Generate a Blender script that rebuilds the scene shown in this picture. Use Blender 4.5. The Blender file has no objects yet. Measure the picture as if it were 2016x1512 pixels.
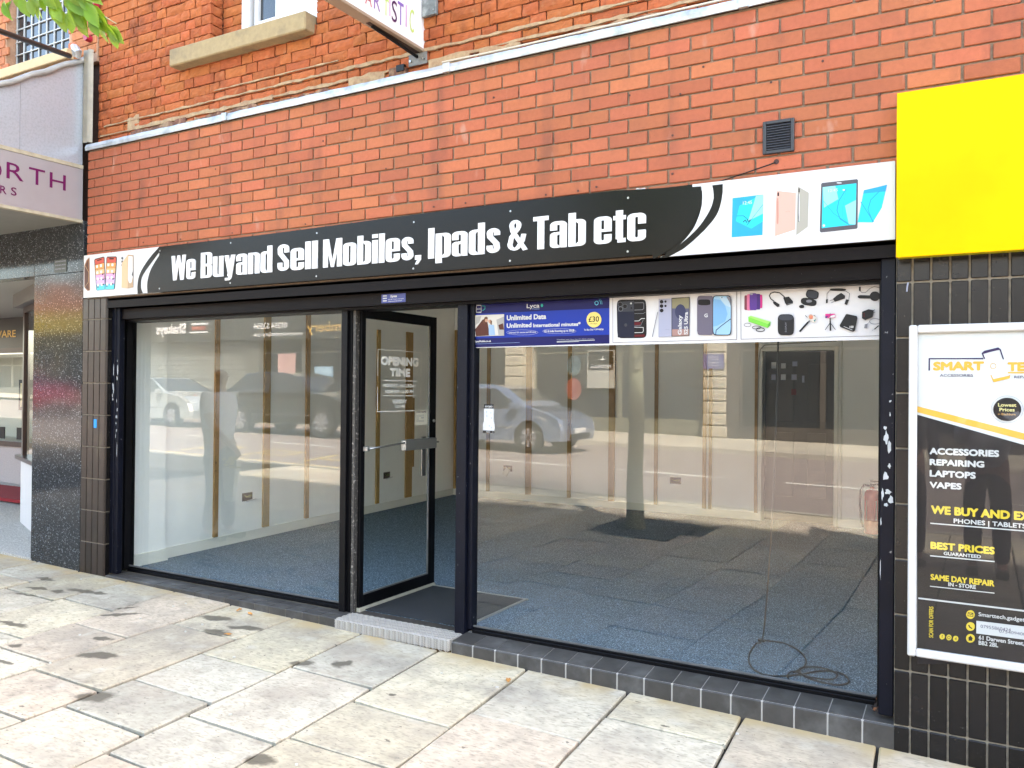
import bpy, bmesh, math, random
from mathutils import Vector, Matrix, Euler
R=math.radians
random.seed(7)
SC=bpy.context.scene
COL=SC.collection
# ------------------------------------------------------------------ camera
cd=bpy.data.cameras.new('camera'); cam=bpy.data.objects.new('camera',cd); COL.objects.link(cam)
cd.sensor_width=36; cd.lens=1629.17/2016*36; cd.clip_start=.02; cd.clip_end=600
yaw,pit,rol=-0.515408,0.007433,0.009417
cy,sy=math.cos(yaw),math.sin(yaw)
fw=Vector((sy*math.cos(pit),cy*math.cos(pit),math.sin(pit))); rt=Vector((cy,-sy,0)); up=rt.cross(fw)
r2=rt*math.cos(rol)+up*math.sin(rol); u2=-rt*math.sin(rol)+up*math.cos(rol)
CAM=Vector((6.2640,-4.1536,-1.0857))
cam.matrix_world=Matrix(((r2.x,u2.x,-fw.x,CAM.x),(r2.y,u2.y,-fw.y,CAM.y),(r2.z,u2.z,-fw.z,CAM.z),(0,0,0,1)))
SC.camera=cam
# ------------------------------------------------------------------ light
SUN_DIR=Vector((.62,.60,1.0)).normalized()      # towards the sun: behind the shop, high
w=bpy.data.worlds.new('World'); SC.world=w; w.use_nodes=True
nt=w.node_tree; bg=nt.nodes['Background']; sky=nt.nodes.new('ShaderNodeTexSky'); sky.sky_type='NISHITA'; sky.sun_disc=False
sky.sun_elevation=math.asin(SUN_DIR.z); sky.sun_rotation=math.atan2(SUN_DIR.x,SUN_DIR.y)
sky.dust_density=4.0; sky.air_density=1.0; sky.ozone_density=.6
wb=nt.nodes.new('ShaderNodeMix'); wb.data_type='RGBA'; wb.blend_type='MULTIPLY'; wb.inputs[0].default_value=1; wb.inputs[7].default_value=(1.06,1.0,.90,1)   # hazy, warmer sky
nt.links.new(sky.outputs[0],wb.inputs[6]); nt.links.new(wb.outputs[2],bg.inputs[0]); bg.inputs[1].default_value=.15
sl=bpy.data.lights.new('sun','SUN'); sl.energy=3.9; sl.angle=R(1.5); sl.color=(1,.95,.87)
so=bpy.data.objects.new('sun',sl); COL.objects.link(so); so.rotation_euler=(-SUN_DIR).to_track_quat('-Z','Y').to_euler()
vs=SC.view_settings; vs.view_transform='Standard'; vs.look='None'; vs.exposure=3.5; vs.gamma=1; vs.use_curve_mapping=False
SC.cycles.max_bounces=14; SC.cycles.diffuse_bounces=10; SC.cycles.glossy_bounces=5; SC.cycles.transparent_max_bounces=16; SC.cycles.transmission_bounces=6
SC.cycles.caustics_reflective=False; SC.cycles.use_denoising=True
# ------------------------------------------------------------------ materials
MT={}
INSIDE=('pale_grey_green_paint','cream_gloss_paint','raw_pine_batten','speckled_blue_carpet','charcoal_entrance_mat','matt_white_ceiling','white_window_vinyl','cream_paper')
KE=.84
def kc(n,c): return tuple(c) if (n in INSIDE or c is None) else tuple(v*KE for v in c)
def mat(name,col=(.5,.5,.5),rough=.6,metal=0,spec=.5,noise=0,nscale=20,bump=0,bscale=60,rnd=0,col2=None,c2scale=3,c2lo=.45,c2hi=.6,coat=0,emit=0,hue=0,detail=4):
    if name in MT: return MT[name]
    col=kc(name,col); col2=kc(name,col2) if col2 else None
    m=bpy.data.materials.new(name); m.use_nodes=True; t=m.node_tree; N=t.nodes; L=t.links; b=N['Principled BSDF']
    b.inputs['Base Color'].default_value=(*col,1); b.inputs['Roughness'].default_value=rough; b.inputs['Metallic'].default_value=metal
    b.inputs['Specular IOR Level'].default_value=spec; b.inputs['Coat Weight'].default_value=coat; b.inputs['Coat Roughness'].default_value=.05
    src=None
    geo=N.new('ShaderNodeNewGeometry')
    def tex(scale,det=detail,r=.6):
        x=N.new('ShaderNodeTexNoise'); x.inputs['Scale'].default_value=scale; x.inputs['Detail'].default_value=det; x.inputs['Roughness'].default_value=r; L.new(geo.outputs['Position'],x.inputs['Vector']); return x
    if noise or rnd or col2 or hue:
        rgb=N.new('ShaderNodeRGB'); rgb.outputs[0].default_value=(*col,1); src=rgb.outputs[0]
        if col2:
            x=tex(c2scale); r=N.new('ShaderNodeMapRange'); r.inputs[1].default_value=c2lo; r.inputs[2].default_value=c2hi; L.new(x.outputs[0],r.inputs[0])
            mx=N.new('ShaderNodeMix'); mx.data_type='RGBA'; L.new(r.outputs[0],mx.inputs[0]); L.new(src,mx.inputs[6]); mx.inputs[7].default_value=(*col2,1); src=mx.outputs[2]
        hsv=N.new('ShaderNodeHueSaturation'); L.new(src,hsv.inputs['Color']); src=hsv.outputs[0]
        val=None
        if noise:
            x=tex(nscale); r=N.new('ShaderNodeMapRange'); r.inputs[1].default_value=.25; r.inputs[2].default_value=.75; r.inputs[3].default_value=1-noise; r.inputs[4].default_value=1+noise; L.new(x.outputs[0],r.inputs[0]); val=r.outputs[0]
        if rnd or hue:
            oi=N.new('ShaderNodeObjectInfo')
            if rnd:
                r=N.new('ShaderNodeMapRange'); r.inputs[3].default_value=1-rnd; r.inputs[4].default_value=1+rnd; L.new(oi.outputs['Random'],r.inputs[0])
                if val:
                    mm=N.new('ShaderNodeMath'); mm.operation='MULTIPLY'; L.new(val,mm.inputs[0]); L.new(r.outputs[0],mm.inputs[1]); val=mm.outputs[0]
                else: val=r.outputs[0]
            if hue:
                a=N.new('ShaderNodeMath'); a.operation='MULTIPLY'; a.inputs[1].default_value=7.31; L.new(oi.outputs['Random'],a.inputs[0])
                f=N.new('ShaderNodeMath'); f.operation='FRACT'; L.new(a.outputs[0],f.inputs[0])
                r=N.new('ShaderNodeMapRange'); r.inputs[3].default_value=.5-hue; r.inputs[4].default_value=.5+hue; L.new(f.outputs[0],r.inputs[0]); L.new(r.outputs[0],hsv.inputs['Hue'])
        if val: L.new(val,hsv.inputs['Value'])
        L.new(src,b.inputs['Base Color'])
    if bump:
        x=tex(bscale,6,.65); bp=N.new('ShaderNodeBump'); bp.inputs['Strength'].default_value=bump; bp.inputs['Distance'].default_value=.004; L.new(x.outputs[0],bp.inputs['Height']); L.new(bp.outputs[0],b.inputs['Normal'])
    if emit: b.inputs['Emission Color'].default_value=(*col,1); b.inputs['Emission Strength'].default_value=emit
    MT[name]=m
    return m
def nodes(m): return m.node_tree.nodes,m.node_tree.links,m.node_tree.nodes['Principled BSDF']
def overlay(m,col,scale,lo,hi,stretch=(1,1,1),amount=1,detail=5,offset=(0,0,0)):
    """stains with a shape of their own, laid over a material's colour"""
    N,L,b=nodes(m); inp=b.inputs['Base Color']; col=kc(m.name,col)
    geo=N.new('ShaderNodeNewGeometry'); mp=N.new('ShaderNodeMapping'); mp.inputs['Scale'].default_value=stretch; mp.inputs['Location'].default_value=offset
    L.new(geo.outputs['Position'],mp.inputs[0]); x=N.new('ShaderNodeTexNoise'); x.inputs['Scale'].default_value=scale; x.inputs['Detail'].default_value=detail; L.new(mp.outputs[0],x.inputs[0])
    r=N.new('ShaderNodeMapRange'); r.inputs[1].default_value=lo; r.inputs[2].default_value=hi; r.inputs[4].default_value=amount; L.new(x.outputs[0],r.inputs[0])
    mx=N.new('ShaderNodeMix'); mx.data_type='RGBA'; L.new(r.outputs[0],mx.inputs[0]); mx.inputs[7].default_value=(*col,1)
    if inp.links: L.new(inp.links[0].from_socket,mx.inputs[6])
    else: mx.inputs[6].default_value=inp.default_value
    L.new(mx.outputs[2],inp); return m
# brick, stone
M_brick=mat('red_facing_brick',(.40,.125,.060),.8,noise=.11,nscale=45,bump=.45,bscale=150,rnd=.14,hue=.005,spec=.25)
overlay(M_brick,(.16,.065,.045),5.5,.54,.76,(1,1,.25),.7); overlay(M_brick,(.22,.09,.06),1.3,.52,.75,(1,1,1),.35,offset=(2,0,8)); overlay(M_brick,(.46,.27,.20),10,.64,.73,(1,1,.35),.6,offset=(4,0,2))
overlay(M_brick,(.06,.03,.02),90,.69,.74,(1,1,1),.85)
M_mortar=mat('sandy_mortar',(.22,.16,.11),.95,noise=.3,nscale=60,bump=.5,bscale=200)
M_obrick=mat('old_orange_brick',(.38,.115,.043),.9,noise=.16,nscale=28,bump=1.0,bscale=55,rnd=.13,hue=.006,spec=.15)
overlay(M_obrick,(.15,.055,.03),7,.55,.72,(1,1,.7),.6); overlay(M_obrick,(.46,.22,.11),16,.60,.72,(1,1,1),.4,offset=(2,5,1))
M_omortar=mat('dark_thin_mortar',(.09,.045,.03),.95,noise=.3,nscale=60)
M_patch=mat('smeared_cream_mortar',(.40,.29,.17),.95,noise=.25,nscale=30,bump=.8,bscale=70,col2=(.34,.22,.13),c2scale=14)
M_nbrick=mat('salmon_brick',(.46,.18,.085),.85,noise=.15,nscale=30,bump=.6,bscale=70,rnd=.12,hue=.006,spec=.2)
M_nmortar=mat('pale_mortar',(.46,.27,.17),.95,noise=.2,nscale=50)
M_slab=mat('york_stone',(.42,.35,.255),.85,noise=.20,nscale=13,bump=1.0,bscale=20,rnd=.12,hue=.004,spec=.3)
N_,L_,b_=nodes(M_slab)
for q in [n for n in N_ if n.bl_idname=='ShaderNodeHueSaturation']:
    oi=N_.new('ShaderNodeObjectInfo'); m1=N_.new('ShaderNodeMath'); m1.operation='MULTIPLY'; m1.inputs[1].default_value=13.7; m2=N_.new('ShaderNodeMath'); m2.operation='FRACT'; L_.new(oi.outputs['Random'],m1.inputs[0]); L_.new(m1.outputs[0],m2.inputs[0])
    cr=N_.new('ShaderNodeValToRGB'); cr.color_ramp.interpolation='CONSTANT'; e=cr.color_ramp.elements; e[0].position=0; e[0].color=(.52,.45,.325,1); e[1].position=.28; e[1].color=(.45,.41,.325,1)
    for p_,c_ in ((.48,(.50,.415,.31,1)),(.66,(.56,.50,.385,1)),(.84,(.47,.41,.29,1))): x_=e.new(p_); x_.color=c_
    L_.new(m2.outputs[0],cr.inputs[0]); L_.new(cr.outputs[0],q.inputs['Color'])
overlay(M_slab,(.33,.29,.235),3.2,.42,.72,(1,1,1),.75); overlay(M_slab,(.25,.22,.175),30,.50,.78,(1,2.2,1),.8,detail=9); overlay(M_slab,(.22,.19,.15),7,.58,.80,(1,1.4,1),.6,detail=9,offset=(1,5,0)); overlay(M_slab,(.50,.40,.30),2.2,.52,.74,(1,1,1),.35,offset=(3,1,0)); overlay(M_slab,(.62,.57,.47),6,.60,.75,(1,1,1),.6,offset=(9,1,0))
overlay(M_slab,(.10,.085,.065),38,.715,.735,(1,1.5,1),.8,detail=2,offset=(3,3,0)); overlay(M_slab,(.08,.07,.055),13,.72,.75,(1,1.3,1),.7,detail=3,offset=(0,9,0))
STAINS=[(.46,-.36,.16,.045,.1),(.33,-.47,.07,.04,0),(.62,-.33,.06,.035,0),(.12,-.5,.09,.035,.2),(.2,-.64,.11,.03,.1),(1.13,-.45,.08,.022,.9),(1.22,-.6,.15,.025,.8),(1.60,-.97,.06,.035,0),(1.85,-1.17,.13,.045,.3),(2.14,-.33,.13,.045,.3),(2.05,-.5,.11,.05,.1),(1.8,-.28,.13,.05,.2),(2.40,-1.55,.10,.07,.5),(1.3,-1.33,.055,.028,0),(1.52,-1.52,.08,.025,.2),(3.62,-.72,.026,.02,0),(.85,-1.10,.16,.04,.2),(3.60,-1.60,.07,.045,0),(-.1,-.3,.10,.04,0),(4.95,-.33,.025,.014,0),(2.9,-.62,.06,.05,.5),(3.1,-.5,.05,.06,0)]
geo=N_.new('ShaderNodeNewGeometry'); nz=N_.new('ShaderNodeTexNoise'); nz.inputs['Scale'].default_value=9; nz.inputs['Detail'].default_value=4; L_.new(geo.outputs['Position'],nz.inputs[0])
vs_=N_.new('ShaderNodeVectorMath'); vs_.operation='MULTIPLY_ADD'; L_.new(nz.outputs['Color'],vs_.inputs[0]); vs_.inputs[1].default_value=(.13,.13,0); L_.new(geo.outputs['Position'],vs_.inputs[2])
flat=N_.new('ShaderNodeVectorMath'); flat.operation='MULTIPLY_ADD'; L_.new(vs_.outputs[0],flat.inputs[0]); flat.inputs[1].default_value=(1,1,0); flat.inputs[2].default_value=(-.065,-.065,0)
acc=None
for (cx_,cy2,rx_,ry_,an_) in STAINS:
    mp=N_.new('ShaderNodeMapping'); mp.vector_type='TEXTURE'; mp.inputs['Location'].default_value=(cx_,cy2,0); mp.inputs['Rotation'].default_value=(0,0,an_); mp.inputs['Scale'].default_value=(rx_,ry_,1); L_.new(flat.outputs[0],mp.inputs[0])
    ln=N_.new('ShaderNodeVectorMath'); ln.operation='LENGTH'; L_.new(mp.outputs[0],ln.inputs[0])
    if acc is None: acc=ln.outputs['Value']
    else: mn=N_.new('ShaderNodeMath'); mn.operation='MINIMUM'; L_.new(acc,mn.inputs[0]); L_.new(ln.outputs['Value'],mn.inputs[1]); acc=mn.outputs[0]
mr=N_.new('ShaderNodeMapRange'); mr.inputs[1].default_value=1.15; mr.inputs[2].default_value=.72; mr.inputs[4].default_value=.85; L_.new(acc,mr.inputs[0])
mx=N_.new('ShaderNodeMix'); mx.data_type='RGBA'; L_.new(mr.outputs[0],mx.inputs[0]); L_.new(b_.inputs['Base Color'].links[0].from_socket,mx.inputs[6]); mx.inputs[7].default_value=(.085,.072,.052,1)
# blown sand gathered along the foot of the shopfront
sx_=N_.new('ShaderNodeSeparateXYZ'); L_.new(geo.outputs['Position'],sx_.inputs[0]); my=N_.new('ShaderNodeMapRange'); my.inputs[1].default_value=-.26; my.inputs[2].default_value=-.02; L_.new(sx_.outputs['Y'],my.inputs[0])
nz2=N_.new('ShaderNodeTexNoise'); nz2.inputs['Scale'].default_value=4; L_.new(geo.outputs['Position'],nz2.inputs[0]); mz=N_.new('ShaderNodeMapRange'); mz.inputs[1].default_value=.35; mz.inputs[2].default_value=.6; L_.new(nz2.outputs[0],mz.inputs[0])
mm_=N_.new('ShaderNodeMath'); mm_.operation='MULTIPLY'; L_.new(my.outputs[0],mm_.inputs[0]); L_.new(mz.outputs[0],mm_.inputs[1])
mx2=N_.new('ShaderNodeMix'); mx2.data_type='RGBA'; L_.new(mm_.outputs[0],mx2.inputs[0]); L_.new(mx.outputs[2],mx2.inputs[6]); mx2.inputs[7].default_value=(.42,.32,.17,1); L_.new(mx2.outputs[2],b_.inputs['Base Color'])
M_joint=mat('joint_dirt',(.05,.042,.03),.95,noise=.4,nscale=50)
M_stain=mat('damp_stain',(.085,.07,.05),.55,noise=.25,nscale=40)
M_sill=mat('sandstone_sill',(.33,.25,.13),.9,noise=.12,nscale=25,bump=.4,bscale=60,col2=(.22,.17,.10),c2scale=6,c2lo=.5,c2hi=.75)
M_lead=mat('weathered_lead',(.52,.54,.56),.42,metal=.55,noise=.12,nscale=14,bump=.3,bscale=18,col2=(.33,.36,.38),c2scale=6,c2lo=.52,c2hi=.66)
M_leadd=mat('dull_lead',(.34,.34,.32),.6,metal=.3,noise=.2,nscale=12,bump=.5,bscale=20)
M_galv=mat('galvanised_panel',(.52,.58,.66),.3,metal=.45,noise=.05,nscale=3,col2=(.44,.50,.57),c2scale=60,c2lo=.45,c2hi=.65)
M_tile=mat('black_glazed_tile',(.009,.008,.008),.25,spec=.35,noise=.3,nscale=25,rnd=.25,bump=.08,bscale=30)
M_tileb=mat('brown_black_tile',(.030,.021,.017),.3,spec=.35,noise=.25,nscale=20,rnd=.3,bump=.08,bscale=30)
overlay(M_tileb,(.10,.085,.055),6,.6,.75,(1,1,.5),.5); overlay(M_tile,(.2,.18,.15),110,.70,.74,(1,1,1),.7)
M_grout=mat('dirty_grout',(.27,.235,.18),.95,noise=.35,nscale=35)
M_stile=mat('slate_sill_tile',(.062,.057,.052),.45,spec=.4,noise=.25,nscale=12,bump=.15,bscale=30,rnd=.12,col2=(.125,.12,.113),c2scale=5,c2lo=.5,c2hi=.75)
M_groutl=mat('pale_grout',(.45,.42,.38),.9)
M_navy=mat('navy_black_paint',(.004,.005,.011),.4,spec=.15,noise=.3,nscale=8,bump=.1,bscale=20)
overlay(M_navy,(.3,.3,.3),70,.71,.75,(1,1,.6),.8)
M_alu=mat('black_aluminium',(.003,.003,.004),.4,spec=.15,noise=.2,nscale=12)
M_rail=mat('brown_black_steel',(.005,.003,.003),.5,spec=.12,noise=.2,nscale=10)
overlay(M_rail,(.45,.4,.35),150,.74,.77,(1,1,1),.8)
M_flake=mat('bare_grey_flake',(.50,.52,.53),.6,noise=.1)
M_silver=mat('silver_aluminium',(.62,.60,.56),.32,metal=.6,noise=.08,nscale=12)
M_steel=mat('brushed_steel',(.42,.42,.41),.35,metal=.85)
M_chq=mat('chequer_plate_metal',(.40,.37,.33),.45,metal=.1,noise=.10,nscale=18)
M_carpet=mat('speckled_blue_carpet',(.078,.108,.135),.95,noise=.5,nscale=130,bump=.3,bscale=200,spec=.1,col2=(.33,.43,.52),c2scale=150,c2lo=.52,c2hi=.64,detail=2)
M_matt=mat('charcoal_entrance_mat',(.022,.024,.027),.95,noise=.5,nscale=300,bump=.6,bscale=300)
M_paint=mat('pale_grey_green_paint',(.90,.90,.86),.6,noise=.03,nscale=3,bump=.05,bscale=30)
M_skirt=mat('cream_gloss_paint',(.75,.74,.66),.35)
M_wood=mat('raw_pine_batten',(.40,.245,.09),.75,noise=.16,nscale=9,bump=.2,bscale=60,rnd=.18,hue=.008)
overlay(M_wood,(.10,.05,.02),28,.66,.74,(1,1,.6),.8)
M_white=mat('white_upvc',(.70,.70,.70),.3)
M_black=mat('satin_black',(.005,.005,.005),.45,spec=.25)
M_dkdoor=mat('black_door_paint',(.014,.013,.012),.35,noise=.3,nscale=6)
M_yellow=mat('sunny_yellow_acrylic',(.84,.50,.0),.35,spec=.05,noise=.03,nscale=3,col2=(.80,.46,.0),c2scale=1.2)
overlay(M_yellow,(.45,.36,.05),60,.73,.77,(1,1,1),.7)
M_case=mat('white_enamel_frame',(.64,.62,.60),.3,noise=.05,nscale=8)
M_pinkal=mat('lilac_aluminium',(.42,.41,.435),.30,metal=.35,noise=.05,nscale=5)
M_leaf=mat('fresh_green_leaf',(.14,.27,.02),.4,noise=.25,nscale=30,rnd=.25,hue=.02)
N_,L_,b_=nodes(M_leaf)
tr=N_.new('ShaderNodeBsdfTranslucent'); tr.inputs[0].default_value=(.34,.50,.03,1); mxs=N_.new('ShaderNodeMixShader'); mxs.inputs[0].default_value=.45
L_.new(b_.outputs[0],mxs.inputs[1]); L_.new(tr.outputs[0],mxs.inputs[2]); L_.new(mxs.outputs[0],N_['Material Output'].inputs[0])
M_bark=mat('grey_green_bark',(.33,.33,.21),.9,noise=.2,nscale=14,bump=.8,bscale=25,col2=(.22,.21,.14),c2scale=4)
M_granite=mat('polished_grey_granite',(.05,.053,.056),.09,noise=.3,nscale=60,spec=.30)
N_,L_,b_=nodes(M_granite)
geo=N_.new('ShaderNodeNewGeometry'); v=N_.new('ShaderNodeTexVoronoi'); v.inputs['Scale'].default_value=150; L_.new(geo.outputs['Position'],v.inputs['Vector'])
rr=N_.new('ShaderNodeValToRGB'); e=rr.color_ramp.elements; e[0].position=0; e[0].color=(.02,.022,.024,1); e[1].position=1; e[1].color=(.22,.24,.26,1); x=e.new(.7); x.color=(.022,.025,.028,1); x=e.new(.92); x.color=(.055,.06,.066,1)
sep=N_.new('ShaderNodeSeparateColor'); L_.new(v.outputs['Color'],sep.inputs[0]); L_.new(sep.outputs[0],rr.inputs[0]); L_.new(rr.outputs[0],b_.inputs['Base Color'])
M_terr=mat('pebble_terrazzo',(.36,.34,.30),.6,bump=.3,bscale=60,col2=(.62,.60,.55),c2scale=70,c2lo=.45,c2hi=.58)
M_red=mat('dark_red_mat',(.28,.012,.018),.95,noise=.2,nscale=80)
M_brownf=mat('brown_window_frame',(.055,.025,.018),.3)
M_road=mat('pinkish_asphalt',(.27,.225,.20),.9,noise=.2,nscale=30,bump=.4,bscale=200)
M_kerb=mat('concrete_kerb',(.42,.39,.33),.85,noise=.15,nscale=20)
M_line=mat('white_road_paint',(.75,.73,.66),.7); M_yline=mat('yellow_road_paint',(.72,.55,.22),.7)
def glass(name,ior=1.62,tint=(.985,.995,.99),rough=0.0):
    m=bpy.data.materials.new(name); m.use_nodes=True; N=m.node_tree.nodes; L=m.node_tree.links; N.remove(N['Principled BSDF'])
    t=N.new('ShaderNodeBsdfTransparent'); t.inputs[0].default_value=(*tint,1); g=N.new('ShaderNodeBsdfGlossy'); g.inputs['Roughness'].default_value=rough; f=N.new('ShaderNodeFresnel'); f.inputs[0].default_value=ior
    ge=N.new('ShaderNodeNewGeometry'); i=N.new('ShaderNodeMath'); i.operation='SUBTRACT'; i.inputs[0].default_value=1; L.new(ge.outputs['Backfacing'],i.inputs[1])
    mu=N.new('ShaderNodeMath'); mu.operation='MULTIPLY'; L.new(f.outputs[0],mu.inputs[0]); L.new(i.outputs[0],mu.inputs[1])
    mx=N.new('ShaderNodeMixShader'); L.new(mu.outputs[0],mx.inputs[0]); L.new(t.outputs[0],mx.inputs[1]); L.new(g.outputs[0],mx.inputs[2]); L.new(mx.outputs[0],N['Material Output'].inputs[0]); MT[name]=m; return m
M_glass=glass('clear_shop_glass',1.84); M_dglass=glass('clear_door_glass',1.3); M_acry=glass('poster_case_acrylic',1.42)
M_pane=mat('dark_window_pane',(.02,.025,.03),.05,spec=.8)
# ------------------------------------------------------------------ mesh helpers
class MB:
    def __init__(s): s.v=[];s.f=[]
    def add(s,v,f): k=len(s.v); s.v+=[tuple(p) for p in v]; s.f+=[tuple(i+k for i in q) for q in f]; return s
    def box(s,x0,y0,z0,x1,y1,z1,bev=0):
        if bev:
            b=bev; v=[];f=[]
            X=(x0,x1);Yy=(y0,y1);Z=(z0,z1)
            # bevelled box: 24 verts
            idx={}
            for i in (0,1):
                for j in (0,1):
                    for k in (0,1):
                        sx=b if i==0 else -b; sy_=b if j==0 else -b; sz=b if k==0 else -b
                        for a in range(3):
                            p=[X[i]+sx,Yy[j]+sy_,Z[k]+sz]; p[a]=(X[i],Yy[j],Z[k])[a]; idx[(i,j,k,a)]=len(v); v.append(tuple(p))
            for a in range(3):
                for side in (0,1):
                    o=[q for q in range(3) if q!=a]; c=[]
                    for (m_,n_) in ((0,0),(1,0),(1,1),(0,1)):
                        t=[0,0,0]; t[a]=side; t[o[0]]=m_; t[o[1]]=n_; c.append(idx[(*t,a)])
                    if (side==1)!=(a==1): pass
                    else: c=c[::-1]
                    f.append(c)
            for a in range(3):   # edges parallel to axis a
                o=[q for q in range(3) if q!=a]
                for m_ in (0,1):
                    for n_ in (0,1):
                        t0=[0,0,0]; t1=[0,0,0]; t0[a]=0; t1[a]=1
                        for t in (t0,t1): t[o[0]]=m_; t[o[1]]=n_
                        f.append([idx[(*t0,o[0])],idx[(*t1,o[0])],idx[(*t1,o[1])],idx[(*t0,o[1])]])
            for i in (0,1):
                for j in (0,1):
                    for k in (0,1): f.append([idx[(i,j,k,0)],idx[(i,j,k,1)],idx[(i,j,k,2)]])
            return s.add(v,f)
        return s.add([(x0,y0,z0),(x1,y0,z0),(x1,y1,z0),(x0,y1,z0),(x0,y0,z1),(x1,y0,z1),(x1,y1,z1),(x0,y1,z1)],[(0,3,2,1),(4,5,6,7),(0,1,5,4),(1,2,6,5),(2,3,7,6),(3,0,4,7)])
    def tube(s,pts,r,n=8,cap=True):
        pts=[Vector(p) for p in pts]; rs=r if isinstance(r,(list,tuple)) else [r]*len(pts); base=len(s.v); prev=None
        for i,p in enumerate(pts):
            d=(pts[min(i+1,len(pts)-1)]-pts[max(i-1,0)]).normalized()
            if prev is None: a=d.orthogonal().normalized()
            else: a=(prev-d*prev.dot(d)).normalized()
            prev=a; b=d.cross(a)
            for k in range(n):
                t=2*math.pi*k/n; s.v.append(tuple(p+(a*math.cos(t)+b*math.sin(t))*rs[i]))
        for i in range(len(pts)-1):
            for k in range(n): s.f.append((base+i*n+k,base+i*n+(k+1)%n,base+(i+1)*n+(k+1)%n,base+(i+1)*n+k))
        if cap: s.f.append(tuple(base+k for k in range(n))[::-1]); e=base+(len(pts)-1)*n; s.f.append(tuple(e+k for k in range(n)))
        return s
    def prism(s,pts,fn,d0,d1):
        """pts 2-D outline; fn(u,v,d)->xyz"""
        n=len(pts); k=len(s.v)
        s.v+=[tuple(fn(u,v,d0)) for u,v in pts]+[tuple(fn(u,v,d1)) for u,v in pts]
        s.f.append(tuple(range(k,k+n))); s.f.append(tuple(range(k+2*n-1,k+n-1,-1)))
        for i in range(n): j=(i+1)%n; s.f.append((k+i,k+n+i,k+n+j,k+j))
        return s
    def build(s,name,m,parent=None,smooth=False,loc=None,kind=None,label=None):
        me=bpy.data.meshes.new(name); me.from_pydata(s.v,[],s.f); me.update()
        bm=bmesh.new(); bm.from_mesh(me); bmesh.ops.recalc_face_normals(bm,faces=bm.faces); bm.to_mesh(me); bm.free()
        if m is not None: me.materials.append(m)
        if smooth:
            for p in me.polygons: p.use_smooth=True
        o=bpy.data.objects.new(name,me); COL.objects.link(o)
        if parent is not None: o.parent=parent; 
        if loc: o.location=loc
        if kind: o['kind']=kind
        if label: o['label']=label
        return o
def tag(o,label=None,cat=None,group=None,kind=None):
    if label: o['label']=label
    if cat: o['category']=cat
    if group: o['group']=group
    if kind: o['kind']=kind
    return o
def empty(name,label=None,cat=None,group=None,kind=None,loc=(0,0,0),rz=0):
    o=bpy.data.objects.new(name,None); COL.objects.link(o); o.location=loc; o.rotation_euler=(0,0,rz); o.empty_display_size=.1
    return tag(o,label,cat,group,kind)
def B(name,m,dims,parent=None,bev=0,**k): return MB().box(*dims,bev=bev).build(name,m,parent,**k)
def place(name,mesh,parent,loc,scale=(1,1,1),rot=(0,0,0)):
    o=bpy.data.objects.new(name,mesh); COL.objects.link(o); o.parent=parent; o.location=loc; o.scale=scale; o.rotation_euler=rot; return o
XZ=lambda y:(lambda u,v,d:(u,y+d,v))            # facade plane; smaller d = nearer the street
YZ=lambda x:(lambda u,v,d:(x-d,u,v))            # plane facing +x
def GZ(x,y=0): return -2.6-.0185*x              # pavement level
# ------------------------------------------------------------------ text and flat print
_cap=[None]
def glyphmesh(body):
    c=bpy.data.curves.new('lettering','FONT'); c.body=body; c.resolution_u=3
    o=bpy.data.objects.new('lettering',c); COL.objects.link(o); me=bpy.data.meshes.new_from_object(o); COL.objects.unlink(o); bpy.data.objects.remove(o); bpy.data.curves.remove(c)
    v=[tuple(p.co) for p in me.vertices]; f=[tuple(p.vertices) for p in me.polygons]; bpy.data.meshes.remove(me); return v,f
def capheight():
    if _cap[0] is None: v,_=glyphmesh('H'); _cap[0]=max(p[1] for p in v)
    return _cap[0]
def text(mb,fn,body,x0,x1,z,cap,bold=0,d0=0,tilt=0):
    """flat lettering from x0 to x1 (first print coordinate), baseline z; bold strikes the outline several times"""
    v,f=glyphmesh(body)
    if not v: return
    s=cap/capheight(); xa=min(p[0] for p in v); xb=max(p[0] for p in v); sx=(x1-x0)/max(1e-6,xb-xa)
    r=bold*cap*.045; sx=((x1-x0)-2*r)/max(1e-6,xb-xa)
    offs=[(0,0)] if not bold else [(0,0)]+[(math.cos(a*math.pi/4)*r,math.sin(a*math.pi/4)*r) for a in range(8)]
    for i,(ox,oz) in enumerate(offs):
        P_=[fn(x0+r+(p[0]-xa)*sx+ox, z+p[1]*s*(1-2*r/cap)+r+oz, d0-.00003*i) for p in v]; mb.add(P_,f)
def vtext(mb,fn,body,z0,z1,x,cap,bold=0,d0=0):
    """lettering turned a quarter to read upwards"""
    v,f=glyphmesh(body); s=cap/capheight(); xa=min(p[0] for p in v); xb=max(p[0] for p in v); r=bold*cap*.045; sx=((z1-z0)-2*r)/(xb-xa)
    offs=[(0,0)] if not bold else [(0,0)]+[(math.cos(a*math.pi/4)*r,math.sin(a*math.pi/4)*r) for a in range(8)]
    for i,(ox,oz) in enumerate(offs): mb.add([fn(x-p[1]*s+ox, z0+r+(p[0]-xa)*sx+oz, d0-.00003*i) for p in v],f)
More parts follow.
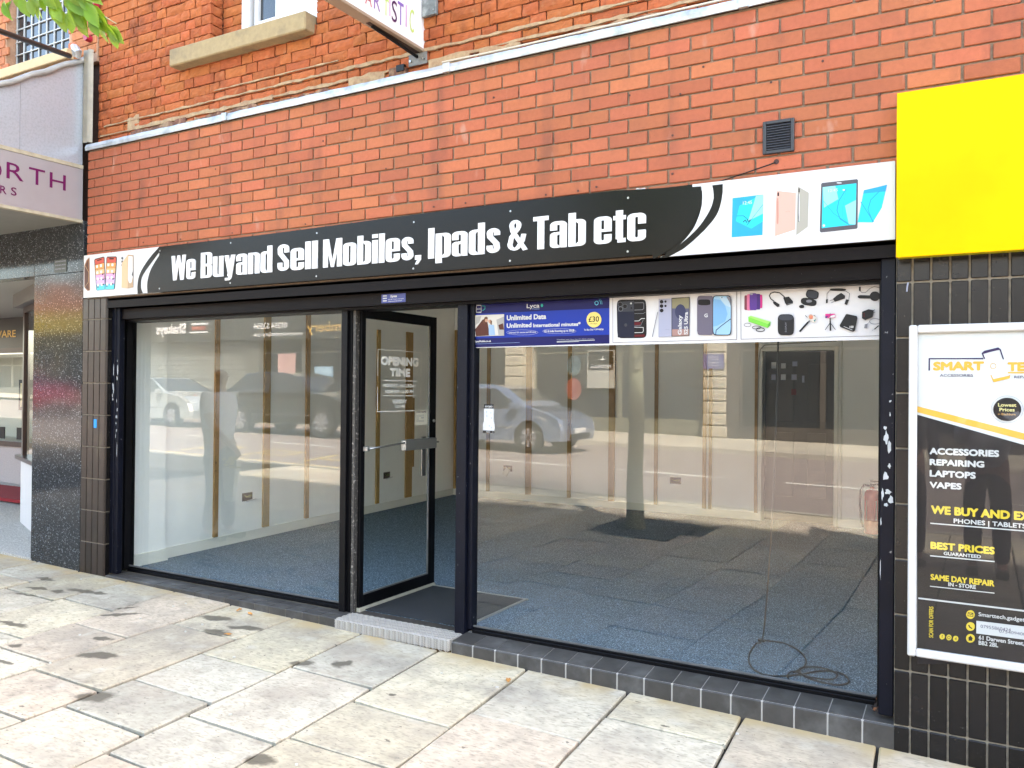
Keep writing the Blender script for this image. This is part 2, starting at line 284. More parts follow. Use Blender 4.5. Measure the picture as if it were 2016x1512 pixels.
def thick(pts,w,closed=False):
    """outline quads of a stroked polyline in 2-D, mitred"""
    P=[Vector(p) for p in pts]; n=len(P); L=[];Rr=[]
    for i in range(n):
        a=P[i-1] if (i>0 or closed) else None; b=P[(i+1)%n] if (i<n-1 or closed) else None
        d1=(P[i]-a).normalized() if a is not None and (P[i]-a).length>1e-9 else None
        d2=(b-P[i]).normalized() if b is not None and (b-P[i]).length>1e-9 else None
        if d1 is None: d1=d2
        if d2 is None: d2=d1
        if d1 is None: return None
        t=d1+d2; t=t.normalized() if t.length>1e-6 else d1
        nn=Vector((-t.y,t.x)); c=max(.78,nn.dot(Vector((-d1.y,d1.x)))); L.append(P[i]+nn*w/2/c); Rr.append(P[i]-nn*w/2/c)
    return L,Rr
def stroke(mb,fn,pts,w,d,closed=False):
    q=thick(pts,w,closed)
    if q is None: return
    L,Rr=q; n=len(L); v=[fn(p.x,p.y,d) for p in L]+[fn(p.x,p.y,d) for p in Rr]; f=[(i,(i+1)%n,n+(i+1)%n,n+i) for i in range(n if closed else n-1)]; mb.add(v,f)
def do_prints(key,fn,parent,step=.00022,name_of=None):
    """every colour of a flat print is one part; layers stand a fraction of a millimetre proud of each other"""
    D={}
    for i,e in enumerate(PRINTS[key]):
        mb=D.setdefault(e[1],MB()); d=-.0008-step*i
        if e[0]=='P': mb.add([fn(u,v,d) for u,v in e[2]],[tuple(range(len(e[2])))])
        elif e[0]=='S':
            if len(e[3])>1: stroke(mb,fn,e[3],e[2],d)
        elif e[0]=='T':
            _,_,body,a,b,cap,bold=e
            if abs(a[0]-b[0])>=abs(a[1]-b[1]): text(mb,fn,body,min(a[0],b[0]),max(a[0],b[0]),(a[1]+b[1])/2,cap,bold,d)
            else: vtext(mb,fn,body,min(a[1],b[1]),max(a[1],b[1]),(a[0]+b[0])/2,cap,bold,d)
    for mname,mb in D.items():
        if mb.f: mb.build('print',pm(mname),parent)
PC=dict(acc_black=(.02,.02,.022),app_cyan=(.12,.62,.75),app_orange=(.85,.35,.10),app_peach=(.90,.48,.22),app_pink=(.80,.38,.62),app_red=(.60,.10,.07),app_violet=(.62,.45,.75),copper_dark=(.10,.04,.03),coral_print=(.75,.25,.15),cyan_line=(.15,.55,.8),dark_grey_print=(.10,.10,.11),dusk_olive=(.28,.26,.16),dusk_pink=(.42,.25,.22),dusk_violet=(.12,.12,.20),gold_copper=(.30,.13,.06),gold_light=(.72,.50,.30),gold_line=(.65,.42,.2),gold_mid=(.48,.33,.2),l_lime=(.62,.80,.22),l_pink=(.72,.42,.70),l_plum=(.10,.03,.12),l_purple=(.28,.16,.55),l_red=(.60,.12,.16),l_violet=(.33,.2,.5),lens_grey=(.05,.055,.07),lens_grey2=(.25,.25,.28),lime_dark=(.12,.42,.05),lime_light=(.38,.80,.16),lime_print=(.22,.65,.08),lyca_blue=(.012,.04,.36),lyca_navy=(.008,.008,.10),magenta_print=(.65,.04,.25),maroon_print=(.12,.01,.015),maroon_soft=(.25,.06,.09),mauve_print=(.16,.14,.19),orange_print=(.75,.4,.1),pale_yellow=(.88,.70,.20),pale_yellow2=(.88,.78,.35),phone_black=(.012,.011,.013),phone_navy=(.012,.015,.035),phone_navy2=(.05,.055,.12),photo_blue=(.35,.5,.7),photo_brown=(.10,.03,.02),photo_grey=(.42,.40,.38),photo_hair=(.14,.06,.03),photo_pale=(.70,.66,.60),pixel_blue=(.22,.45,.75),pixel_grey=(.22,.22,.26),pixel_pale=(.50,.66,.78),pixel_sky=(.35,.58,.80),poster_dark=(.028,.024,.025),poster_yellow=(.90,.52,.08),poster_yellow2=(.85,.64,.06),purple_print=(.06,.04,.12),sign_purple=(.16,.012,.10),silver_dark=(.32,.33,.36),silver_print=(.42,.43,.55),skin_print=(.60,.33,.22),soft_blue=(.25,.35,.6),tab_blue=(.03,.38,.75),tab_cyan=(.03,.62,.78),tab_frame=(.10,.095,.11),tab_grey=(.42,.40,.34),tab_line=(.02,.33,.5),tab_pink=(.78,.44,.36),tab_pink_dark=(.55,.28,.22),tab_pinkhot=(.75,.20,.36),tab_sky=(.30,.75,.82),teal=(.03,.40,.36),teal_dark=(.03,.2,.22),vinyl_black=(.006,.005,.004),vinyl_white=(.82,.82,.82),violet_dark=(.07,.03,.2),violet_print=(.12,.05,.30),white_print=(.60,.60,.60),white_soft=(.74,.74,.76))
def pm(n):
    return mat('print_'+n,tuple(c*(.84 if n!='white_print' else 1) for c in PC[n]),.25 if n in('vinyl_black','white_print','vinyl_white') else .35,spec=.18)
PRINTS={'sign':[('P', 'vinyl_black', [(0.734, -0.372), (0.732, -0.363), (0.73, -0.35), (0.728, -0.334), (0.727, -0.317), (0.728, -0.301), (0.73, -0.285), (0.734, -0.268), (0.74, -0.25), (0.746, -0.233), (0.754, -0.217), (0.763, -0.201), (0.773, -0.187), (0.784, -0.173), (0.797, -0.158), (0.813, -0.141), (0.835, -0.119), (0.862, -0.094), (0.89, -0.068), (0.914, -0.046), (0.931, -0.031), (1.659, -0.031), (2.308, -0.025), (3.146, -0.014), (3.939, -0.008), (4.559, -0.013), (4.935, -0.035), (5.085, -0.083), (5.104, -0.153), (5.049, -0.233), (4.975, -0.306), (4.938, -0.356)]),
('P', 'vinyl_black', [(0.927, -0.03), (0.916, -0.037), (0.902, -0.046), (0.884, -0.058), (0.866, -0.07), (0.849, -0.082), (0.833, -0.095), (0.816, -0.109), (0.799, -0.123), (0.782, -0.137), (0.767, -0.15), (0.753, -0.161), (0.74, -0.172), (0.728, -0.182), (0.717, -0.192), (0.707, -0.201), (0.697, -0.211), (0.687, -0.22), (0.679, -0.23), (0.671, -0.239), (0.665, -0.248), (0.661, -0.258), (0.658, -0.268), (0.656, -0.278), (0.655, -0.288), (0.655, -0.297), (0.654, -0.305), (0.655, -0.313), (0.655, -0.32), (0.657, -0.327), (0.659, -0.335), (0.663, -0.343), (0.667, -0.351), (0.672, -0.359), (0.677, -0.366), (0.68, -0.371), (0.617, -0.372), (0.616, -0.365), (0.615, -0.355), (0.613, -0.344), (0.612, -0.332), (0.612, -0.32), (0.613, -0.308), (0.614, -0.296), (0.616, -0.283), (0.619, -0.27), (0.622, -0.258), (0.627, -0.246), (0.632, -0.234), (0.639, -0.222), (0.646, -0.21), (0.655, -0.198), (0.664, -0.186), (0.674, -0.175), (0.686, -0.163), (0.698, -0.152), (0.71, -0.14), (0.724, -0.128), (0.738, -0.116), (0.754, -0.104), (0.769, -0.092), (0.784, -0.08), (0.801, -0.069), (0.819, -0.057), (0.837, -0.045), (0.852, -0.035), (0.862, -0.028)]),
('P', 'gold_copper', [(0.011, -0.048), (0.023, -0.314), (-0.009, -0.318), (-0.052, -0.284), (-0.055, -0.108), (-0.025, -0.067)]),
('P', 'copper_dark', [(-0.004, -0.062), (0.008, -0.314), (-0.047, -0.285), (-0.051, -0.115)]),
('S', 'gold_line', 0.003, [(-0.045, -0.285), (-0.0, -0.248), (0.005, -0.17), (-0.049, -0.108)]),
('P', 'phone_black', [(0.073, -0.076), (0.083, -0.065), (0.192, -0.055), (0.204, -0.064), (0.221, -0.311), (0.212, -0.319), (0.116, -0.321), (0.105, -0.314)]),
('P', 'app_red', [(0.081, -0.073), (0.196, -0.062), (0.199, -0.102), (0.086, -0.112)]),
('P', 'app_orange', [(0.086, -0.115), (0.2, -0.105), (0.203, -0.145), (0.091, -0.153)]),
('P', 'app_peach', [(0.091, -0.156), (0.203, -0.148), (0.206, -0.188), (0.096, -0.195)]),
('P', 'app_pink', [(0.096, -0.197), (0.206, -0.191), (0.209, -0.231), (0.101, -0.236)]),
('P', 'app_violet', [(0.102, -0.239), (0.209, -0.234), (0.212, -0.274), (0.107, -0.277)]),
('P', 'app_cyan', [(0.107, -0.28), (0.212, -0.276), (0.215, -0.317), (0.112, -0.319)]),
('P', 'phone_black', [(0.108, -0.076), (0.17, -0.07), (0.167, -0.08), (0.113, -0.085)]),
('P', 'vinyl_white', [(0.098, -0.12), (0.122, -0.117), (0.124, -0.138), (0.1, -0.139)]),
('P', 'vinyl_white', [(0.148, -0.115), (0.172, -0.113), (0.174, -0.134), (0.15, -0.136)]),
('P', 'vinyl_white', [(0.104, -0.169), (0.127, -0.168), (0.13, -0.188), (0.106, -0.189)]),
('P', 'vinyl_white', [(0.153, -0.166), (0.177, -0.164), (0.179, -0.185), (0.155, -0.186)]),
('P', 'vinyl_white', [(0.11, -0.219), (0.133, -0.218), (0.135, -0.238), (0.112, -0.239)]),
('P', 'vinyl_white', [(0.158, -0.217), (0.181, -0.215), (0.183, -0.236), (0.16, -0.237)]),
('P', 'vinyl_white', [(0.116, -0.269), (0.138, -0.268), (0.141, -0.288), (0.118, -0.289)]),
('P', 'vinyl_white', [(0.163, -0.267), (0.186, -0.266), (0.187, -0.287), (0.165, -0.287)]),
('P', 'phone_black', [(0.196, -0.195), (0.193, -0.2), (0.187, -0.202), (0.18, -0.2), (0.177, -0.194), (0.18, -0.189), (0.186, -0.187), (0.193, -0.189)]),
('P', 'phone_black', [(0.199, -0.236), (0.197, -0.241), (0.19, -0.243), (0.183, -0.24), (0.181, -0.235), (0.183, -0.23), (0.19, -0.228), (0.196, -0.23)]),
('P', 'phone_black', [(0.203, -0.277), (0.2, -0.282), (0.193, -0.284), (0.187, -0.281), (0.184, -0.276), (0.187, -0.27), (0.193, -0.269), (0.2, -0.271)]),
('P', 'phone_black', [(0.136, -0.294), (0.134, -0.298), (0.128, -0.3), (0.122, -0.298), (0.12, -0.293), (0.122, -0.288), (0.128, -0.287), (0.134, -0.289)]),
('P', 'phone_black', [(0.231, -0.068), (0.242, -0.058), (0.351, -0.065), (0.361, -0.076), (0.339, -0.316), (0.328, -0.323), (0.224, -0.319), (0.214, -0.311)]),
('P', 'app_red', [(0.238, -0.066), (0.354, -0.073), (0.35, -0.112), (0.235, -0.105)]),
('P', 'app_orange', [(0.235, -0.108), (0.35, -0.114), (0.346, -0.154), (0.233, -0.148)]),
('P', 'app_peach', [(0.232, -0.15), (0.346, -0.156), (0.343, -0.195), (0.23, -0.19)]),
('P', 'app_pink', [(0.23, -0.192), (0.342, -0.198), (0.339, -0.237), (0.227, -0.232)]),
('P', 'app_violet', [(0.227, -0.235), (0.339, -0.24), (0.335, -0.279), (0.224, -0.274)]),
('P', 'app_cyan', [(0.224, -0.277), (0.335, -0.281), (0.331, -0.321), (0.221, -0.317)]),
('P', 'phone_black', [(0.265, -0.072), (0.326, -0.076), (0.322, -0.086), (0.268, -0.083)]),
('P', 'vinyl_white', [(0.246, -0.114), (0.27, -0.116), (0.269, -0.136), (0.245, -0.135)]),
('P', 'vinyl_white', [(0.297, -0.117), (0.322, -0.119), (0.32, -0.139), (0.296, -0.137)]),
('P', 'vinyl_white', [(0.242, -0.165), (0.267, -0.166), (0.265, -0.186), (0.241, -0.185)]),
('P', 'vinyl_white', [(0.293, -0.168), (0.317, -0.169), (0.316, -0.189), (0.292, -0.188)]),
('P', 'vinyl_white', [(0.239, -0.216), (0.263, -0.217), (0.261, -0.237), (0.237, -0.236)]),
('P', 'vinyl_white', [(0.289, -0.218), (0.313, -0.219), (0.311, -0.239), (0.288, -0.238)]),
('P', 'vinyl_white', [(0.235, -0.266), (0.259, -0.267), (0.258, -0.288), (0.234, -0.287)]),
('P', 'vinyl_white', [(0.285, -0.268), (0.309, -0.269), (0.307, -0.289), (0.284, -0.289)]),
('P', 'phone_black', [(0.331, -0.2), (0.328, -0.205), (0.322, -0.207), (0.316, -0.204), (0.313, -0.199), (0.315, -0.194), (0.322, -0.192), (0.328, -0.194)]),
('P', 'phone_black', [(0.327, -0.24), (0.325, -0.245), (0.319, -0.247), (0.312, -0.245), (0.309, -0.239), (0.312, -0.234), (0.318, -0.232), (0.325, -0.234)]),
('P', 'phone_black', [(0.324, -0.28), (0.321, -0.285), (0.315, -0.287), (0.309, -0.285), (0.306, -0.279), (0.308, -0.274), (0.315, -0.272), (0.321, -0.275)]),
('P', 'phone_black', [(0.251, -0.293), (0.249, -0.297), (0.243, -0.298), (0.237, -0.296), (0.235, -0.292), (0.237, -0.287), (0.243, -0.286), (0.249, -0.288)]),
('P', 'phone_black', [(0.436, -0.085), (0.435, -0.09), (0.43, -0.093), (0.425, -0.093), (0.42, -0.089), (0.418, -0.084), (0.42, -0.078), (0.424, -0.075), (0.43, -0.075), (0.434, -0.079)]),
('P', 'phone_black', [(0.437, -0.112), (0.435, -0.117), (0.431, -0.12), (0.425, -0.12), (0.421, -0.116), (0.419, -0.111), (0.421, -0.105), (0.425, -0.102), (0.43, -0.102), (0.435, -0.106)]),
('P', 'phone_black', [(0.437, -0.139), (0.436, -0.144), (0.431, -0.148), (0.426, -0.147), (0.421, -0.144), (0.42, -0.138), (0.421, -0.132), (0.425, -0.129), (0.431, -0.13), (0.435, -0.133)]),
('P', 'gold_light', [(0.425, -0.121), (0.498, -0.061), (0.501, -0.323), (0.424, -0.315)]),
('P', 'gold_mid', [(0.499, -0.061), (0.564, -0.071), (0.566, -0.319), (0.501, -0.324)]),
('P', 'white_print', [(0.504, -0.073), (0.556, -0.08), (0.559, -0.242), (0.546, -0.279), (0.531, -0.287), (0.514, -0.277), (0.503, -0.251)]),
('P', 'dark_grey_print', [(0.563, -0.192), (0.564, -0.236), (0.545, -0.222), (0.554, -0.204)]),
('P', 'white_print', [(4.814, -0.388), (4.824, -0.384), (4.84, -0.378), (4.858, -0.371), (4.876, -0.362), (4.894, -0.351), (4.912, -0.336), (4.931, -0.319), (4.95, -0.301), (4.967, -0.282), (4.982, -0.263), (4.994, -0.245), (5.003, -0.226), (5.011, -0.208), (5.018, -0.19), (5.023, -0.173), (5.027, -0.158), (5.03, -0.145), (5.032, -0.132), (5.032, -0.119), (5.033, -0.106), (5.033, -0.091), (5.032, -0.075), (5.03, -0.06), (5.029, -0.046), (5.028, -0.037), (5.922, -0.032), (5.924, -0.386)]),
('P', 'vinyl_black', [(5.137, -0.045), (5.137, -0.052), (5.137, -0.062), (5.137, -0.073), (5.137, -0.086), (5.135, -0.1), (5.133, -0.115), (5.13, -0.132), (5.126, -0.149), (5.121, -0.166), (5.115, -0.182), (5.108, -0.196), (5.099, -0.209), (5.09, -0.221), (5.08, -0.233), (5.068, -0.245), (5.056, -0.258), (5.043, -0.271), (5.028, -0.283), (5.014, -0.296), (5.0, -0.307), (4.986, -0.319), (4.972, -0.329), (4.959, -0.339), (4.945, -0.349), (4.93, -0.358), (4.913, -0.366), (4.895, -0.374), (4.877, -0.382), (4.861, -0.388), (4.85, -0.393), (4.809, -0.393), (4.823, -0.385), (4.843, -0.375), (4.867, -0.362), (4.89, -0.349), (4.912, -0.335), (4.932, -0.32), (4.953, -0.305), (4.973, -0.289), (4.991, -0.273), (5.008, -0.257), (5.023, -0.241), (5.036, -0.225), (5.048, -0.208), (5.059, -0.192), (5.068, -0.177), (5.075, -0.163), (5.081, -0.15), (5.085, -0.138), (5.088, -0.125), (5.091, -0.112), (5.091, -0.098), (5.09, -0.082), (5.088, -0.067), (5.085, -0.054), (5.084, -0.045)]),
('P', 'vinyl_black', [(5.026, -0.044), (5.027, -0.052), (5.028, -0.064), (5.03, -0.078), (5.03, -0.092), (5.03, -0.106), (5.03, -0.117), (5.028, -0.128), (5.026, -0.139), (5.024, -0.151), (5.02, -0.164), (5.014, -0.179), (5.007, -0.195), (4.999, -0.211), (4.991, -0.227), (4.982, -0.242), (4.972, -0.255), (4.962, -0.268), (4.952, -0.279), (4.941, -0.291), (4.929, -0.302), (4.918, -0.312), (4.906, -0.322), (4.894, -0.331), (4.881, -0.34), (4.867, -0.349), (4.851, -0.358), (4.833, -0.368), (4.814, -0.378), (4.798, -0.386), (4.786, -0.392), (4.772, -0.392), (4.769, -0.032)]),
('P', 'tab_blue', [(5.186, -0.121), (5.337, -0.119), (5.334, -0.317), (5.183, -0.316)]),
('P', 'tab_cyan', [(5.221, -0.162), (5.314, -0.125), (5.337, -0.127), (5.336, -0.249), (5.279, -0.281), (5.203, -0.237)]),
('P', 'tab_sky', [(5.301, -0.123), (5.337, -0.12), (5.337, -0.212), (5.264, -0.242)]),
('S', 'phone_black', 0.002, [(5.335, -0.168), (5.257, -0.263)]),
('S', 'phone_black', 0.002, [(5.208, -0.212), (5.241, -0.214), (5.26, -0.232), (5.269, -0.25)]),
('S', 'phone_black', 0.004, [(5.239, -0.245), (5.25, -0.236), (5.256, -0.249), (5.262, -0.233), (5.267, -0.247), (5.274, -0.234)]),
('T', 'white_print', '12:45', (5.238, -0.159), (5.282, -0.159), 0.016, 0.0),
('P', 'tab_pink', [(5.4, -0.108), (5.49, -0.128), (5.487, -0.304), (5.393, -0.328), (5.395, -0.18)]),
('P', 'phone_black', [(5.411, -0.13), (5.411, -0.132), (5.411, -0.134), (5.41, -0.135), (5.409, -0.135), (5.405, -0.135), (5.404, -0.134), (5.404, -0.133), (5.403, -0.131), (5.403, -0.129), (5.403, -0.121), (5.403, -0.119), (5.404, -0.117), (5.404, -0.116), (5.405, -0.116), (5.409, -0.116), (5.41, -0.117), (5.41, -0.118), (5.411, -0.12), (5.411, -0.122)]),
('P', 'tab_pink_dark', [(5.41, -0.232), (5.409, -0.25), (5.409, -0.261), (5.408, -0.267), (5.407, -0.271), (5.404, -0.27), (5.402, -0.267), (5.401, -0.26), (5.401, -0.249), (5.401, -0.232), (5.4, -0.181), (5.4, -0.163), (5.401, -0.152), (5.401, -0.146), (5.403, -0.143), (5.406, -0.143), (5.408, -0.146), (5.408, -0.153), (5.409, -0.164), (5.409, -0.182)]),
('T', 'tab_pink_dark', 'SAMSUNG', (5.442, -0.216), (5.462, -0.216), 0.003, 0.0),
('P', 'tab_grey', [(5.498, -0.097), (5.549, -0.134), (5.545, -0.296), (5.492, -0.332)]),
('P', 'phone_black', [(5.507, -0.122), (5.507, -0.125), (5.506, -0.127), (5.506, -0.128), (5.505, -0.129), (5.503, -0.128), (5.502, -0.128), (5.501, -0.127), (5.501, -0.125), (5.501, -0.122), (5.501, -0.113), (5.501, -0.11), (5.501, -0.108), (5.502, -0.107), (5.502, -0.107), (5.505, -0.107), (5.506, -0.107), (5.506, -0.109), (5.507, -0.111), (5.507, -0.114)]),
('P', 'dark_grey_print', [(5.507, -0.228), (5.507, -0.247), (5.507, -0.258), (5.506, -0.265), (5.505, -0.269), (5.502, -0.269), (5.501, -0.265), (5.501, -0.258), (5.5, -0.246), (5.5, -0.227), (5.5, -0.173), (5.5, -0.153), (5.5, -0.142), (5.501, -0.135), (5.501, -0.132), (5.504, -0.132), (5.505, -0.135), (5.506, -0.143), (5.506, -0.154), (5.507, -0.173)]),
('P', 'white_print', [(5.507, -0.227), (5.507, -0.245), (5.507, -0.257), (5.507, -0.263), (5.506, -0.267), (5.505, -0.267), (5.504, -0.263), (5.504, -0.256), (5.504, -0.245), (5.503, -0.227), (5.503, -0.174), (5.503, -0.155), (5.503, -0.144), (5.503, -0.137), (5.504, -0.134), (5.505, -0.134), (5.506, -0.138), (5.506, -0.145), (5.506, -0.156), (5.507, -0.174)]),
('P', 'tab_frame', [(5.604, -0.099), (5.608, -0.094), (5.761, -0.094), (5.766, -0.099), (5.765, -0.318), (5.761, -0.324), (5.605, -0.328), (5.599, -0.322)]),
('P', 'tab_cyan', [(5.611, -0.115), (5.759, -0.113), (5.756, -0.304), (5.608, -0.308)]),
('P', 'tab_sky', [(5.611, -0.115), (5.667, -0.114), (5.681, -0.178), (5.617, -0.212)]),
('P', 'tab_sky', [(5.71, -0.212), (5.758, -0.19), (5.756, -0.304), (5.727, -0.299)]),
('S', 'tab_line', 0.004, [(5.714, -0.136), (5.683, -0.187), (5.675, -0.231), (5.69, -0.273), (5.729, -0.302)]),
('S', 'tab_line', 0.001, [(5.716, -0.137), (5.7, -0.22), (5.7, -0.265), (5.729, -0.302)]),
('S', 'tab_line', 0.002, [(5.615, -0.18), (5.66, -0.243), (5.727, -0.299)]),
('P', 'white_print', [(5.695, -0.105), (5.695, -0.106), (5.693, -0.106), (5.692, -0.106), (5.689, -0.106), (5.68, -0.105), (5.677, -0.104), (5.675, -0.104), (5.674, -0.103), (5.673, -0.103), (5.673, -0.101), (5.674, -0.1), (5.675, -0.1), (5.677, -0.1), (5.68, -0.1), (5.689, -0.101), (5.692, -0.102), (5.693, -0.102), (5.695, -0.103), (5.695, -0.103)]),
('T', 'white_print', '12:45', (5.636, -0.141), (5.678, -0.141), 0.013, 0.0),
('P', 'white_print', [(5.623, -0.297), (5.622, -0.301), (5.619, -0.303), (5.616, -0.303), (5.613, -0.3), (5.612, -0.296), (5.613, -0.293), (5.616, -0.291), (5.619, -0.291), (5.622, -0.293)]),
('P', 'white_print', [(5.71, -0.139), (5.709, -0.141), (5.706, -0.142), (5.703, -0.142), (5.7, -0.14), (5.699, -0.137), (5.7, -0.135), (5.703, -0.134), (5.706, -0.135), (5.709, -0.136)]),
('P', 'white_soft', [(5.788, -0.147), (5.889, -0.134), (5.856, -0.328), (5.765, -0.315)]),
('P', 'tab_cyan', [(5.791, -0.149), (5.889, -0.135), (5.868, -0.237), (5.83, -0.302), (5.765, -0.295)]),
('P', 'tab_blue', [(5.791, -0.149), (5.889, -0.135), (5.883, -0.164), (5.788, -0.165)]),
('S', 'tab_line', 0.003, [(5.857, -0.161), (5.821, -0.197), (5.809, -0.24), (5.83, -0.299)]),
('S', 'tab_line', 0.003, [(5.778, -0.201), (5.834, -0.3)])],
'banner_data':[('P', 'lyca_navy', [(3.54, -0.549), (4.435, -0.553), (4.437, -0.817), (3.543, -0.823)]),
('P', 'lyca_blue', [(3.541, -0.616), (4.435, -0.617), (4.437, -0.767), (3.543, -0.768)]),
('S', 'white_print', 0.003, [(3.548, -0.565), (3.583, -0.565), (3.584, -0.606), (3.549, -0.606), (3.548, -0.565)]),
('T', 'white_print', 'sim', (3.553, -0.591), (3.579, -0.591), 0.011, 0.0),
('S', 'teal', 0.004, [(3.59, -0.569), (3.611, -0.57), (3.611, -0.589), (3.593, -0.598)]),
('S', 'white_print', 0.004, [(3.552, -0.608), (3.556, -0.609)]),
('S', 'white_print', 0.004, [(3.551, -0.561), (3.556, -0.561)]),
('S', 'white_print', 0.004, [(3.561, -0.609), (3.565, -0.609)]),
('S', 'white_print', 0.004, [(3.56, -0.562), (3.565, -0.562)]),
('S', 'white_print', 0.004, [(3.57, -0.609), (3.575, -0.609)]),
('S', 'white_print', 0.004, [(3.57, -0.562), (3.574, -0.562)]),
('S', 'white_print', 0.004, [(3.579, -0.609), (3.584, -0.61)]),
('S', 'white_print', 0.004, [(3.579, -0.562), (3.583, -0.563)]),
('T', 'white_print', 'Lyca', (3.904, -0.595), (3.99, -0.596), 0.025, 0.6),
('T', 'soft_blue', 'Mobile', (3.942, -0.607), (3.99, -0.606), 0.01, 0.0),
('P', 'teal', [(4.015, -0.583), (4.013, -0.589), (4.009, -0.593), (4.004, -0.593), (4.0, -0.589), (3.998, -0.583), (4.0, -0.577), (4.004, -0.573), (4.009, -0.574), (4.013, -0.578)]),
('S', 'cyan_line', 0.004, [(4.368, -0.585), (4.367, -0.588), (4.366, -0.591), (4.363, -0.594), (4.36, -0.595), (4.357, -0.596), (4.354, -0.595), (4.351, -0.593), (4.349, -0.591), (4.347, -0.588), (4.347, -0.584), (4.347, -0.581), (4.349, -0.578), (4.351, -0.576), (4.354, -0.574), (4.357, -0.574), (4.36, -0.574), (4.363, -0.576), (4.366, -0.579), (4.367, -0.582), (4.368, -0.585)]),
('S', 'cyan_line', 0.003, [(4.371, -0.569), (4.374, -0.571), (4.377, -0.573), (4.38, -0.576), (4.382, -0.579), (4.383, -0.582), (4.383, -0.585), (4.383, -0.588), (4.382, -0.592)]),
('S', 'cyan_line', 0.002, [(4.374, -0.563), (4.378, -0.565), (4.383, -0.568), (4.386, -0.572), (4.389, -0.576), (4.39, -0.58), (4.391, -0.585), (4.391, -0.59), (4.39, -0.594)]),
('T', 'white_print', 'Unlimited Data', (3.768, -0.664), (4.036, -0.665), 0.031, 1.2),
('T', 'white_print', 'Unlimited', (3.768, -0.711), (3.938, -0.71), 0.028, 1.2),
('T', 'white_print', 'International minutes*', (3.95, -0.712), (4.259, -0.711), 0.022, 1.2),
('P', 'pale_yellow', [(4.388, -0.681), (4.387, -0.691), (4.384, -0.7), (4.378, -0.709), (4.371, -0.715), (4.363, -0.72), (4.353, -0.723), (4.343, -0.724), (4.332, -0.723), (4.323, -0.719), (4.314, -0.714), (4.306, -0.706), (4.301, -0.698), (4.297, -0.688), (4.296, -0.678), (4.297, -0.668), (4.3, -0.659), (4.306, -0.65), (4.313, -0.643), (4.322, -0.638), (4.332, -0.636), (4.342, -0.635), (4.352, -0.636), (4.362, -0.64), (4.371, -0.646), (4.378, -0.653), (4.383, -0.662), (4.387, -0.671)]),
('T', 'phone_black', '£30', (4.309, -0.692), (4.374, -0.691), 0.031, 0.5),
('T', 'phone_black', '30 days', (4.32, -0.705), (4.364, -0.706), 0.008, 0.0),
('T', 'white_print', 'To Buy Dial *139*4003#', (4.281, -0.741), (4.402, -0.74), 0.01, 0.6),
('S', 'white_print', 0.001, [(3.983, -0.743), (3.98, -0.746), (3.971, -0.749), (3.956, -0.752), (3.937, -0.754), (3.915, -0.755), (3.89, -0.755), (3.864, -0.755), (3.839, -0.753), (3.816, -0.751), (3.796, -0.748), (3.781, -0.745), (3.772, -0.741), (3.769, -0.737), (3.772, -0.734), (3.781, -0.73), (3.796, -0.728), (3.816, -0.726), (3.839, -0.725), (3.864, -0.724), (3.89, -0.725), (3.915, -0.727), (3.937, -0.729), (3.956, -0.732), (3.971, -0.735), (3.98, -0.739), (3.983, -0.743)]),
('T', 'white_print', 'Unlimited UK minutes and UK texts', (3.784, -0.744), (3.97, -0.744), 0.01, 0.5),
('S', 'white_print', 0.001, [(4.231, -0.742), (4.228, -0.745), (4.219, -0.748), (4.204, -0.751), (4.185, -0.753), (4.162, -0.754), (4.137, -0.754), (4.111, -0.753), (4.085, -0.752), (4.062, -0.75), (4.042, -0.747), (4.027, -0.743), (4.017, -0.74), (4.014, -0.736), (4.017, -0.733), (4.026, -0.729), (4.042, -0.727), (4.061, -0.725), (4.085, -0.724), (4.11, -0.724), (4.137, -0.725), (4.162, -0.726), (4.185, -0.728), (4.204, -0.731), (4.219, -0.735), (4.228, -0.738), (4.231, -0.742)]),
('T', 'white_print', 'EU & India Roaming up to 35GB', (4.026, -0.744), (4.22, -0.743), 0.013, 0.8),
('T', 'white_print', 'LycaMobile.co.uk', (3.546, -0.794), (3.66, -0.791), 0.012, 0.8),
('T', 'white_print', '*Conditions apply. See in store for details and terms', (4.108, -0.792), (4.343, -0.788), 0.004, 0.0),
('S', 'white_print', 0.003, [(4.108, -0.799), (4.35, -0.796)]),
('S', 'soft_blue', 0.002, [(3.546, -0.803), (3.86, -0.8)]),
('S', 'white_print', 0.002, [(4.108, -0.804), (4.251, -0.802)]),
('P', 'photo_pale', [(3.544, -0.626), (3.751, -0.626), (3.753, -0.755), (3.546, -0.756)]),
('P', 'photo_brown', [(3.545, -0.712), (3.598, -0.654), (3.629, -0.646), (3.652, -0.753), (3.552, -0.755)]),
('P', 'photo_grey', [(3.697, -0.658), (3.751, -0.64), (3.753, -0.753), (3.713, -0.752)]),
('P', 'photo_grey', [(3.552, -0.633), (3.59, -0.632), (3.575, -0.673), (3.548, -0.685)]),
('P', 'skin_print', [(3.638, -0.657), (3.636, -0.664), (3.632, -0.669), (3.626, -0.671), (3.62, -0.669), (3.615, -0.663), (3.613, -0.656), (3.615, -0.649), (3.619, -0.644), (3.625, -0.642), (3.632, -0.645), (3.636, -0.65)]),
('P', 'skin_print', [(3.661, -0.667), (3.659, -0.673), (3.655, -0.677), (3.65, -0.678), (3.645, -0.677), (3.641, -0.672), (3.639, -0.666), (3.641, -0.66), (3.645, -0.656), (3.65, -0.655), (3.655, -0.657), (3.659, -0.661)]),
('P', 'photo_hair', [(3.603, -0.668), (3.612, -0.642), (3.625, -0.636), (3.638, -0.644), (3.633, -0.652), (3.618, -0.651), (3.612, -0.687)]),
('P', 'photo_blue', [(3.643, -0.686), (3.682, -0.69), (3.69, -0.752), (3.645, -0.752)]),
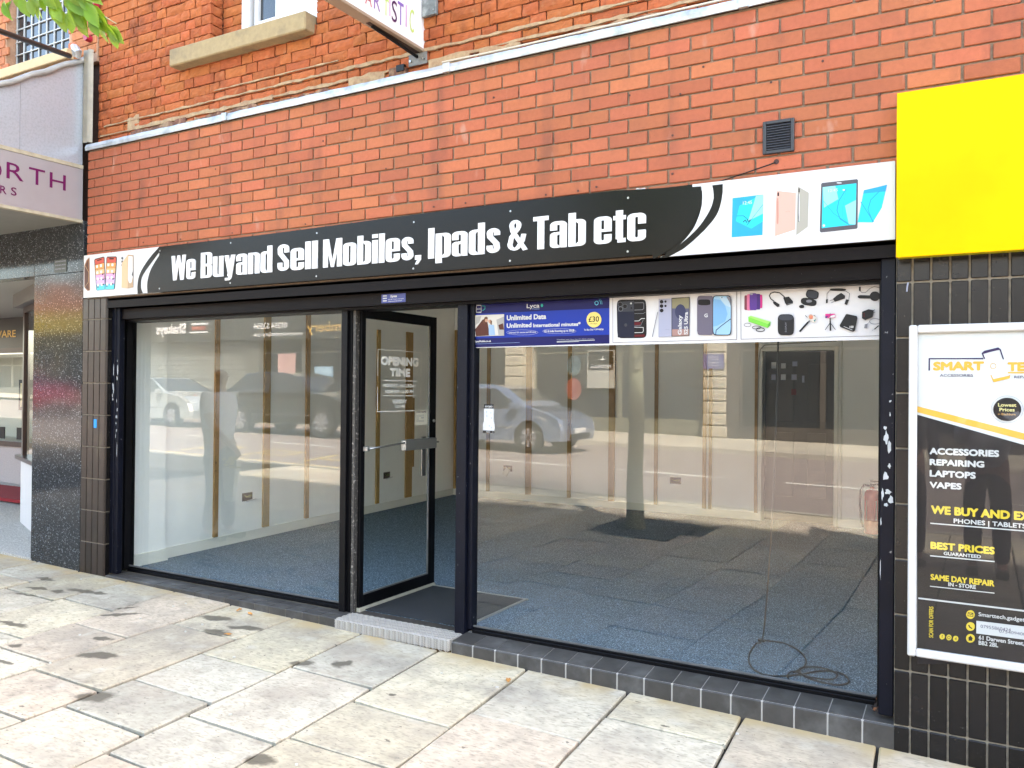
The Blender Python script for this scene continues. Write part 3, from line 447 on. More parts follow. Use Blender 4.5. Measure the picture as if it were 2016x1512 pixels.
('P', 'photo_hair', [(3.656, -0.655), (3.667, -0.666), (3.664, -0.689), (3.655, -0.684)]),
('P', 'photo_brown', [(3.712, -0.691), (3.744, -0.681), (3.752, -0.72), (3.72, -0.719)])],
'banner_phones':[('S', 'phone_black', 0.002, [(4.455, -0.554), (5.154, -0.549)]),
('S', 'phone_black', 0.002, [(4.457, -0.812), (5.156, -0.81)]),
('S', 'phone_black', 0.002, [(4.455, -0.554), (4.458, -0.812)]),
('S', 'phone_black', 0.002, [(5.152, -0.549), (5.154, -0.81)]),
('P', 'phone_black', [(4.658, -0.749), (4.658, -0.767), (4.656, -0.776), (4.653, -0.782), (4.648, -0.786), (4.641, -0.789), (4.626, -0.79), (4.519, -0.789), (4.504, -0.788), (4.497, -0.785), (4.491, -0.781), (4.488, -0.775), (4.486, -0.766), (4.484, -0.747), (4.48, -0.613), (4.481, -0.595), (4.483, -0.586), (4.486, -0.58), (4.491, -0.576), (4.498, -0.573), (4.513, -0.572), (4.621, -0.576), (4.635, -0.577), (4.643, -0.58), (4.648, -0.584), (4.651, -0.59), (4.653, -0.6), (4.655, -0.618)]),
('P', 'phone_navy', [(4.484, -0.585), (4.584, -0.584), (4.586, -0.787), (4.487, -0.784)]),
('P', 'lens_grey', [(4.485, -0.585), (4.581, -0.582), (4.582, -0.641), (4.486, -0.64)]),
('P', 'phone_black', [(4.514, -0.599), (4.513, -0.603), (4.51, -0.607), (4.506, -0.609), (4.501, -0.61), (4.496, -0.609), (4.491, -0.606), (4.489, -0.602), (4.488, -0.597), (4.489, -0.593), (4.491, -0.589), (4.496, -0.586), (4.501, -0.586), (4.506, -0.587), (4.51, -0.59), (4.513, -0.594)]),
('S', 'lens_grey2', 0.001, [(4.514, -0.599), (4.513, -0.603), (4.51, -0.607), (4.506, -0.609), (4.501, -0.61), (4.496, -0.609), (4.491, -0.606), (4.489, -0.602), (4.488, -0.597), (4.489, -0.593), (4.491, -0.589), (4.496, -0.586), (4.501, -0.586), (4.506, -0.587), (4.51, -0.59), (4.513, -0.594), (4.514, -0.599)]),
('P', 'phone_black', [(4.543, -0.612), (4.542, -0.616), (4.539, -0.62), (4.535, -0.622), (4.53, -0.623), (4.525, -0.622), (4.521, -0.619), (4.518, -0.615), (4.517, -0.61), (4.518, -0.606), (4.52, -0.602), (4.525, -0.599), (4.53, -0.599), (4.535, -0.6), (4.539, -0.603), (4.542, -0.607)]),
('S', 'lens_grey2', 0.001, [(4.543, -0.612), (4.542, -0.616), (4.539, -0.62), (4.535, -0.622), (4.53, -0.623), (4.525, -0.622), (4.521, -0.619), (4.518, -0.615), (4.517, -0.61), (4.518, -0.606), (4.52, -0.602), (4.525, -0.599), (4.53, -0.599), (4.535, -0.6), (4.539, -0.603), (4.542, -0.607), (4.543, -0.612)]),
('P', 'phone_black', [(4.517, -0.625), (4.516, -0.63), (4.513, -0.633), (4.509, -0.636), (4.504, -0.637), (4.499, -0.635), (4.495, -0.633), (4.492, -0.629), (4.491, -0.624), (4.492, -0.619), (4.494, -0.615), (4.499, -0.613), (4.504, -0.612), (4.509, -0.613), (4.513, -0.616), (4.516, -0.62)]),
('S', 'lens_grey2', 0.002, [(4.517, -0.625), (4.516, -0.63), (4.513, -0.633), (4.509, -0.636), (4.504, -0.637), (4.499, -0.635), (4.495, -0.633), (4.492, -0.629), (4.491, -0.624), (4.492, -0.619), (4.494, -0.615), (4.499, -0.613), (4.504, -0.612), (4.509, -0.613), (4.513, -0.616), (4.516, -0.62), (4.517, -0.625)]),
('P', 'white_print', [(4.571, -0.596), (4.57, -0.599), (4.567, -0.601), (4.564, -0.6), (4.561, -0.599), (4.56, -0.596), (4.561, -0.593), (4.564, -0.591), (4.567, -0.591), (4.57, -0.593)]),
('P', 'phone_black', [(4.573, -0.622), (4.572, -0.625), (4.57, -0.627), (4.567, -0.627), (4.564, -0.625), (4.563, -0.622), (4.564, -0.619), (4.567, -0.617), (4.57, -0.617), (4.572, -0.619)]),
('S', 'lens_grey2', 0.003, [(4.586, -0.634), (4.634, -0.634), (4.641, -0.627), (4.641, -0.598), (4.636, -0.595), (4.586, -0.594)]),
('S', 'white_print', 0.003, [(4.587, -0.695), (4.613, -0.695), (4.627, -0.683), (4.648, -0.683)]),
('S', 'white_print', 0.003, [(4.588, -0.76), (4.635, -0.76), (4.64, -0.752), (4.639, -0.732), (4.587, -0.729)]),
('S', 'lens_grey2', 0.002, [(4.587, -0.654), (4.639, -0.655), (4.652, -0.648)]),
('S', 'lens_grey2', 0.002, [(4.587, -0.722), (4.625, -0.72), (4.639, -0.69)]),
('P', 'maroon_print', [(4.587, -0.701), (4.63, -0.702), (4.62, -0.719), (4.587, -0.719)]),
('P', 'maroon_print', [(4.588, -0.771), (4.647, -0.77), (4.647, -0.784), (4.588, -0.784)]),
('P', 'lens_grey', [(4.545, -0.716), (4.544, -0.72), (4.541, -0.723), (4.538, -0.725), (4.534, -0.725), (4.531, -0.723), (4.528, -0.72), (4.527, -0.715), (4.528, -0.711), (4.531, -0.708), (4.534, -0.706), (4.538, -0.706), (4.541, -0.708), (4.544, -0.711)]),
('S', 'lens_grey2', 0.004, [(4.722, -0.65), (4.692, -0.787)]),
('P', 'silver_print', [(4.727, -0.578), (4.802, -0.579), (4.804, -0.787), (4.728, -0.788)]),
('P', 'phone_black', [(4.8, -0.577), (4.902, -0.576), (4.901, -0.785), (4.802, -0.787)]),
('P', 'dusk_violet', [(4.803, -0.581), (4.899, -0.579), (4.898, -0.782), (4.806, -0.784)]),
('P', 'dusk_olive', [(4.803, -0.581), (4.899, -0.579), (4.898, -0.638), (4.804, -0.634)]),
('P', 'dusk_pink', [(4.805, -0.748), (4.898, -0.748), (4.898, -0.782), (4.806, -0.784)]),
('P', 'phone_navy2', [(4.881, -0.654), (4.88, -0.665), (4.877, -0.674), (4.872, -0.682), (4.866, -0.688), (4.859, -0.692), (4.851, -0.693), (4.844, -0.692), (4.836, -0.687), (4.83, -0.681), (4.825, -0.672), (4.822, -0.662), (4.821, -0.652), (4.822, -0.642), (4.825, -0.632), (4.83, -0.624), (4.836, -0.618), (4.843, -0.614), (4.851, -0.613), (4.858, -0.615), (4.866, -0.619), (4.872, -0.626), (4.876, -0.634), (4.879, -0.644)]),
('P', 'phone_black', [(4.755, -0.596), (4.754, -0.6), (4.751, -0.603), (4.747, -0.605), (4.742, -0.605), (4.738, -0.603), (4.735, -0.599), (4.734, -0.595), (4.735, -0.59), (4.738, -0.587), (4.742, -0.585), (4.746, -0.585), (4.751, -0.588), (4.754, -0.591)]),
('P', 'phone_black', [(4.755, -0.619), (4.754, -0.623), (4.751, -0.627), (4.747, -0.629), (4.742, -0.628), (4.738, -0.626), (4.735, -0.623), (4.734, -0.618), (4.735, -0.614), (4.738, -0.61), (4.742, -0.609), (4.747, -0.609), (4.751, -0.611), (4.754, -0.615)]),
('P', 'phone_black', [(4.756, -0.643), (4.755, -0.648), (4.752, -0.651), (4.747, -0.653), (4.743, -0.653), (4.739, -0.651), (4.736, -0.647), (4.734, -0.642), (4.735, -0.638), (4.738, -0.635), (4.743, -0.633), (4.747, -0.633), (4.752, -0.635), (4.755, -0.639)]),
('P', 'phone_black', [(4.773, -0.595), (4.772, -0.598), (4.771, -0.6), (4.768, -0.601), (4.765, -0.601), (4.763, -0.6), (4.761, -0.597), (4.76, -0.595), (4.761, -0.592), (4.763, -0.59), (4.765, -0.589), (4.768, -0.589), (4.771, -0.59), (4.772, -0.592)]),
('P', 'phone_black', [(4.773, -0.619), (4.773, -0.622), (4.771, -0.624), (4.768, -0.625), (4.765, -0.625), (4.763, -0.623), (4.761, -0.621), (4.76, -0.618), (4.761, -0.616), (4.763, -0.614), (4.765, -0.613), (4.768, -0.613), (4.771, -0.614), (4.773, -0.616)]),
('T', 'silver_dark', 'SAMSUNG', (4.765, -0.75), (4.79, -0.749), 0.004, 0.0),
('T', 'white_print', 'Galaxy', (4.858, -0.778), (4.858, -0.673), 0.019, 1.2),
('T', 'white_print', 'S25 Ultra', (4.891, -0.778), (4.892, -0.657), 0.018, 1.2),
('P', 'mauve_print', [(5.033, -0.744), (5.033, -0.761), (5.032, -0.771), (5.03, -0.776), (5.028, -0.78), (5.024, -0.783), (5.017, -0.784), (4.961, -0.782), (4.954, -0.781), (4.95, -0.778), (4.947, -0.774), (4.946, -0.768), (4.944, -0.759), (4.944, -0.742), (4.943, -0.612), (4.943, -0.595), (4.944, -0.586), (4.946, -0.58), (4.948, -0.576), (4.952, -0.574), (4.96, -0.573), (5.015, -0.576), (5.023, -0.577), (5.026, -0.58), (5.029, -0.584), (5.031, -0.59), (5.032, -0.599), (5.032, -0.616)]),
('P', 'phone_black', [(5.015, -0.616), (5.013, -0.621), (5.01, -0.623), (5.004, -0.624), (4.995, -0.625), (4.968, -0.624), (4.959, -0.622), (4.953, -0.621), (4.949, -0.618), (4.948, -0.613), (4.948, -0.601), (4.949, -0.597), (4.953, -0.594), (4.958, -0.593), (4.968, -0.593), (4.994, -0.594), (5.004, -0.595), (5.009, -0.597), (5.013, -0.6), (5.014, -0.604)]),
('T', 'white_print', 'G', (4.983, -0.688), (5.001, -0.689), 0.019, 0.8),
('P', 'phone_black', [(5.127, -0.748), (5.127, -0.765), (5.126, -0.774), (5.124, -0.78), (5.121, -0.784), (5.117, -0.787), (5.109, -0.788), (5.047, -0.786), (5.039, -0.785), (5.034, -0.782), (5.031, -0.778), (5.029, -0.772), (5.028, -0.763), (5.028, -0.745), (5.027, -0.615), (5.027, -0.597), (5.028, -0.588), (5.03, -0.582), (5.033, -0.578), (5.037, -0.576), (5.046, -0.575), (5.107, -0.578), (5.115, -0.58), (5.12, -0.583), (5.123, -0.587), (5.124, -0.593), (5.126, -0.602), (5.126, -0.619)]),
('P', 'pixel_sky', [(5.124, -0.745), (5.123, -0.762), (5.122, -0.771), (5.12, -0.777), (5.118, -0.78), (5.114, -0.783), (5.106, -0.784), (5.05, -0.782), (5.042, -0.781), (5.038, -0.778), (5.035, -0.774), (5.033, -0.769), (5.032, -0.76), (5.031, -0.743), (5.03, -0.618), (5.031, -0.601), (5.032, -0.592), (5.034, -0.586), (5.036, -0.582), (5.04, -0.58), (5.048, -0.579), (5.105, -0.582), (5.112, -0.584), (5.116, -0.586), (5.119, -0.59), (5.121, -0.596), (5.122, -0.605), (5.123, -0.622)]),
('P', 'pixel_blue', [(5.031, -0.592), (5.069, -0.6), (5.095, -0.633), (5.107, -0.676), (5.095, -0.714), (5.053, -0.736), (5.032, -0.739)]),
('P', 'pixel_pale', [(5.06, -0.579), (5.122, -0.6), (5.122, -0.642), (5.095, -0.629), (5.073, -0.602)]),
('S', 'phone_black', 0.004, [(5.123, -0.702), (5.07, -0.74), (5.047, -0.759), (5.045, -0.782)]),
('P', 'pixel_grey', [(5.099, -0.583), (5.122, -0.587), (5.123, -0.634), (5.115, -0.612)]),
('P', 'phone_black', [(5.079, -0.588), (5.079, -0.59), (5.077, -0.591), (5.074, -0.59), (5.074, -0.588), (5.074, -0.586), (5.076, -0.585), (5.079, -0.586)])],
'banner_accessories':[('S', 'phone_black', 0.002, [(5.173, -0.549), (5.843, -0.548)]),
('S', 'phone_black', 0.002, [(5.175, -0.809), (5.844, -0.807)]),
('S', 'phone_black', 0.002, [(5.173, -0.549), (5.176, -0.809)]),
('P', 'maroon_soft', [(5.223, -0.645), (5.223, -0.652), (5.222, -0.656), (5.221, -0.658), (5.218, -0.659), (5.198, -0.658), (5.195, -0.657), (5.193, -0.655), (5.192, -0.651), (5.192, -0.644), (5.192, -0.595), (5.192, -0.588), (5.193, -0.584), (5.194, -0.582), (5.197, -0.581), (5.217, -0.582), (5.22, -0.583), (5.222, -0.585), (5.223, -0.589), (5.223, -0.596)]),
('P', 'tab_pinkhot', [(5.232, -0.646), (5.232, -0.654), (5.231, -0.658), (5.23, -0.66), (5.228, -0.661), (5.211, -0.661), (5.208, -0.66), (5.207, -0.657), (5.206, -0.653), (5.206, -0.645), (5.205, -0.591), (5.205, -0.583), (5.206, -0.579), (5.207, -0.577), (5.21, -0.576), (5.227, -0.577), (5.23, -0.578), (5.231, -0.58), (5.232, -0.584), (5.232, -0.593)]),
('P', 'magenta_print', [(5.284, -0.639), (5.284, -0.645), (5.283, -0.649), (5.282, -0.651), (5.279, -0.651), (5.263, -0.651), (5.261, -0.65), (5.259, -0.648), (5.259, -0.644), (5.258, -0.638), (5.258, -0.594), (5.258, -0.587), (5.259, -0.584), (5.26, -0.582), (5.263, -0.581), (5.279, -0.582), (5.281, -0.583), (5.283, -0.585), (5.283, -0.589), (5.284, -0.595)]),
('P', 'violet_dark', [(5.274, -0.644), (5.273, -0.651), (5.273, -0.655), (5.272, -0.658), (5.269, -0.658), (5.255, -0.658), (5.252, -0.657), (5.251, -0.654), (5.25, -0.651), (5.25, -0.643), (5.25, -0.591), (5.25, -0.583), (5.251, -0.58), (5.252, -0.577), (5.254, -0.577), (5.269, -0.577), (5.271, -0.578), (5.272, -0.581), (5.273, -0.585), (5.273, -0.592)]),
('P', 'violet_print', [(5.256, -0.645), (5.256, -0.653), (5.255, -0.657), (5.253, -0.66), (5.25, -0.661), (5.226, -0.66), (5.222, -0.659), (5.221, -0.656), (5.22, -0.652), (5.219, -0.643), (5.219, -0.588), (5.219, -0.58), (5.22, -0.575), (5.222, -0.573), (5.225, -0.572), (5.249, -0.573), (5.252, -0.575), (5.254, -0.577), (5.255, -0.581), (5.256, -0.59)]),
('P', 'silver_print', [(5.235, -0.578), (5.235, -0.579), (5.234, -0.58), (5.233, -0.58), (5.231, -0.581), (5.226, -0.58), (5.224, -0.58), (5.223, -0.58), (5.223, -0.579), (5.222, -0.578), (5.222, -0.575), (5.223, -0.574), (5.223, -0.573), (5.224, -0.573), (5.226, -0.573), (5.231, -0.573), (5.233, -0.573), (5.234, -0.574), (5.235, -0.574), (5.235, -0.575)]),
('S', 'acc_black', 0.005, [(5.344, -0.62), (5.326, -0.605), (5.319, -0.589), (5.326, -0.577), (5.344, -0.572), (5.37, -0.577), (5.388, -0.593), (5.397, -0.602)]),
('P', 'acc_black', [(5.388, -0.602), (5.416, -0.598), (5.436, -0.623), (5.436, -0.634), (5.406, -0.643), (5.397, -0.63)]),
('P', 'acc_black', [(5.337, -0.622), (5.348, -0.62), (5.37, -0.635), (5.37, -0.646), (5.359, -0.649), (5.341, -0.633)]),
('S', 'silver_dark', 0.002, [(5.408, -0.637), (5.431, -0.632)]),
('S', 'silver_dark', 0.002, [(5.361, -0.649), (5.373, -0.646)]),
('P', 'acc_black', [(5.558, -0.607), (5.555, -0.613), (5.551, -0.616), (5.545, -0.618), (5.538, -0.618), (5.525, -0.615), (5.512, -0.611), (5.506, -0.607), (5.501, -0.603), (5.499, -0.597), (5.498, -0.591), (5.501, -0.579), (5.504, -0.573), (5.508, -0.569), (5.513, -0.568), (5.521, -0.568), (5.534, -0.571), (5.547, -0.575), (5.553, -0.579), (5.558, -0.583), (5.56, -0.588), (5.56, -0.595)]),
('P', 'acc_black', [(5.549, -0.642), (5.546, -0.647), (5.541, -0.65), (5.533, -0.651), (5.524, -0.651), (5.509, -0.648), (5.495, -0.645), (5.486, -0.641), (5.479, -0.636), (5.475, -0.631), (5.474, -0.625), (5.475, -0.617), (5.478, -0.612), (5.484, -0.609), (5.491, -0.608), (5.501, -0.608), (5.515, -0.611), (5.529, -0.615), (5.538, -0.619), (5.545, -0.623), (5.549, -0.628), (5.55, -0.634)]),
('P', 'lens_grey2', [(5.528, -0.627), (5.527, -0.63), (5.523, -0.632), (5.517, -0.633), (5.511, -0.633), (5.505, -0.632), (5.501, -0.629), (5.5, -0.626), (5.501, -0.622), (5.505, -0.62), (5.511, -0.619), (5.517, -0.619), (5.523, -0.621), (5.527, -0.624)]),
('P', 'lens_grey', [(5.554, -0.604), (5.551, -0.609), (5.548, -0.612), (5.543, -0.613), (5.537, -0.613), (5.526, -0.611), (5.515, -0.607), (5.509, -0.604), (5.506, -0.601), (5.504, -0.596), (5.503, -0.591), (5.505, -0.581), (5.508, -0.576), (5.511, -0.574), (5.516, -0.572), (5.522, -0.573), (5.533, -0.575), (5.544, -0.579), (5.549, -0.582), (5.553, -0.585), (5.555, -0.589), (5.555, -0.595)]),
('P', 'acc_black', [(5.491, -0.654), (5.49, -0.657), (5.487, -0.659), (5.482, -0.66), (5.476, -0.66), (5.471, -0.659), (5.468, -0.656), (5.466, -0.653), (5.466, -0.649), (5.468, -0.646), (5.471, -0.644), (5.476, -0.643), (5.482, -0.643), (5.487, -0.644), (5.49, -0.647), (5.491, -0.65)]),
('S', 'acc_black', 0.002, [(5.598, -0.621), (5.599, -0.592), (5.612, -0.577), (5.687, -0.585), (5.703, -0.597), (5.7, -0.624)]),
('P', 'acc_black', [(5.687, -0.579), (5.685, -0.581), (5.68, -0.582), (5.672, -0.582), (5.661, -0.582), (5.639, -0.581), (5.627, -0.58), (5.619, -0.579), (5.614, -0.577), (5.612, -0.575), (5.612, -0.572), (5.614, -0.57), (5.619, -0.569), (5.627, -0.569), (5.638, -0.569), (5.661, -0.57), (5.672, -0.571), (5.68, -0.573), (5.685, -0.574), (5.687, -0.576)]),
('P', 'acc_black', [(5.594, -0.621), (5.603, -0.619), (5.602, -0.639), (5.594, -0.641)]),
('P', 'acc_black', [(5.687, -0.625), (5.702, -0.627), (5.692, -0.653), (5.68, -0.648)]),
('P', 'acc_black', [(5.645, -0.603), (5.665, -0.592), (5.683, -0.607), (5.682, -0.621), (5.636, -0.635), (5.626, -0.62)]),
('S', 'acc_black', 0.002, [(5.633, -0.622), (5.612, -0.628)]),
('S', 'acc_black', 0.002, [(5.636, -0.631), (5.619, -0.639)]),
('P', 'acc_black', [(5.754, -0.582), (5.754, -0.585), (5.754, -0.586), (5.753, -0.587), (5.752, -0.588), (5.748, -0.588), (5.747, -0.587), (5.746, -0.586), (5.746, -0.584), (5.746, -0.581), (5.746, -0.573), (5.746, -0.57), (5.746, -0.568), (5.747, -0.567), (5.748, -0.567), (5.752, -0.567), (5.753, -0.567), (5.753, -0.568), (5.754, -0.57), (5.754, -0.573)]),
('S', 'acc_black', 0.002, [(5.751, -0.587), (5.76, -0.596), (5.776, -0.596), (5.796, -0.577), (5.815, -0.569), (5.838, -0.576)]),
('P', 'acc_black', [(5.841, -0.617), (5.84, -0.624), (5.837, -0.63), (5.833, -0.634), (5.827, -0.638), (5.821, -0.639), (5.814, -0.639), (5.808, -0.637), (5.802, -0.633), (5.798, -0.628), (5.795, -0.622), (5.794, -0.615), (5.795, -0.608), (5.798, -0.603), (5.802, -0.598), (5.807, -0.594), (5.814, -0.593), (5.821, -0.593), (5.827, -0.595), (5.833, -0.599), (5.837, -0.604), (5.84, -0.611)]),
('P', 'acc_black', [(5.74, -0.611), (5.75, -0.607), (5.799, -0.611), (5.803, -0.627), (5.75, -0.624), (5.741, -0.619)]),
('P', 'lime_print', [(5.214, -0.694), (5.227, -0.689), (5.327, -0.723), (5.325, -0.743), (5.312, -0.755), (5.215, -0.719)]),
('P', 'lime_light', [(5.216, -0.695), (5.227, -0.689), (5.327, -0.723), (5.314, -0.734)]),
('P', 'lime_dark', [(5.314, -0.734), (5.327, -0.723), (5.325, -0.743), (5.312, -0.755)]),
('S', 'acc_black', 0.002, [(5.228, -0.737), (5.227, -0.74), (5.223, -0.743), (5.217, -0.745), (5.21, -0.745), (5.203, -0.744), (5.198, -0.742), (5.194, -0.739), (5.192, -0.735), (5.194, -0.732), (5.197, -0.729), (5.203, -0.727), (5.21, -0.727), (5.217, -0.728), (5.223, -0.73), (5.227, -0.733), (5.228, -0.737)]),
('S', 'acc_black', 0.003, [(5.279, -0.751), (5.278, -0.754), (5.273, -0.756), (5.266, -0.758), (5.257, -0.758), (5.249, -0.757), (5.241, -0.756), (5.236, -0.753), (5.235, -0.75), (5.236, -0.747), (5.241, -0.745), (5.248, -0.743), (5.257, -0.743), (5.266, -0.744), (5.273, -0.746), (5.278, -0.748), (5.279, -0.751)]),
('S', 'acc_black', 0.004, [(5.297, -0.763), (5.295, -0.767), (5.291, -0.77), (5.284, -0.772), (5.276, -0.772), (5.268, -0.771), (5.261, -0.769), (5.256, -0.766), (5.254, -0.762), (5.256, -0.758), (5.26, -0.755), (5.267, -0.753), (5.276, -0.753), (5.284, -0.754), (5.291, -0.756), (5.295, -0.759), (5.297, -0.763)]),
('P', 'acc_black', [(5.443, -0.762), (5.442, -0.775), (5.441, -0.782), (5.438, -0.788), (5.434, -0.792), (5.428, -0.794), (5.419, -0.795), (5.388, -0.794), (5.379, -0.793), (5.373, -0.79), (5.369, -0.786), (5.366, -0.781), (5.364, -0.773), (5.363, -0.76), (5.363, -0.72), (5.363, -0.707), (5.365, -0.699), (5.368, -0.694), (5.372, -0.69), (5.378, -0.688), (5.387, -0.687), (5.418, -0.688), (5.427, -0.69), (5.433, -0.693), (5.437, -0.697), (5.44, -0.702), (5.442, -0.71), (5.443, -0.722)]),
('P', 'lens_grey', [(5.438, -0.709), (5.436, -0.713), (5.433, -0.715), (5.428, -0.717), (5.421, -0.718), (5.412, -0.718), (5.394, -0.718), (5.384, -0.717), (5.378, -0.715), (5.373, -0.713), (5.369, -0.711), (5.368, -0.707), (5.368, -0.7), (5.369, -0.697), (5.372, -0.694), (5.377, -0.692), (5.384, -0.691), (5.394, -0.691), (5.412, -0.692), (5.421, -0.693), (5.428, -0.694), (5.433, -0.696), (5.436, -0.699), (5.438, -0.703)]),
('T', 'lens_grey2', 'SONY', (5.407, -0.779), (5.407, -0.727), 0.008, 0.3),
('S', 'acc_black', 0.009, [(5.47, -0.778), (5.511, -0.731)]),
('S', 'acc_black', 0.005, [(5.511, -0.731), (5.52, -0.723)]),
('P', 'photo_pale', [(5.502, -0.705), (5.527, -0.691), (5.555, -0.714), (5.544, -0.735), (5.516, -0.723)]),
('P', 'skin_print', [(5.534, -0.706), (5.533, -0.711), (5.53, -0.715), (5.526, -0.718), (5.521, -0.717), (5.517, -0.715), (5.514, -0.71), (5.513, -0.705), (5.514, -0.7), (5.517, -0.695), (5.521, -0.693), (5.525, -0.693), (5.53, -0.696), (5.533, -0.7)]),
('S', 'acc_black', 0.003, [(5.497, -0.697), (5.507, -0.708)]),
('S', 'acc_black', 0.003, [(5.537, -0.697), (5.546, -0.704)]),
('P', 'teal_dark', [(5.537, -0.726), (5.548, -0.713), (5.544, -0.732)]),
('P', 'coral_print', [(5.516, -0.701), (5.534, -0.7), (5.532, -0.717), (5.52, -0.716)]),
('P', 'magenta_print', [(5.592, -0.693), (5.638, -0.694), (5.639, -0.714), (5.592, -0.714)]),
('P', 'white_soft', [(5.615, -0.705), (5.637, -0.698), (5.637, -0.712), (5.61, -0.713)]),
('P', 'violet_dark', [(5.592, -0.704), (5.606, -0.706), (5.599, -0.714), (5.592, -0.714)]),
('S', 'acc_black', 0.002, [(5.615, -0.69), (5.615, -0.752)]),
('P', 'acc_black', [(5.612, -0.716), (5.618, -0.716), (5.621, -0.777), (5.613, -0.778)]),
('S', 'acc_black', 0.003, [(5.613, -0.741), (5.592, -0.773)]),
('S', 'acc_black', 0.003, [(5.618, -0.741), (5.64, -0.773)]),
('P', 'acc_black', [(5.692, -0.697), (5.737, -0.709), (5.741, -0.718), (5.73, -0.78), (5.721, -0.786), (5.663, -0.761), (5.659, -0.752), (5.687, -0.7)]),
('S', 'white_print', 0.002, [(5.678, -0.758), (5.718, -0.777)]),
('T', 'white_print', '100', (5.705, -0.766), (5.723, -0.768), 0.011, 0.8),
('P', 'acc_black', [(5.761, -0.689), (5.79, -0.678), (5.813, -0.684), (5.809, -0.715), (5.776, -0.731), (5.761, -0.721)]),
('S', 'acc_black', 0.003, [(5.81, -0.685), (5.819, -0.682)]),
('S', 'acc_black', 0.002, [(5.81, -0.696), (5.82, -0.694)]),
('P', 'maroon_print', [(5.773, -0.7), (5.773, -0.702), (5.771, -0.704), (5.77, -0.704), (5.768, -0.702), (5.768, -0.7), (5.768, -0.697), (5.77, -0.696), (5.771, -0.696), (5.773, -0.697)]),
('P', 'maroon_print', [(5.773, -0.711), (5.773, -0.713), (5.771, -0.715), (5.77, -0.715), (5.768, -0.713), (5.768, -0.71), (5.768, -0.708), (5.77, -0.706), (5.771, -0.706), (5.773, -0.708)]),
('S', 'lens_grey2', 0.003, [(5.844, -0.738), (5.842, -0.744), (5.837, -0.748), (5.829, -0.75), (5.82, -0.751), (5.81, -0.75), (5.802, -0.747), (5.797, -0.742), (5.795, -0.737), (5.797, -0.732), (5.802, -0.728), (5.81, -0.725), (5.82, -0.724), (5.829, -0.726), (5.837, -0.729), (5.842, -0.733), (5.844, -0.738)]),
('S', 'lens_grey2', 0.002, [(5.797, -0.738), (5.784, -0.75)]),
('P', 'lens_grey2', [(5.774, -0.751), (5.787, -0.748), (5.784, -0.77), (5.771, -0.769)]),
('S', 'acc_black', 0.005, [(5.836, -0.759), (5.817, -0.776)]),
('S', 'silver_dark', 0.002, [(5.817, -0.776), (5.806, -0.782)])],
'poster':[('P', 'poster_dark', [(6.016, -1.178), (6.486, -1.315), (6.49, -2.212), (6.022, -2.292)]),
('P', 'poster_yellow', [(6.016, -1.14), (6.486, -1.264), (6.486, -1.293), (6.016, -1.167)]),
('S', 'purple_print', 0.006, [(6.273, -0.93), (6.064, -0.928), (6.064, -0.981)]),
('T', 'poster_yellow', 'SMART', (6.079, -0.982), (6.276, -0.981), 0.04, 1.8),
('T', 'poster_yellow', 'TECH', (6.363, -0.985), (6.502, -0.985), 0.039, 1.8),
('P', 'poster_yellow', [(6.364, -0.988), (6.485, -0.988), (6.485, -0.995), (6.364, -0.994)]),
('T', 'purple_print', 'ACCESSORIES', (6.106, -1.009), (6.235, -1.008), 0.012, 0.2),
('T', 'purple_print', 'REPAIRING', (6.388, -1.015), (6.485, -1.015), 0.011, 0.2),
('S', 'purple_print', 0.005, [(6.278, -0.931), (6.269, -0.907), (6.278, -0.898), (6.328, -0.885), (6.336, -0.892), (6.348, -0.934)]),
('P', 'purple_print', [(6.271, -0.91), (6.278, -0.898), (6.328, -0.885), (6.336, -0.892), (6.297, -0.902)]),
('S', 'poster_yellow', 0.004, [(6.302, -1.001), (6.312, -1.029), (6.369, -1.013), (6.372, -1.001)]),
('P', 'poster_yellow', [(6.309, -1.019), (6.372, -1.003), (6.372, -1.015), (6.315, -1.032)]),
('S', 'poster_yellow', 0.002, [(6.321, -0.962), (6.32, -0.966), (6.319, -0.969), (6.316, -0.972), (6.314, -0.973), (6.31, -0.974), (6.307, -0.973), (6.304, -0.972), (6.302, -0.969), (6.301, -0.966), (6.3, -0.962), (6.301, -0.959), (6.302, -0.955), (6.304, -0.953), (6.307, -0.951), (6.31, -0.95), (6.314, -0.951), (6.316, -0.953), (6.319, -0.955), (6.32, -0.959), (6.321, -0.962)]),
('S', 'lens_grey2', 0.001, [(6.422, -1.147), (6.42, -1.158), (6.417, -1.169), (6.412, -1.179), (6.405, -1.188), (6.396, -1.195), (6.386, -1.201), (6.375, -1.204), (6.363, -1.206), (6.351, -1.205), (6.34, -1.202), (6.33, -1.197), (6.321, -1.19), (6.313, -1.181), (6.308, -1.171), (6.304, -1.16), (6.303, -1.149), (6.304, -1.138), (6.308, -1.127), (6.313, -1.116), (6.321, -1.107), (6.33, -1.1), (6.34, -1.095), (6.351, -1.091), (6.363, -1.09), (6.374, -1.091), (6.385, -1.094), (6.395, -1.099), (6.404, -1.106), (6.412, -1.115), (6.417, -1.125), (6.42, -1.135), (6.422, -1.147)]),
('P', 'poster_dark', [(6.414, -1.147), (6.413, -1.157), (6.41, -1.166), (6.406, -1.175), (6.399, -1.182), (6.391, -1.189), (6.383, -1.194), (6.373, -1.197), (6.363, -1.198), (6.353, -1.197), (6.343, -1.195), (6.334, -1.19), (6.326, -1.184), (6.32, -1.177), (6.315, -1.168), (6.312, -1.159), (6.311, -1.149), (6.312, -1.139), (6.315, -1.13), (6.32, -1.121), (6.326, -1.113), (6.334, -1.107), (6.343, -1.102), (6.353, -1.099), (6.363, -1.098), (6.373, -1.099), (6.382, -1.101), (6.391, -1.106), (6.399, -1.112), (6.405, -1.119), (6.41, -1.128), (6.413, -1.137)]),
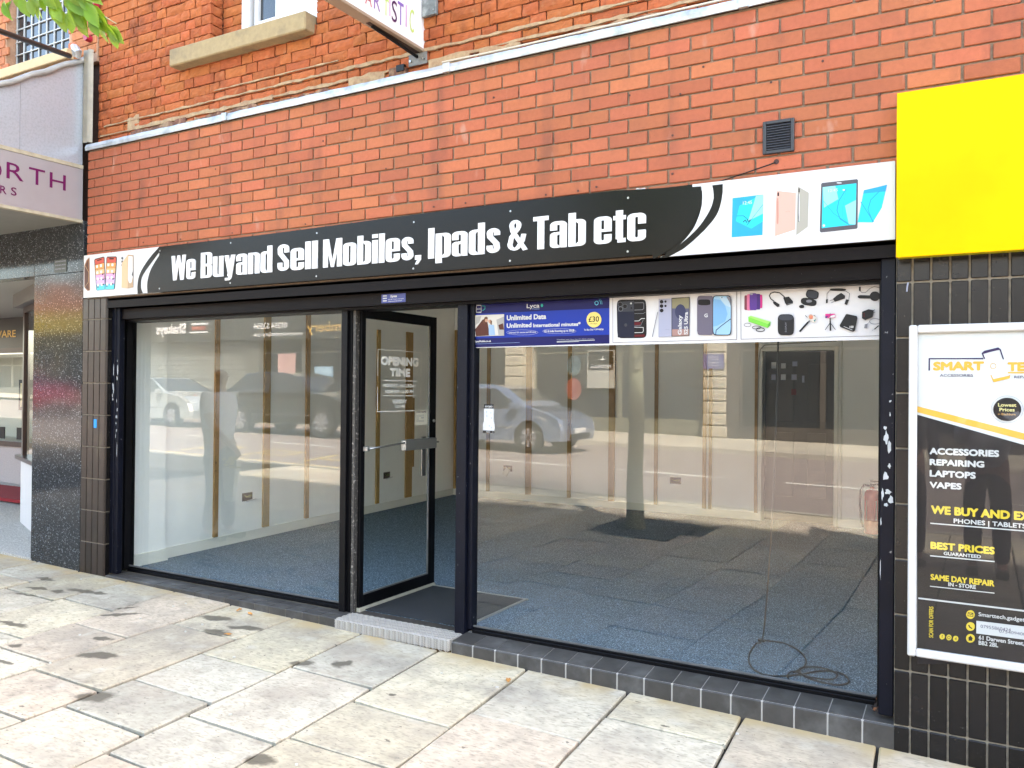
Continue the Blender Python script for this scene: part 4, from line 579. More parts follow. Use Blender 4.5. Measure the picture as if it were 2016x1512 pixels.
('T', 'pale_yellow2', 'Lowest', (6.329, -1.137), (6.396, -1.136), 0.015, 0.9),
('T', 'pale_yellow2', 'Prices', (6.334, -1.157), (6.39, -1.156), 0.015, 0.9),
('T', 'orange_print', 'in Blackburn', (6.329, -1.174), (6.393, -1.172), 0.009, 0.0),
('T', 'white_print', 'ACCESSORIES', (6.067, -1.352), (6.334, -1.354), 0.029, 1.5),
('T', 'white_print', 'REPAIRING', (6.068, -1.4), (6.279, -1.403), 0.028, 1.5),
('T', 'white_print', 'LAPTOPS', (6.068, -1.451), (6.247, -1.453), 0.029, 1.5),
('T', 'white_print', 'VAPES', (6.068, -1.502), (6.193, -1.503), 0.028, 1.5),
('T', 'poster_yellow2', 'WE BUY AND EXCHANGE', (6.074, -1.617), (6.647, -1.616), 0.037, 1.5),
('T', 'white_print', 'PHONES | TABLETS', (6.163, -1.649), (6.434, -1.651), 0.02, 1),
('S', 'white_print', 0.005, [(6.072, -1.659), (6.537, -1.661)]),
('T', 'poster_yellow2', 'BEST PRICES', (6.073, -1.774), (6.32, -1.77), 0.032, 1.5),
('T', 'white_print', 'GUARANTEED', (6.125, -1.795), (6.268, -1.793), 0.015, 1),
('S', 'white_print', 0.005, [(6.072, -1.803), (6.319, -1.802)]),
('T', 'poster_yellow2', 'SAME DAY REPAIR', (6.074, -1.911), (6.319, -1.907), 0.026, 1.2),
('T', 'white_print', 'IN - STORE', (6.144, -1.929), (6.25, -1.928), 0.017, 1),
('S', 'white_print', 0.004, [(6.072, -1.938), (6.319, -1.937)]),
('S', 'white_print', 0.007, [(6.026, -1.997), (6.538, -1.998)]),
('T', 'poster_yellow2', 'SCAN FOR OFFERS', (6.086, -2.165), (6.085, -2.027), 0.016, 0.6),
('P', 'poster_yellow2', [(6.246, -2.039), (6.245, -2.044), (6.244, -2.049), (6.24, -2.054), (6.237, -2.057), (6.232, -2.06), (6.227, -2.06), (6.223, -2.059), (6.219, -2.057), (6.216, -2.053), (6.214, -2.049), (6.213, -2.044), (6.214, -2.038), (6.216, -2.033), (6.219, -2.028), (6.223, -2.025), (6.227, -2.023), (6.232, -2.022), (6.236, -2.023), (6.24, -2.025), (6.243, -2.029), (6.245, -2.034)]),
('P', 'poster_yellow2', [(6.246, -2.09), (6.246, -2.096), (6.244, -2.101), (6.241, -2.106), (6.237, -2.109), (6.232, -2.111), (6.228, -2.112), (6.223, -2.111), (6.219, -2.109), (6.216, -2.105), (6.214, -2.101), (6.213, -2.095), (6.214, -2.09), (6.216, -2.085), (6.219, -2.08), (6.223, -2.077), (6.227, -2.074), (6.232, -2.074), (6.237, -2.075), (6.241, -2.077), (6.244, -2.081), (6.246, -2.085)]),
('P', 'poster_yellow2', [(6.247, -2.141), (6.246, -2.147), (6.244, -2.152), (6.241, -2.156), (6.237, -2.16), (6.232, -2.162), (6.228, -2.163), (6.223, -2.162), (6.219, -2.16), (6.216, -2.156), (6.214, -2.152), (6.213, -2.146), (6.214, -2.141), (6.216, -2.136), (6.219, -2.131), (6.223, -2.128), (6.228, -2.125), (6.232, -2.125), (6.237, -2.126), (6.241, -2.128), (6.244, -2.131), (6.246, -2.136)]),
('S', 'poster_dark', 0.003, [(6.22, -2.034), (6.239, -2.034), (6.239, -2.048), (6.22, -2.048), (6.22, -2.034), (6.23, -2.043), (6.239, -2.034)]),
('S', 'poster_dark', 0.005, [(6.223, -2.087), (6.227, -2.096), (6.236, -2.101)]),
('P', 'poster_dark', [(6.219, -2.146), (6.23, -2.132), (6.241, -2.144), (6.237, -2.144), (6.237, -2.154), (6.223, -2.155), (6.223, -2.145)]),
('P', 'poster_yellow2', [(6.132, -2.152), (6.131, -2.157), (6.129, -2.161), (6.125, -2.164), (6.121, -2.166), (6.117, -2.166), (6.114, -2.163), (6.111, -2.16), (6.111, -2.155), (6.111, -2.15), (6.114, -2.146), (6.117, -2.142), (6.121, -2.141), (6.125, -2.141), (6.129, -2.143), (6.131, -2.147)]),
('P', 'poster_yellow2', [(6.158, -2.151), (6.157, -2.156), (6.155, -2.161), (6.151, -2.164), (6.147, -2.166), (6.143, -2.165), (6.14, -2.163), (6.138, -2.159), (6.137, -2.155), (6.138, -2.15), (6.14, -2.145), (6.143, -2.142), (6.147, -2.14), (6.151, -2.141), (6.155, -2.143), (6.157, -2.147)]),
('P', 'poster_yellow2', [(6.184, -2.152), (6.183, -2.157), (6.181, -2.162), (6.177, -2.165), (6.173, -2.167), (6.17, -2.166), (6.166, -2.164), (6.164, -2.16), (6.163, -2.156), (6.164, -2.151), (6.166, -2.146), (6.169, -2.143), (6.173, -2.142), (6.177, -2.142), (6.181, -2.144), (6.183, -2.148)]),
('T', 'poster_dark', 'f', (6.119, -2.16), (6.124, -2.159), 0.014, 0.6),
('S', 'poster_dark', 0.002, [(6.153, -2.152), (6.152, -2.155), (6.15, -2.158), (6.147, -2.159), (6.145, -2.159), (6.143, -2.157), (6.142, -2.154), (6.143, -2.151), (6.145, -2.148), (6.147, -2.147), (6.15, -2.147), (6.152, -2.149), (6.153, -2.152)]),
('T', 'poster_dark', 'd', (6.17, -2.16), (6.177, -2.159), 0.012, 0.6),
('T', 'white_print', 'Smarttech.gadgets', (6.26, -2.046), (6.439, -2.04), 0.017, 0.6),
('P', 'white_print', [(6.252, -2.064), (6.539, -2.062), (6.539, -2.118), (6.252, -2.119)]),
('T', 'purple_print', '07955860424', (6.268, -2.097), (6.38, -2.088), 0.014, 0.0),
('T', 'purple_print', '07540940054', (6.337, -2.104), (6.456, -2.1), 0.013, 0.0),
('T', 'white_print', '61 Darwen Street,', (6.261, -2.146), (6.429, -2.141), 0.018, 0.8),
('T', 'white_print', 'BB2 2BL', (6.261, -2.167), (6.334, -2.165), 0.018, 0.8)],
'hanging':[('T', 'l_red', 'A', (-0.49, 1.106), (-0.43, 1.113), 0.09, 0.0),
('T', 'l_violet', 'R', (-0.413, 1.11), (-0.354, 1.116), 0.097, 0.0),
('T', 'l_lime', 'T', (-0.326, 1.112), (-0.276, 1.117), 0.101, 0.0),
('T', 'l_pink', 'I', (-0.269, 1.125), (-0.26, 1.126), 0.103, 0.0),
('T', 'l_plum', 'S', (-0.247, 1.105), (-0.196, 1.111), 0.125, 0.0),
('T', 'l_purple', 'T', (-0.19, 1.11), (-0.132, 1.117), 0.136, 0.0),
('T', 'l_pink', 'I', (-0.11, 1.123), (-0.099, 1.125), 0.133, 0.0),
('T', 'l_lime', 'C', (-0.071, 1.112), (-0.025, 1.117), 0.139, 0.0)],
'jeweller':[('T', 'sign_purple', 'W', (-0.935, 0.491), (-0.831, 0.496), 0.123, 0.0),
('T', 'sign_purple', 'O', (-0.747, 0.467), (-0.65, 0.471), 0.114, 0.0),
('T', 'sign_purple', 'R', (-0.615, 0.478), (-0.486, 0.484), 0.123, 0.0),
('T', 'sign_purple', 'T', (-0.446, 0.477), (-0.32, 0.482), 0.126, 0.0),
('T', 'sign_purple', 'H', (-0.282, 0.48), (-0.15, 0.486), 0.122, 0.0),
('T', 'sign_purple', 'E', (-0.734, 0.36), (-0.691, 0.362), 0.061, 0.3),
('T', 'sign_purple', 'R', (-0.661, 0.355), (-0.613, 0.357), 0.06, 0.3),
('T', 'sign_purple', 'S', (-0.581, 0.359), (-0.538, 0.36), 0.061, 0.3)]}
# ================================================================== PAVEMENT
pav=empty('pavement',kind='structure')
MB().add([(-9,-6.9,GZ(-9)-.03),(9,-6.9,GZ(9)-.03),(9,3,GZ(9)-.03),(-9,3,GZ(-9)-.03)],[(0,1,2,3)]).add([(-60,-6.9,GZ(-60)-.012),(-9,-6.9,GZ(-9)-.012),(-9,3,GZ(-9)-.012),(-60,3,GZ(-60)-.012)],[(0,1,2,3)]).add([(9,-6.9,GZ(9)-.012),(40,-6.9,GZ(40)-.012),(40,3,GZ(40)-.012),(9,3,GZ(9)-.012)],[(0,1,2,3)]).build('joint_bed',M_joint,pav)
LX=[(-.72,.09),(-.14,.09),(.47,.10),(1.03,.14),(1.625,.09),(2.22,.09),(2.82,.095),(3.42,.085),(4.022,.085),(4.635,.065),(5.243,.06),(5.857,.05),(6.46,.045),(7.06,.04),(7.66,.03)]
for k in range(1,8): LX.insert(0,(-.72-.6*k,.09))
CUT={(-.14):[.62,1.3],(.47):[.552,1.22],(1.03):[.87,1.38],(1.625):[.523,1.486,1.9],(2.22):[.815,1.29,1.703],(2.82):[.694,1.452],(3.42):[.89,1.366],(4.022):[.687,1.35],(4.635):[.372,1.1],(5.243):[.75,1.4],(5.857):[.45,1.2]}
rng=random.Random(5)
def slabverts(c,lift,tilt):
    """one riven slab: four corners with chipped, slightly wavy edges, a worn arris and a body 25 mm thick"""
    pts=[]
    for i in range(4):
        a=Vector(c[i]); b=Vector(c[(i+1)%4]); n=max(2,int((b-a).length/.16)); nn=Vector((-(b-a).y,(b-a).x)).normalized()
        for k in range(n):
            p=a.lerp(b,k/n); w=0 if k==0 else rng.gauss(0,.0016)
            if k==0: p=p+(sum((Vector(q) for q in c),Vector((0,0)))/4-p).normalized()*rng.choice([0,.002,.004,.010])
            pts.append(p+nn*w)
    cen=sum(pts,Vector((0,0)))/len(pts)
    def z(p,d): return GZ(p.x)+d+lift+tilt[0]*(p.x-cen.x)+tilt[1]*(p.y-cen.y)
    n=len(pts); v=[];f=[]
    inn=[p+(cen-p).normalized()*.009 for p in pts]
    for p in pts: v.append((p.x,p.y,z(p,-.024)))
    for p in pts: v.append((p.x,p.y,z(p,-.005)))
    for p in inn: v.append((p.x,p.y,z(p,0)))
    for r_ in (0,1):
        for i in range(n): j=(i+1)%n; f.append((r_*n+i,r_*n+j,(r_+1)*n+j,(r_+1)*n+i))
    f.append(tuple(range(2*n,3*n)))
    return v,f
nsl=0; rest=MB()
for i in range(len(LX)-1):
    x0,k0=LX[i]; x1,k1=LX[i+1]; y=-.0; cuts=[c for c in CUT.get(x0,[rng.uniform(.3,.9)])]
    while cuts[-1]<6.75: cuts.append(cuts[-1]+rng.choice([.45,.55,.62,.75,.9]))
    cuts[-1]=6.75; a=-(.60 if x1<-.5 else .0) if False else 0.0
    for b in cuts:
        g=rng.choice([.005,.007,.009]); A=a+g if a>0 else -.02
        X=lambda xx,kk,yy:xx+kk*min(yy,2.2)
        c=[(X(x0,k0,A)+g,-A),(X(x0,k0,b-g)+g,-(b-g)),(X(x1,k1,b-g)-g,-(b-g)),(X(x1,k1,A)-g,-A)]
        a=b
        cx=(c[0][0]+c[2][0])/2; cyy=(c[0][1]+c[2][1])/2
        if math.hypot(cx-2.95,cyy+4.45)<.62: continue          # tree pit
        v,f=slabverts(c,rng.uniform(-.0025,.0025),(rng.uniform(-.004,.004),rng.uniform(-.004,.004)))
        if nsl<290: o=MB().add(v,f).build('paving_slab',M_slab,pav); nsl+=1
        else: rest.add(v,f)
if rest.f: rest.build('far_paving',M_slab,pav,kind='stuff')
rs=random.Random(3)
gum=MB()
for k in range(16):
    x,y=rs.uniform(0,6),-rs.uniform(.05,1.8); n=8; gum.prism([(x+rs.uniform(.006,.011)*math.cos(2*math.pi*i/n),y+rs.uniform(.005,.009)*math.sin(2*math.pi*i/n)) for i in range(n)],lambda u,v,d:(u,v,GZ(u)+d),.0,.007)
gum.build('chewing_gum',mat('old_gum',(.6,.57,.5),.7),pav,kind='stuff')
for i,(x,y,a) in enumerate([(1.80,-.08,.3),(1.93,-.10,1.2),(2.17,-.50,2.4),(4.03,-.22,.5)]):
    o=MB().add([(0,-.03,.004),(.012,-.012,.010),(.016,.006,.006),(.008,.022,.012),(0,.034,.003),(-.010,.020,.014),(-.015,0,.005),(-.010,-.018,.009),(0,0,.016)],[(8,0,1),(8,1,2),(8,2,3),(8,3,4),(8,4,5),(8,5,6),(8,6,7),(8,7,0)]).build('fallen_leaf',mat('dry_orange_leaf',(.55,.25,.06),.7,rnd=.2),None,loc=(x,y,GZ(x)+.002)); o.rotation_euler=(0,0,a)
    tag(o,['curled orange leaf on the pavement below the left window sill','brown curled leaf beside the sill edge, second one along','orange leaf lying on a damp patch short of the metal step','dry yellow leaf on the pale slab before the right window sill'][i],'leaf','dry leaves on the pavement')
# ================================================================== ROAD AND FAR SIDE
def RZ(x,y):
    a=-y
    if a<=6.9: return GZ(x)
    return GZ(x)-.10+.05*(min(a,11.0)-6.9)
rd=MB()
ys=[-6.98,-8,-9.5,-11,-14.6]; xs=[-60,-30,-10,0,10,40]
for i in range(len(xs)-1):
    for j in range(len(ys)-1): rd.add([(xs[i],ys[j],RZ(xs[i],ys[j])),(xs[i],ys[j+1],RZ(xs[i],ys[j+1])),(xs[i+1],ys[j+1],RZ(xs[i+1],ys[j+1])),(xs[i+1],ys[j],RZ(xs[i+1],ys[j]))],[(0,1,2,3)])
rd.build('road',M_road,kind='structure')
kb=empty('kerb',kind='structure')
for (ya,yb,dz) in ((-6.98,-6.85,0),(-14.72,-14.60,.11)):
    for k in range(-34,14):
        x=k*.92; z0=(RZ(x,-11)+.0) if ya<-10 else GZ(x); z1=(RZ(x+.91,-11)) if ya<-10 else GZ(x+.91)
        t=.11 if ya<-10 else 0.0
        MB().add([(x,ya,z0+t-.25),(x+.91,ya,z1+t-.25),(x+.91,yb,z1+t-.25),(x,yb,z0+t-.25),(x,ya,z0+t),(x+.91,ya,z1+t),(x+.91,yb,z1+t),(x,yb,z0+t)],[(0,3,2,1),(4,5,6,7),(0,1,5,4),(1,2,6,5),(2,3,7,6),(3,0,4,7)]).build('kerb_stone',M_kerb,kb)
FZ=lambda x:RZ(x,-11)+.11
MB().add([(-60,-14.72,FZ(-60)),(40,-14.72,FZ(40)),(40,-19,FZ(40)+.03),(-60,-19,FZ(-60)+.03)],[(0,1,2,3)]).build('far_pavement',mat('far_paving_stone',(.50,.45,.35),.85,noise=.12,nscale=2,col2=(.4,.36,.29),c2scale=1),kind='structure')
mk=MB()
def mark(mb,x0,x1,y0,y1): mb.add([(x0,y0,RZ(x0,y0)+.006),(x1,y0,RZ(x1,y0)+.006),(x1,y1,RZ(x1,y1)+.006),(x0,y1,RZ(x0,y1)+.006)],[(0,1,2,3)])
for k in range(-7,5): mark(mk,k*3.0+.4,k*3.0+2.4,-9.95,-9.85)
mk.build('lane_line',M_line,kind='structure')
yk=MB(); mark(yk,-40,-2.6,-7.28,-7.16); mark(yk,-40,-2.6,-7.52,-7.42)
for x in (-9.2,-7.4,-5.6,-4.2): mark(yk,x,x+.12,-8.9,-7.8); mark(yk,x,x+.9,-8.9,-8.8); mark(yk,x,x+.9,-8.3,-8.2); mark(yk,x+.85,x+.97,-8.9,-8.2)
yk.build('yellow_road_marking',M_yline,kind='structure')
g=empty('tree_grate','dark gravel tree pit around the street tree base','tree pit',loc=(2.9,-4.42,GZ(2.9)))
B('gravel',mat('dark_gravel',(.05,.045,.04),.95,noise=.5,nscale=50),(-.55,-.62,-.03,.5,.6,.004),g)
# ================================================================== LOWER BRICK WALL (fascia wall over the shop)
Z0=.835
wall=empty('brick_fascia_wall','machine made red brick wall directly above the black shop sign','wall')
MB().box(-.085,.0105,-.46,6.9,.10,Z0).build('mortar',M_mortar,wall)
BW=[]
for k in range(4):
    b=MB(); j=random.Random(k)
    b.box(0,0,0,.2135,.022,.0655,bev=.0022+.0006*k); v=[(x+j.uniform(-.0006,.0006),y+j.uniform(-.0008,.0004),z+j.uniform(-.0006,.0006)) for x,y,z in b.v]; b.v=v
    o=b.build('brick',M_brick); BW.append(o.data); bpy.data.objects.remove(o)
rb=random.Random(11); L=[]
for r_ in range(-1,12):
    zb=-.0375*0+(r_-0)*.075+.0095*.5; off=0 if (r_%2==1) else .1125
    n=-2
    while True:
        xl=n*.225+off+.005; xr=xl+.2135; n+=1
        if xl>6.85: break
        if xr<-.08: continue
        a=max(xl,-.085); 
        if xr-a<.03: continue
        top=min(zb+.0655,Z0-.002)
        if top-zb<.01: continue
        if a>5.94 and zb<.17 : continue
        L.append((a,xr,zb,top))
L.sort(key=lambda t:-t[0]); st=MB()
for i,(a,xr,zb,top) in enumerate(L):
    if i<300:
        o=place('brick',BW[rb.randrange(4)],wall,(a+rb.uniform(-.0015,.0015),rb.uniform(-.0012,.0012),zb+rb.uniform(-.0008,.0008)),((xr-a)/.2135,1,(top-zb)/.0655),(rb.uniform(-.003,.003),rb.uniform(-.003,.003),0))
    else: st.box(a,rb.uniform(-.001,.001),zb,xr,.022,top,bev=.002)
st.build('far_end_brickwork',M_brick,wall,kind='stuff')
fx=MB()   # old plugs and screws
for x,z in [(.62,.03),(1.05,.02),(1.42,.50),(1.60,.02),(2.45,.56),(2.30,.02),(2.72,.60),(2.98,.31),(3.38,.24),(3.58,.03),(3.77,.63),(4.12,.02),(4.32,.02),(3.35,.03),(4.07,.22),(4.86,.25),(4.86,.05),(4.90,.46),(5.02,.58),(5.36,.44),(4.43,.03),(4.62,.5),(5.60,.5),(5.85,.30)]:
    fx.tube([(x,.004,z),(x,-.003,z)],.006,8)
fx.build('wall_plug',mat('dark_rust',(.06,.025,.02),.8),wall,kind='stuff')
cop=empty('lead_coping','long pale lead flashing strip capping the red brick wall','coping')
cm=MB(); n=120
for i in range(n+1):
    x=-.10+7.0*i/n; w=.0015*math.sin(i*1.7)+.001*math.sin(i*.61)
    cm.v+= [(x,-.018+w,Z0-.002+w),(x,-.022+w,Z0+.022),(x,-.012,Z0+.048+w*.8),(x,.10,Z0+.066),(x,-.008,Z0-.002)]
for i in range(n):
    for k in range(3): cm.f.append((i*5+k,(i+1)*5+k,(i+1)*5+k+1,i*5+k+1))
    cm.f.append((i*5+4,(i+1)*5+4,(i+1)*5,i*5))
cm.build('lead_strip',M_lead,cop)
for x in (1.5,3.42,5.2): B('lap_joint',M_lead,(x,-.028,Z0-.004,x+.05,.0,Z0+.052),cop,bev=.003)
# ================================================================== UPPER OLD BRICK WALL
uw=empty('upper_brick_wall','weathered orange handmade brick wall above the lead strip','wall')
MB().box(-.09,.098,.80,1.20,.40,2.9).box(1.20,.225,1.44,2.30,.40,2.9).box(1.20,.098,.80,2.30,.40,1.44).box(2.30,.098,.80,7.5,.40,2.9).box(-.30,.12,1.2,-.088,.40,6.2).box(-4.3,.121,.20,-.088,.40,1.2).build('brick_core',M_omortar,uw)
B('hidden_brickwork',mat('plain_orange_brickwork',(.50,.16,.06),.9,noise=.2,nscale=8),(-.09,.086,2.9,7.5,.40,6.2),uw)  # unseen upper storey, raised to lengthen its shadow over the pavement
OB=[]
for L_ in (.213,.103):
    for k in range(4):
        j=random.Random(k+9*int(L_*100)); b=MB(); nx=6 if L_>.15 else 3; nz=3
        # rough arris face: grid with chipped edges
        for iz in range(nz+1):
            for ix in range(nx+1):
                e=(ix in(0,nx)) or (iz in (0,nz)); b.v.append((L_*ix/nx+(j.uniform(-.002,.003) if ix==0 else (j.uniform(-.003,.002) if ix==nx else 0)),(j.uniform(.002,.009) if e else j.uniform(-.004,.002)),.069*iz/nz+(j.uniform(-.001,.002) if iz==0 else (j.uniform(-.002,.001) if iz==nz else 0))))
        for iz in range(nz):
            for ix in range(nx): q=iz*(nx+1)+ix; b.f.append((q,q+1,q+nx+2,q+nx+1))
        m0=len(b.v); b.v+=[(0,.03,0),(L_,.03,0),(L_,.03,.069),(0,.03,.069)]
        b.f+= [tuple(range(0,nx+1))+(m0+1,m0), tuple(range(nz*(nx+1)+nx,nz*(nx+1)-1,-1))+(m0+3,m0+2), tuple(i*(nx+1) for i in range(nz,-1,-1))+(m0,m0+3), tuple(i*(nx+1)+nx for i in range(nz+1))+(m0+2,m0+1)]
        o=b.build('brick',M_obrick); OB.append(o.data); bpy.data.objects.remove(o)
cnt=0; ro=random.Random(21); ost=MB(); LB=[]
for r_ in range(0,18):
    zb=Z0+.048+r_*.0755; x=-.085-(0 if r_%2 else .17); k=r_%2
    while x<5.9:
        Lb=.213 if k%2==0 else .103; x1=x+Lb
        c=(x+x1)/2; zt=zb+.069
        vis = zb< 2.02-.21*max(c,0)+.16
        hole = (1.14<c<2.42 and zb>1.40)
        a=max(x,-.085); hole=False
        if zb>1.40:
            if a<1.143<x1: x1b=1.143; LB.append((a,x1b,zb,Lb,k%2)) if (x1b-a>.03 and vis) else None; hole=True
            elif a<2.302<x1: a=2.302
            elif 1.143<=a<2.302: hole=True
        if vis and not hole and x1-a>.04 and zt<2.2: LB.append((a,x1,zb,Lb,k%2))
        x=x1+.0085; k+=1
LB.sort(key=lambda t:(-t[0]*.6+t[2]*1.0+ (0 if t[0]>-.0 else 0)))
for i,(a,x1,zb,Lb,kk) in enumerate(LB):
    yy=.08+ro.uniform(-.004,.004)
    if cnt<295: place('brick',OB[kk*4+ro.randrange(4)],uw,(a,yy,zb+ro.uniform(-.0015,.0015)),((x1-a)/Lb,1,1),(ro.uniform(-.012,.012),ro.uniform(-.006,.006),ro.uniform(-.012,.012))); cnt+=1
    else: ost.box(a,yy,zb,x1,.10,zb+.069,bev=.003)
if ost.f: ost.build('far_end_brickwork',M_obrick,uw,kind='stuff')
# window reveals: stepped brick jambs
for r_ in range(8,18):
    zb=Z0+.048+r_*.0755
    for (x,y,L_,rz) in [q for q in ((1.145,.080,.115,90),(1.250,.195,.23,0) if r_%2 else (1.250,.195,.12,0),(1.358,.195,.12,0) if r_%2==0 else None) if q]:
        if rz==90: o=place('brick',OB[4+ro.randrange(4)],uw,(x+.10,y+.02,zb),(1,1,1),(0,0,R(90)))
        else: place('brick',OB[(0 if L_>.15 else 4)+ro.randrange(4)],uw,(x,y,zb),(1,1,1))
        if rz==90: place('brick',OB[4+ro.randrange(4)],uw,(x,y,zb),(1,1,1))
nbm=empty('shadow_terrace','unseen plain brick mass of the terrace beyond the frame, sized for its street shadow','building')
MB().box(-32,.42,2.9,-.1,.9,6.4).box(7.6,.12,-2.9,32,.9,6.4).box(-.1,.42,3.6,7.6,.9,6.4).box(-32,.9,6.2,32,7,6.4).build('brickwork',mat('plain_orange_brickwork'),nbm)  # unseen terrace mass, height and length set for the street shadow it casts
# smeared mortar and knocked-off remains above the flashing
pt=MB(); rp=random.Random(4)
def patch(mb,x0,x1,z0,z1,y,n):
    y+=.004; am=min(.012,(z1-z0)*.38)
    top=[];bot=[]
    for i in range(n+1):
        x=x0+(x1-x0)*i/n; top.append((x,z1+rp.uniform(-am,am))); bot.append((x,z0+rp.uniform(-am*.6,am)))
    mb.prism(bot+top[::-1],lambda u,v,d:(u,y+d,v),-.004,.03)
for a in [(.30,.44,.965,1.07,.078,4),(.43,1.25,.965,.985,.074,14),(1.25,1.9,.955,.98,.074,12),(.0,.9,1.038,1.050,.075,16),(.9,2.1,1.038,1.052,.075,20),(2.1,3.3,1.035,1.052,.075,22),(3.3,5.2,1.036,1.052,.075,30),(-.05,1.6,.960,.972,.075,20),(1.6,3.0,.958,.978,.075,24),(3.2,5.2,.962,.980,.075,30),(1.3,2.5,1.112,1.120,.076,16),(2.6,2.9,.90,.965,.072,5),(3.25,3.55,.905,.965,.070,6),(3.62,3.9,.91,.96,.072,5),(.75,1.1,.90,.94,.074,6),(4.0,4.6,.905,.95,.073,9)]: patch(pt,*a)
pt.build('smeared_mortar',M_patch,uw,kind='stuff')
dk=MB()
for a in [(.35,1.0,.895,.955,.070,14),(1.1,1.75,.895,.945,.070,12),(1.75,2.45,.89,.935,.068,14),(2.95,3.08,.905,.965,.055,3),(3.95,4.9,.90,.94,.068,14)]: patch(dk,*a)
dk.build('broken_ledge',mat('sooty_rubble',(.16,.075,.05),.95,noise=.5,nscale=25,bump=1,bscale=40,col2=(.3,.2,.12),c2scale=12),uw,kind='stuff')
sl_=empty('window_sill','long worn sandstone sill under the white upstairs window','sill')
B('stone',M_sill,(.905,-.01,1.338,2.285,.30,1.468),sl_,bev=.008)
wn=empty('upstairs_window','white framed upstairs window sitting on the stone sill','window')
fr=MB(); Wx0,Wx1,Wz0,Wz1=1.50,2.29,1.470,2.75
fr.box(Wx0,.15,Wz0,Wx0+.075,.225,Wz1,bev=.004).box(Wx1-.075,.15,Wz0,Wx1,.225,Wz1,bev=.004).box(Wx0+.075,.15,Wz0,Wx1-.075,.225,Wz0+.065,bev=.004).box(Wx0+.075,.15,Wz1-.07,Wx1-.075,.225,Wz1,bev=.004).build('window_frame',M_white,wn)
MB().box(Wx0+.12,.165,Wz0+.085,Wx0+.155,.215,Wz1-.08).box(Wx0+.33,.165,Wz0+.085,Wx0+.37,.215,Wz1-.08).box(Wx0+.155,.165,Wz0+.085,Wx0+.33,.215,Wz0+.12).box(Wx0+.37,.165,Wz0+.07,Wx1-.08,.205,Wz1-.08).build('sash',M_white,wn)
B('window_pane',M_pane,(Wx0+.155,.19,Wz0+.12,Wx0+.33,.198,Wz1-.1),wn)
# ================================================================== SHOP SIGN
sg=empty('shop_sign','long black and white fascia sign reading We Buyand Sell Mobiles, Ipads & Tab etc','sign')
for i,(a,b) in enumerate([(-.066,.86),(.86,1.62),(1.62,2.43),(2.43,3.22),(3.22,3.902),(3.902,4.62),(4.62,5.30),(5.30,5.921)]):
    m_=pm('white_print') if i in (0,7) else pm('vinyl_black')
    B('sign_panel',m_,(a+.0008,-.04,-.372 if i<7 else -.380,b-.0008,.0,-.028),sg,bev=.0012)
B('sign_panel',pm('white_print'),(4.98,-.0403,-.3795,5.30,-.0385,-.0285),sg)
do_prints('sign',XZ(-.0405),sg,step=.00006)
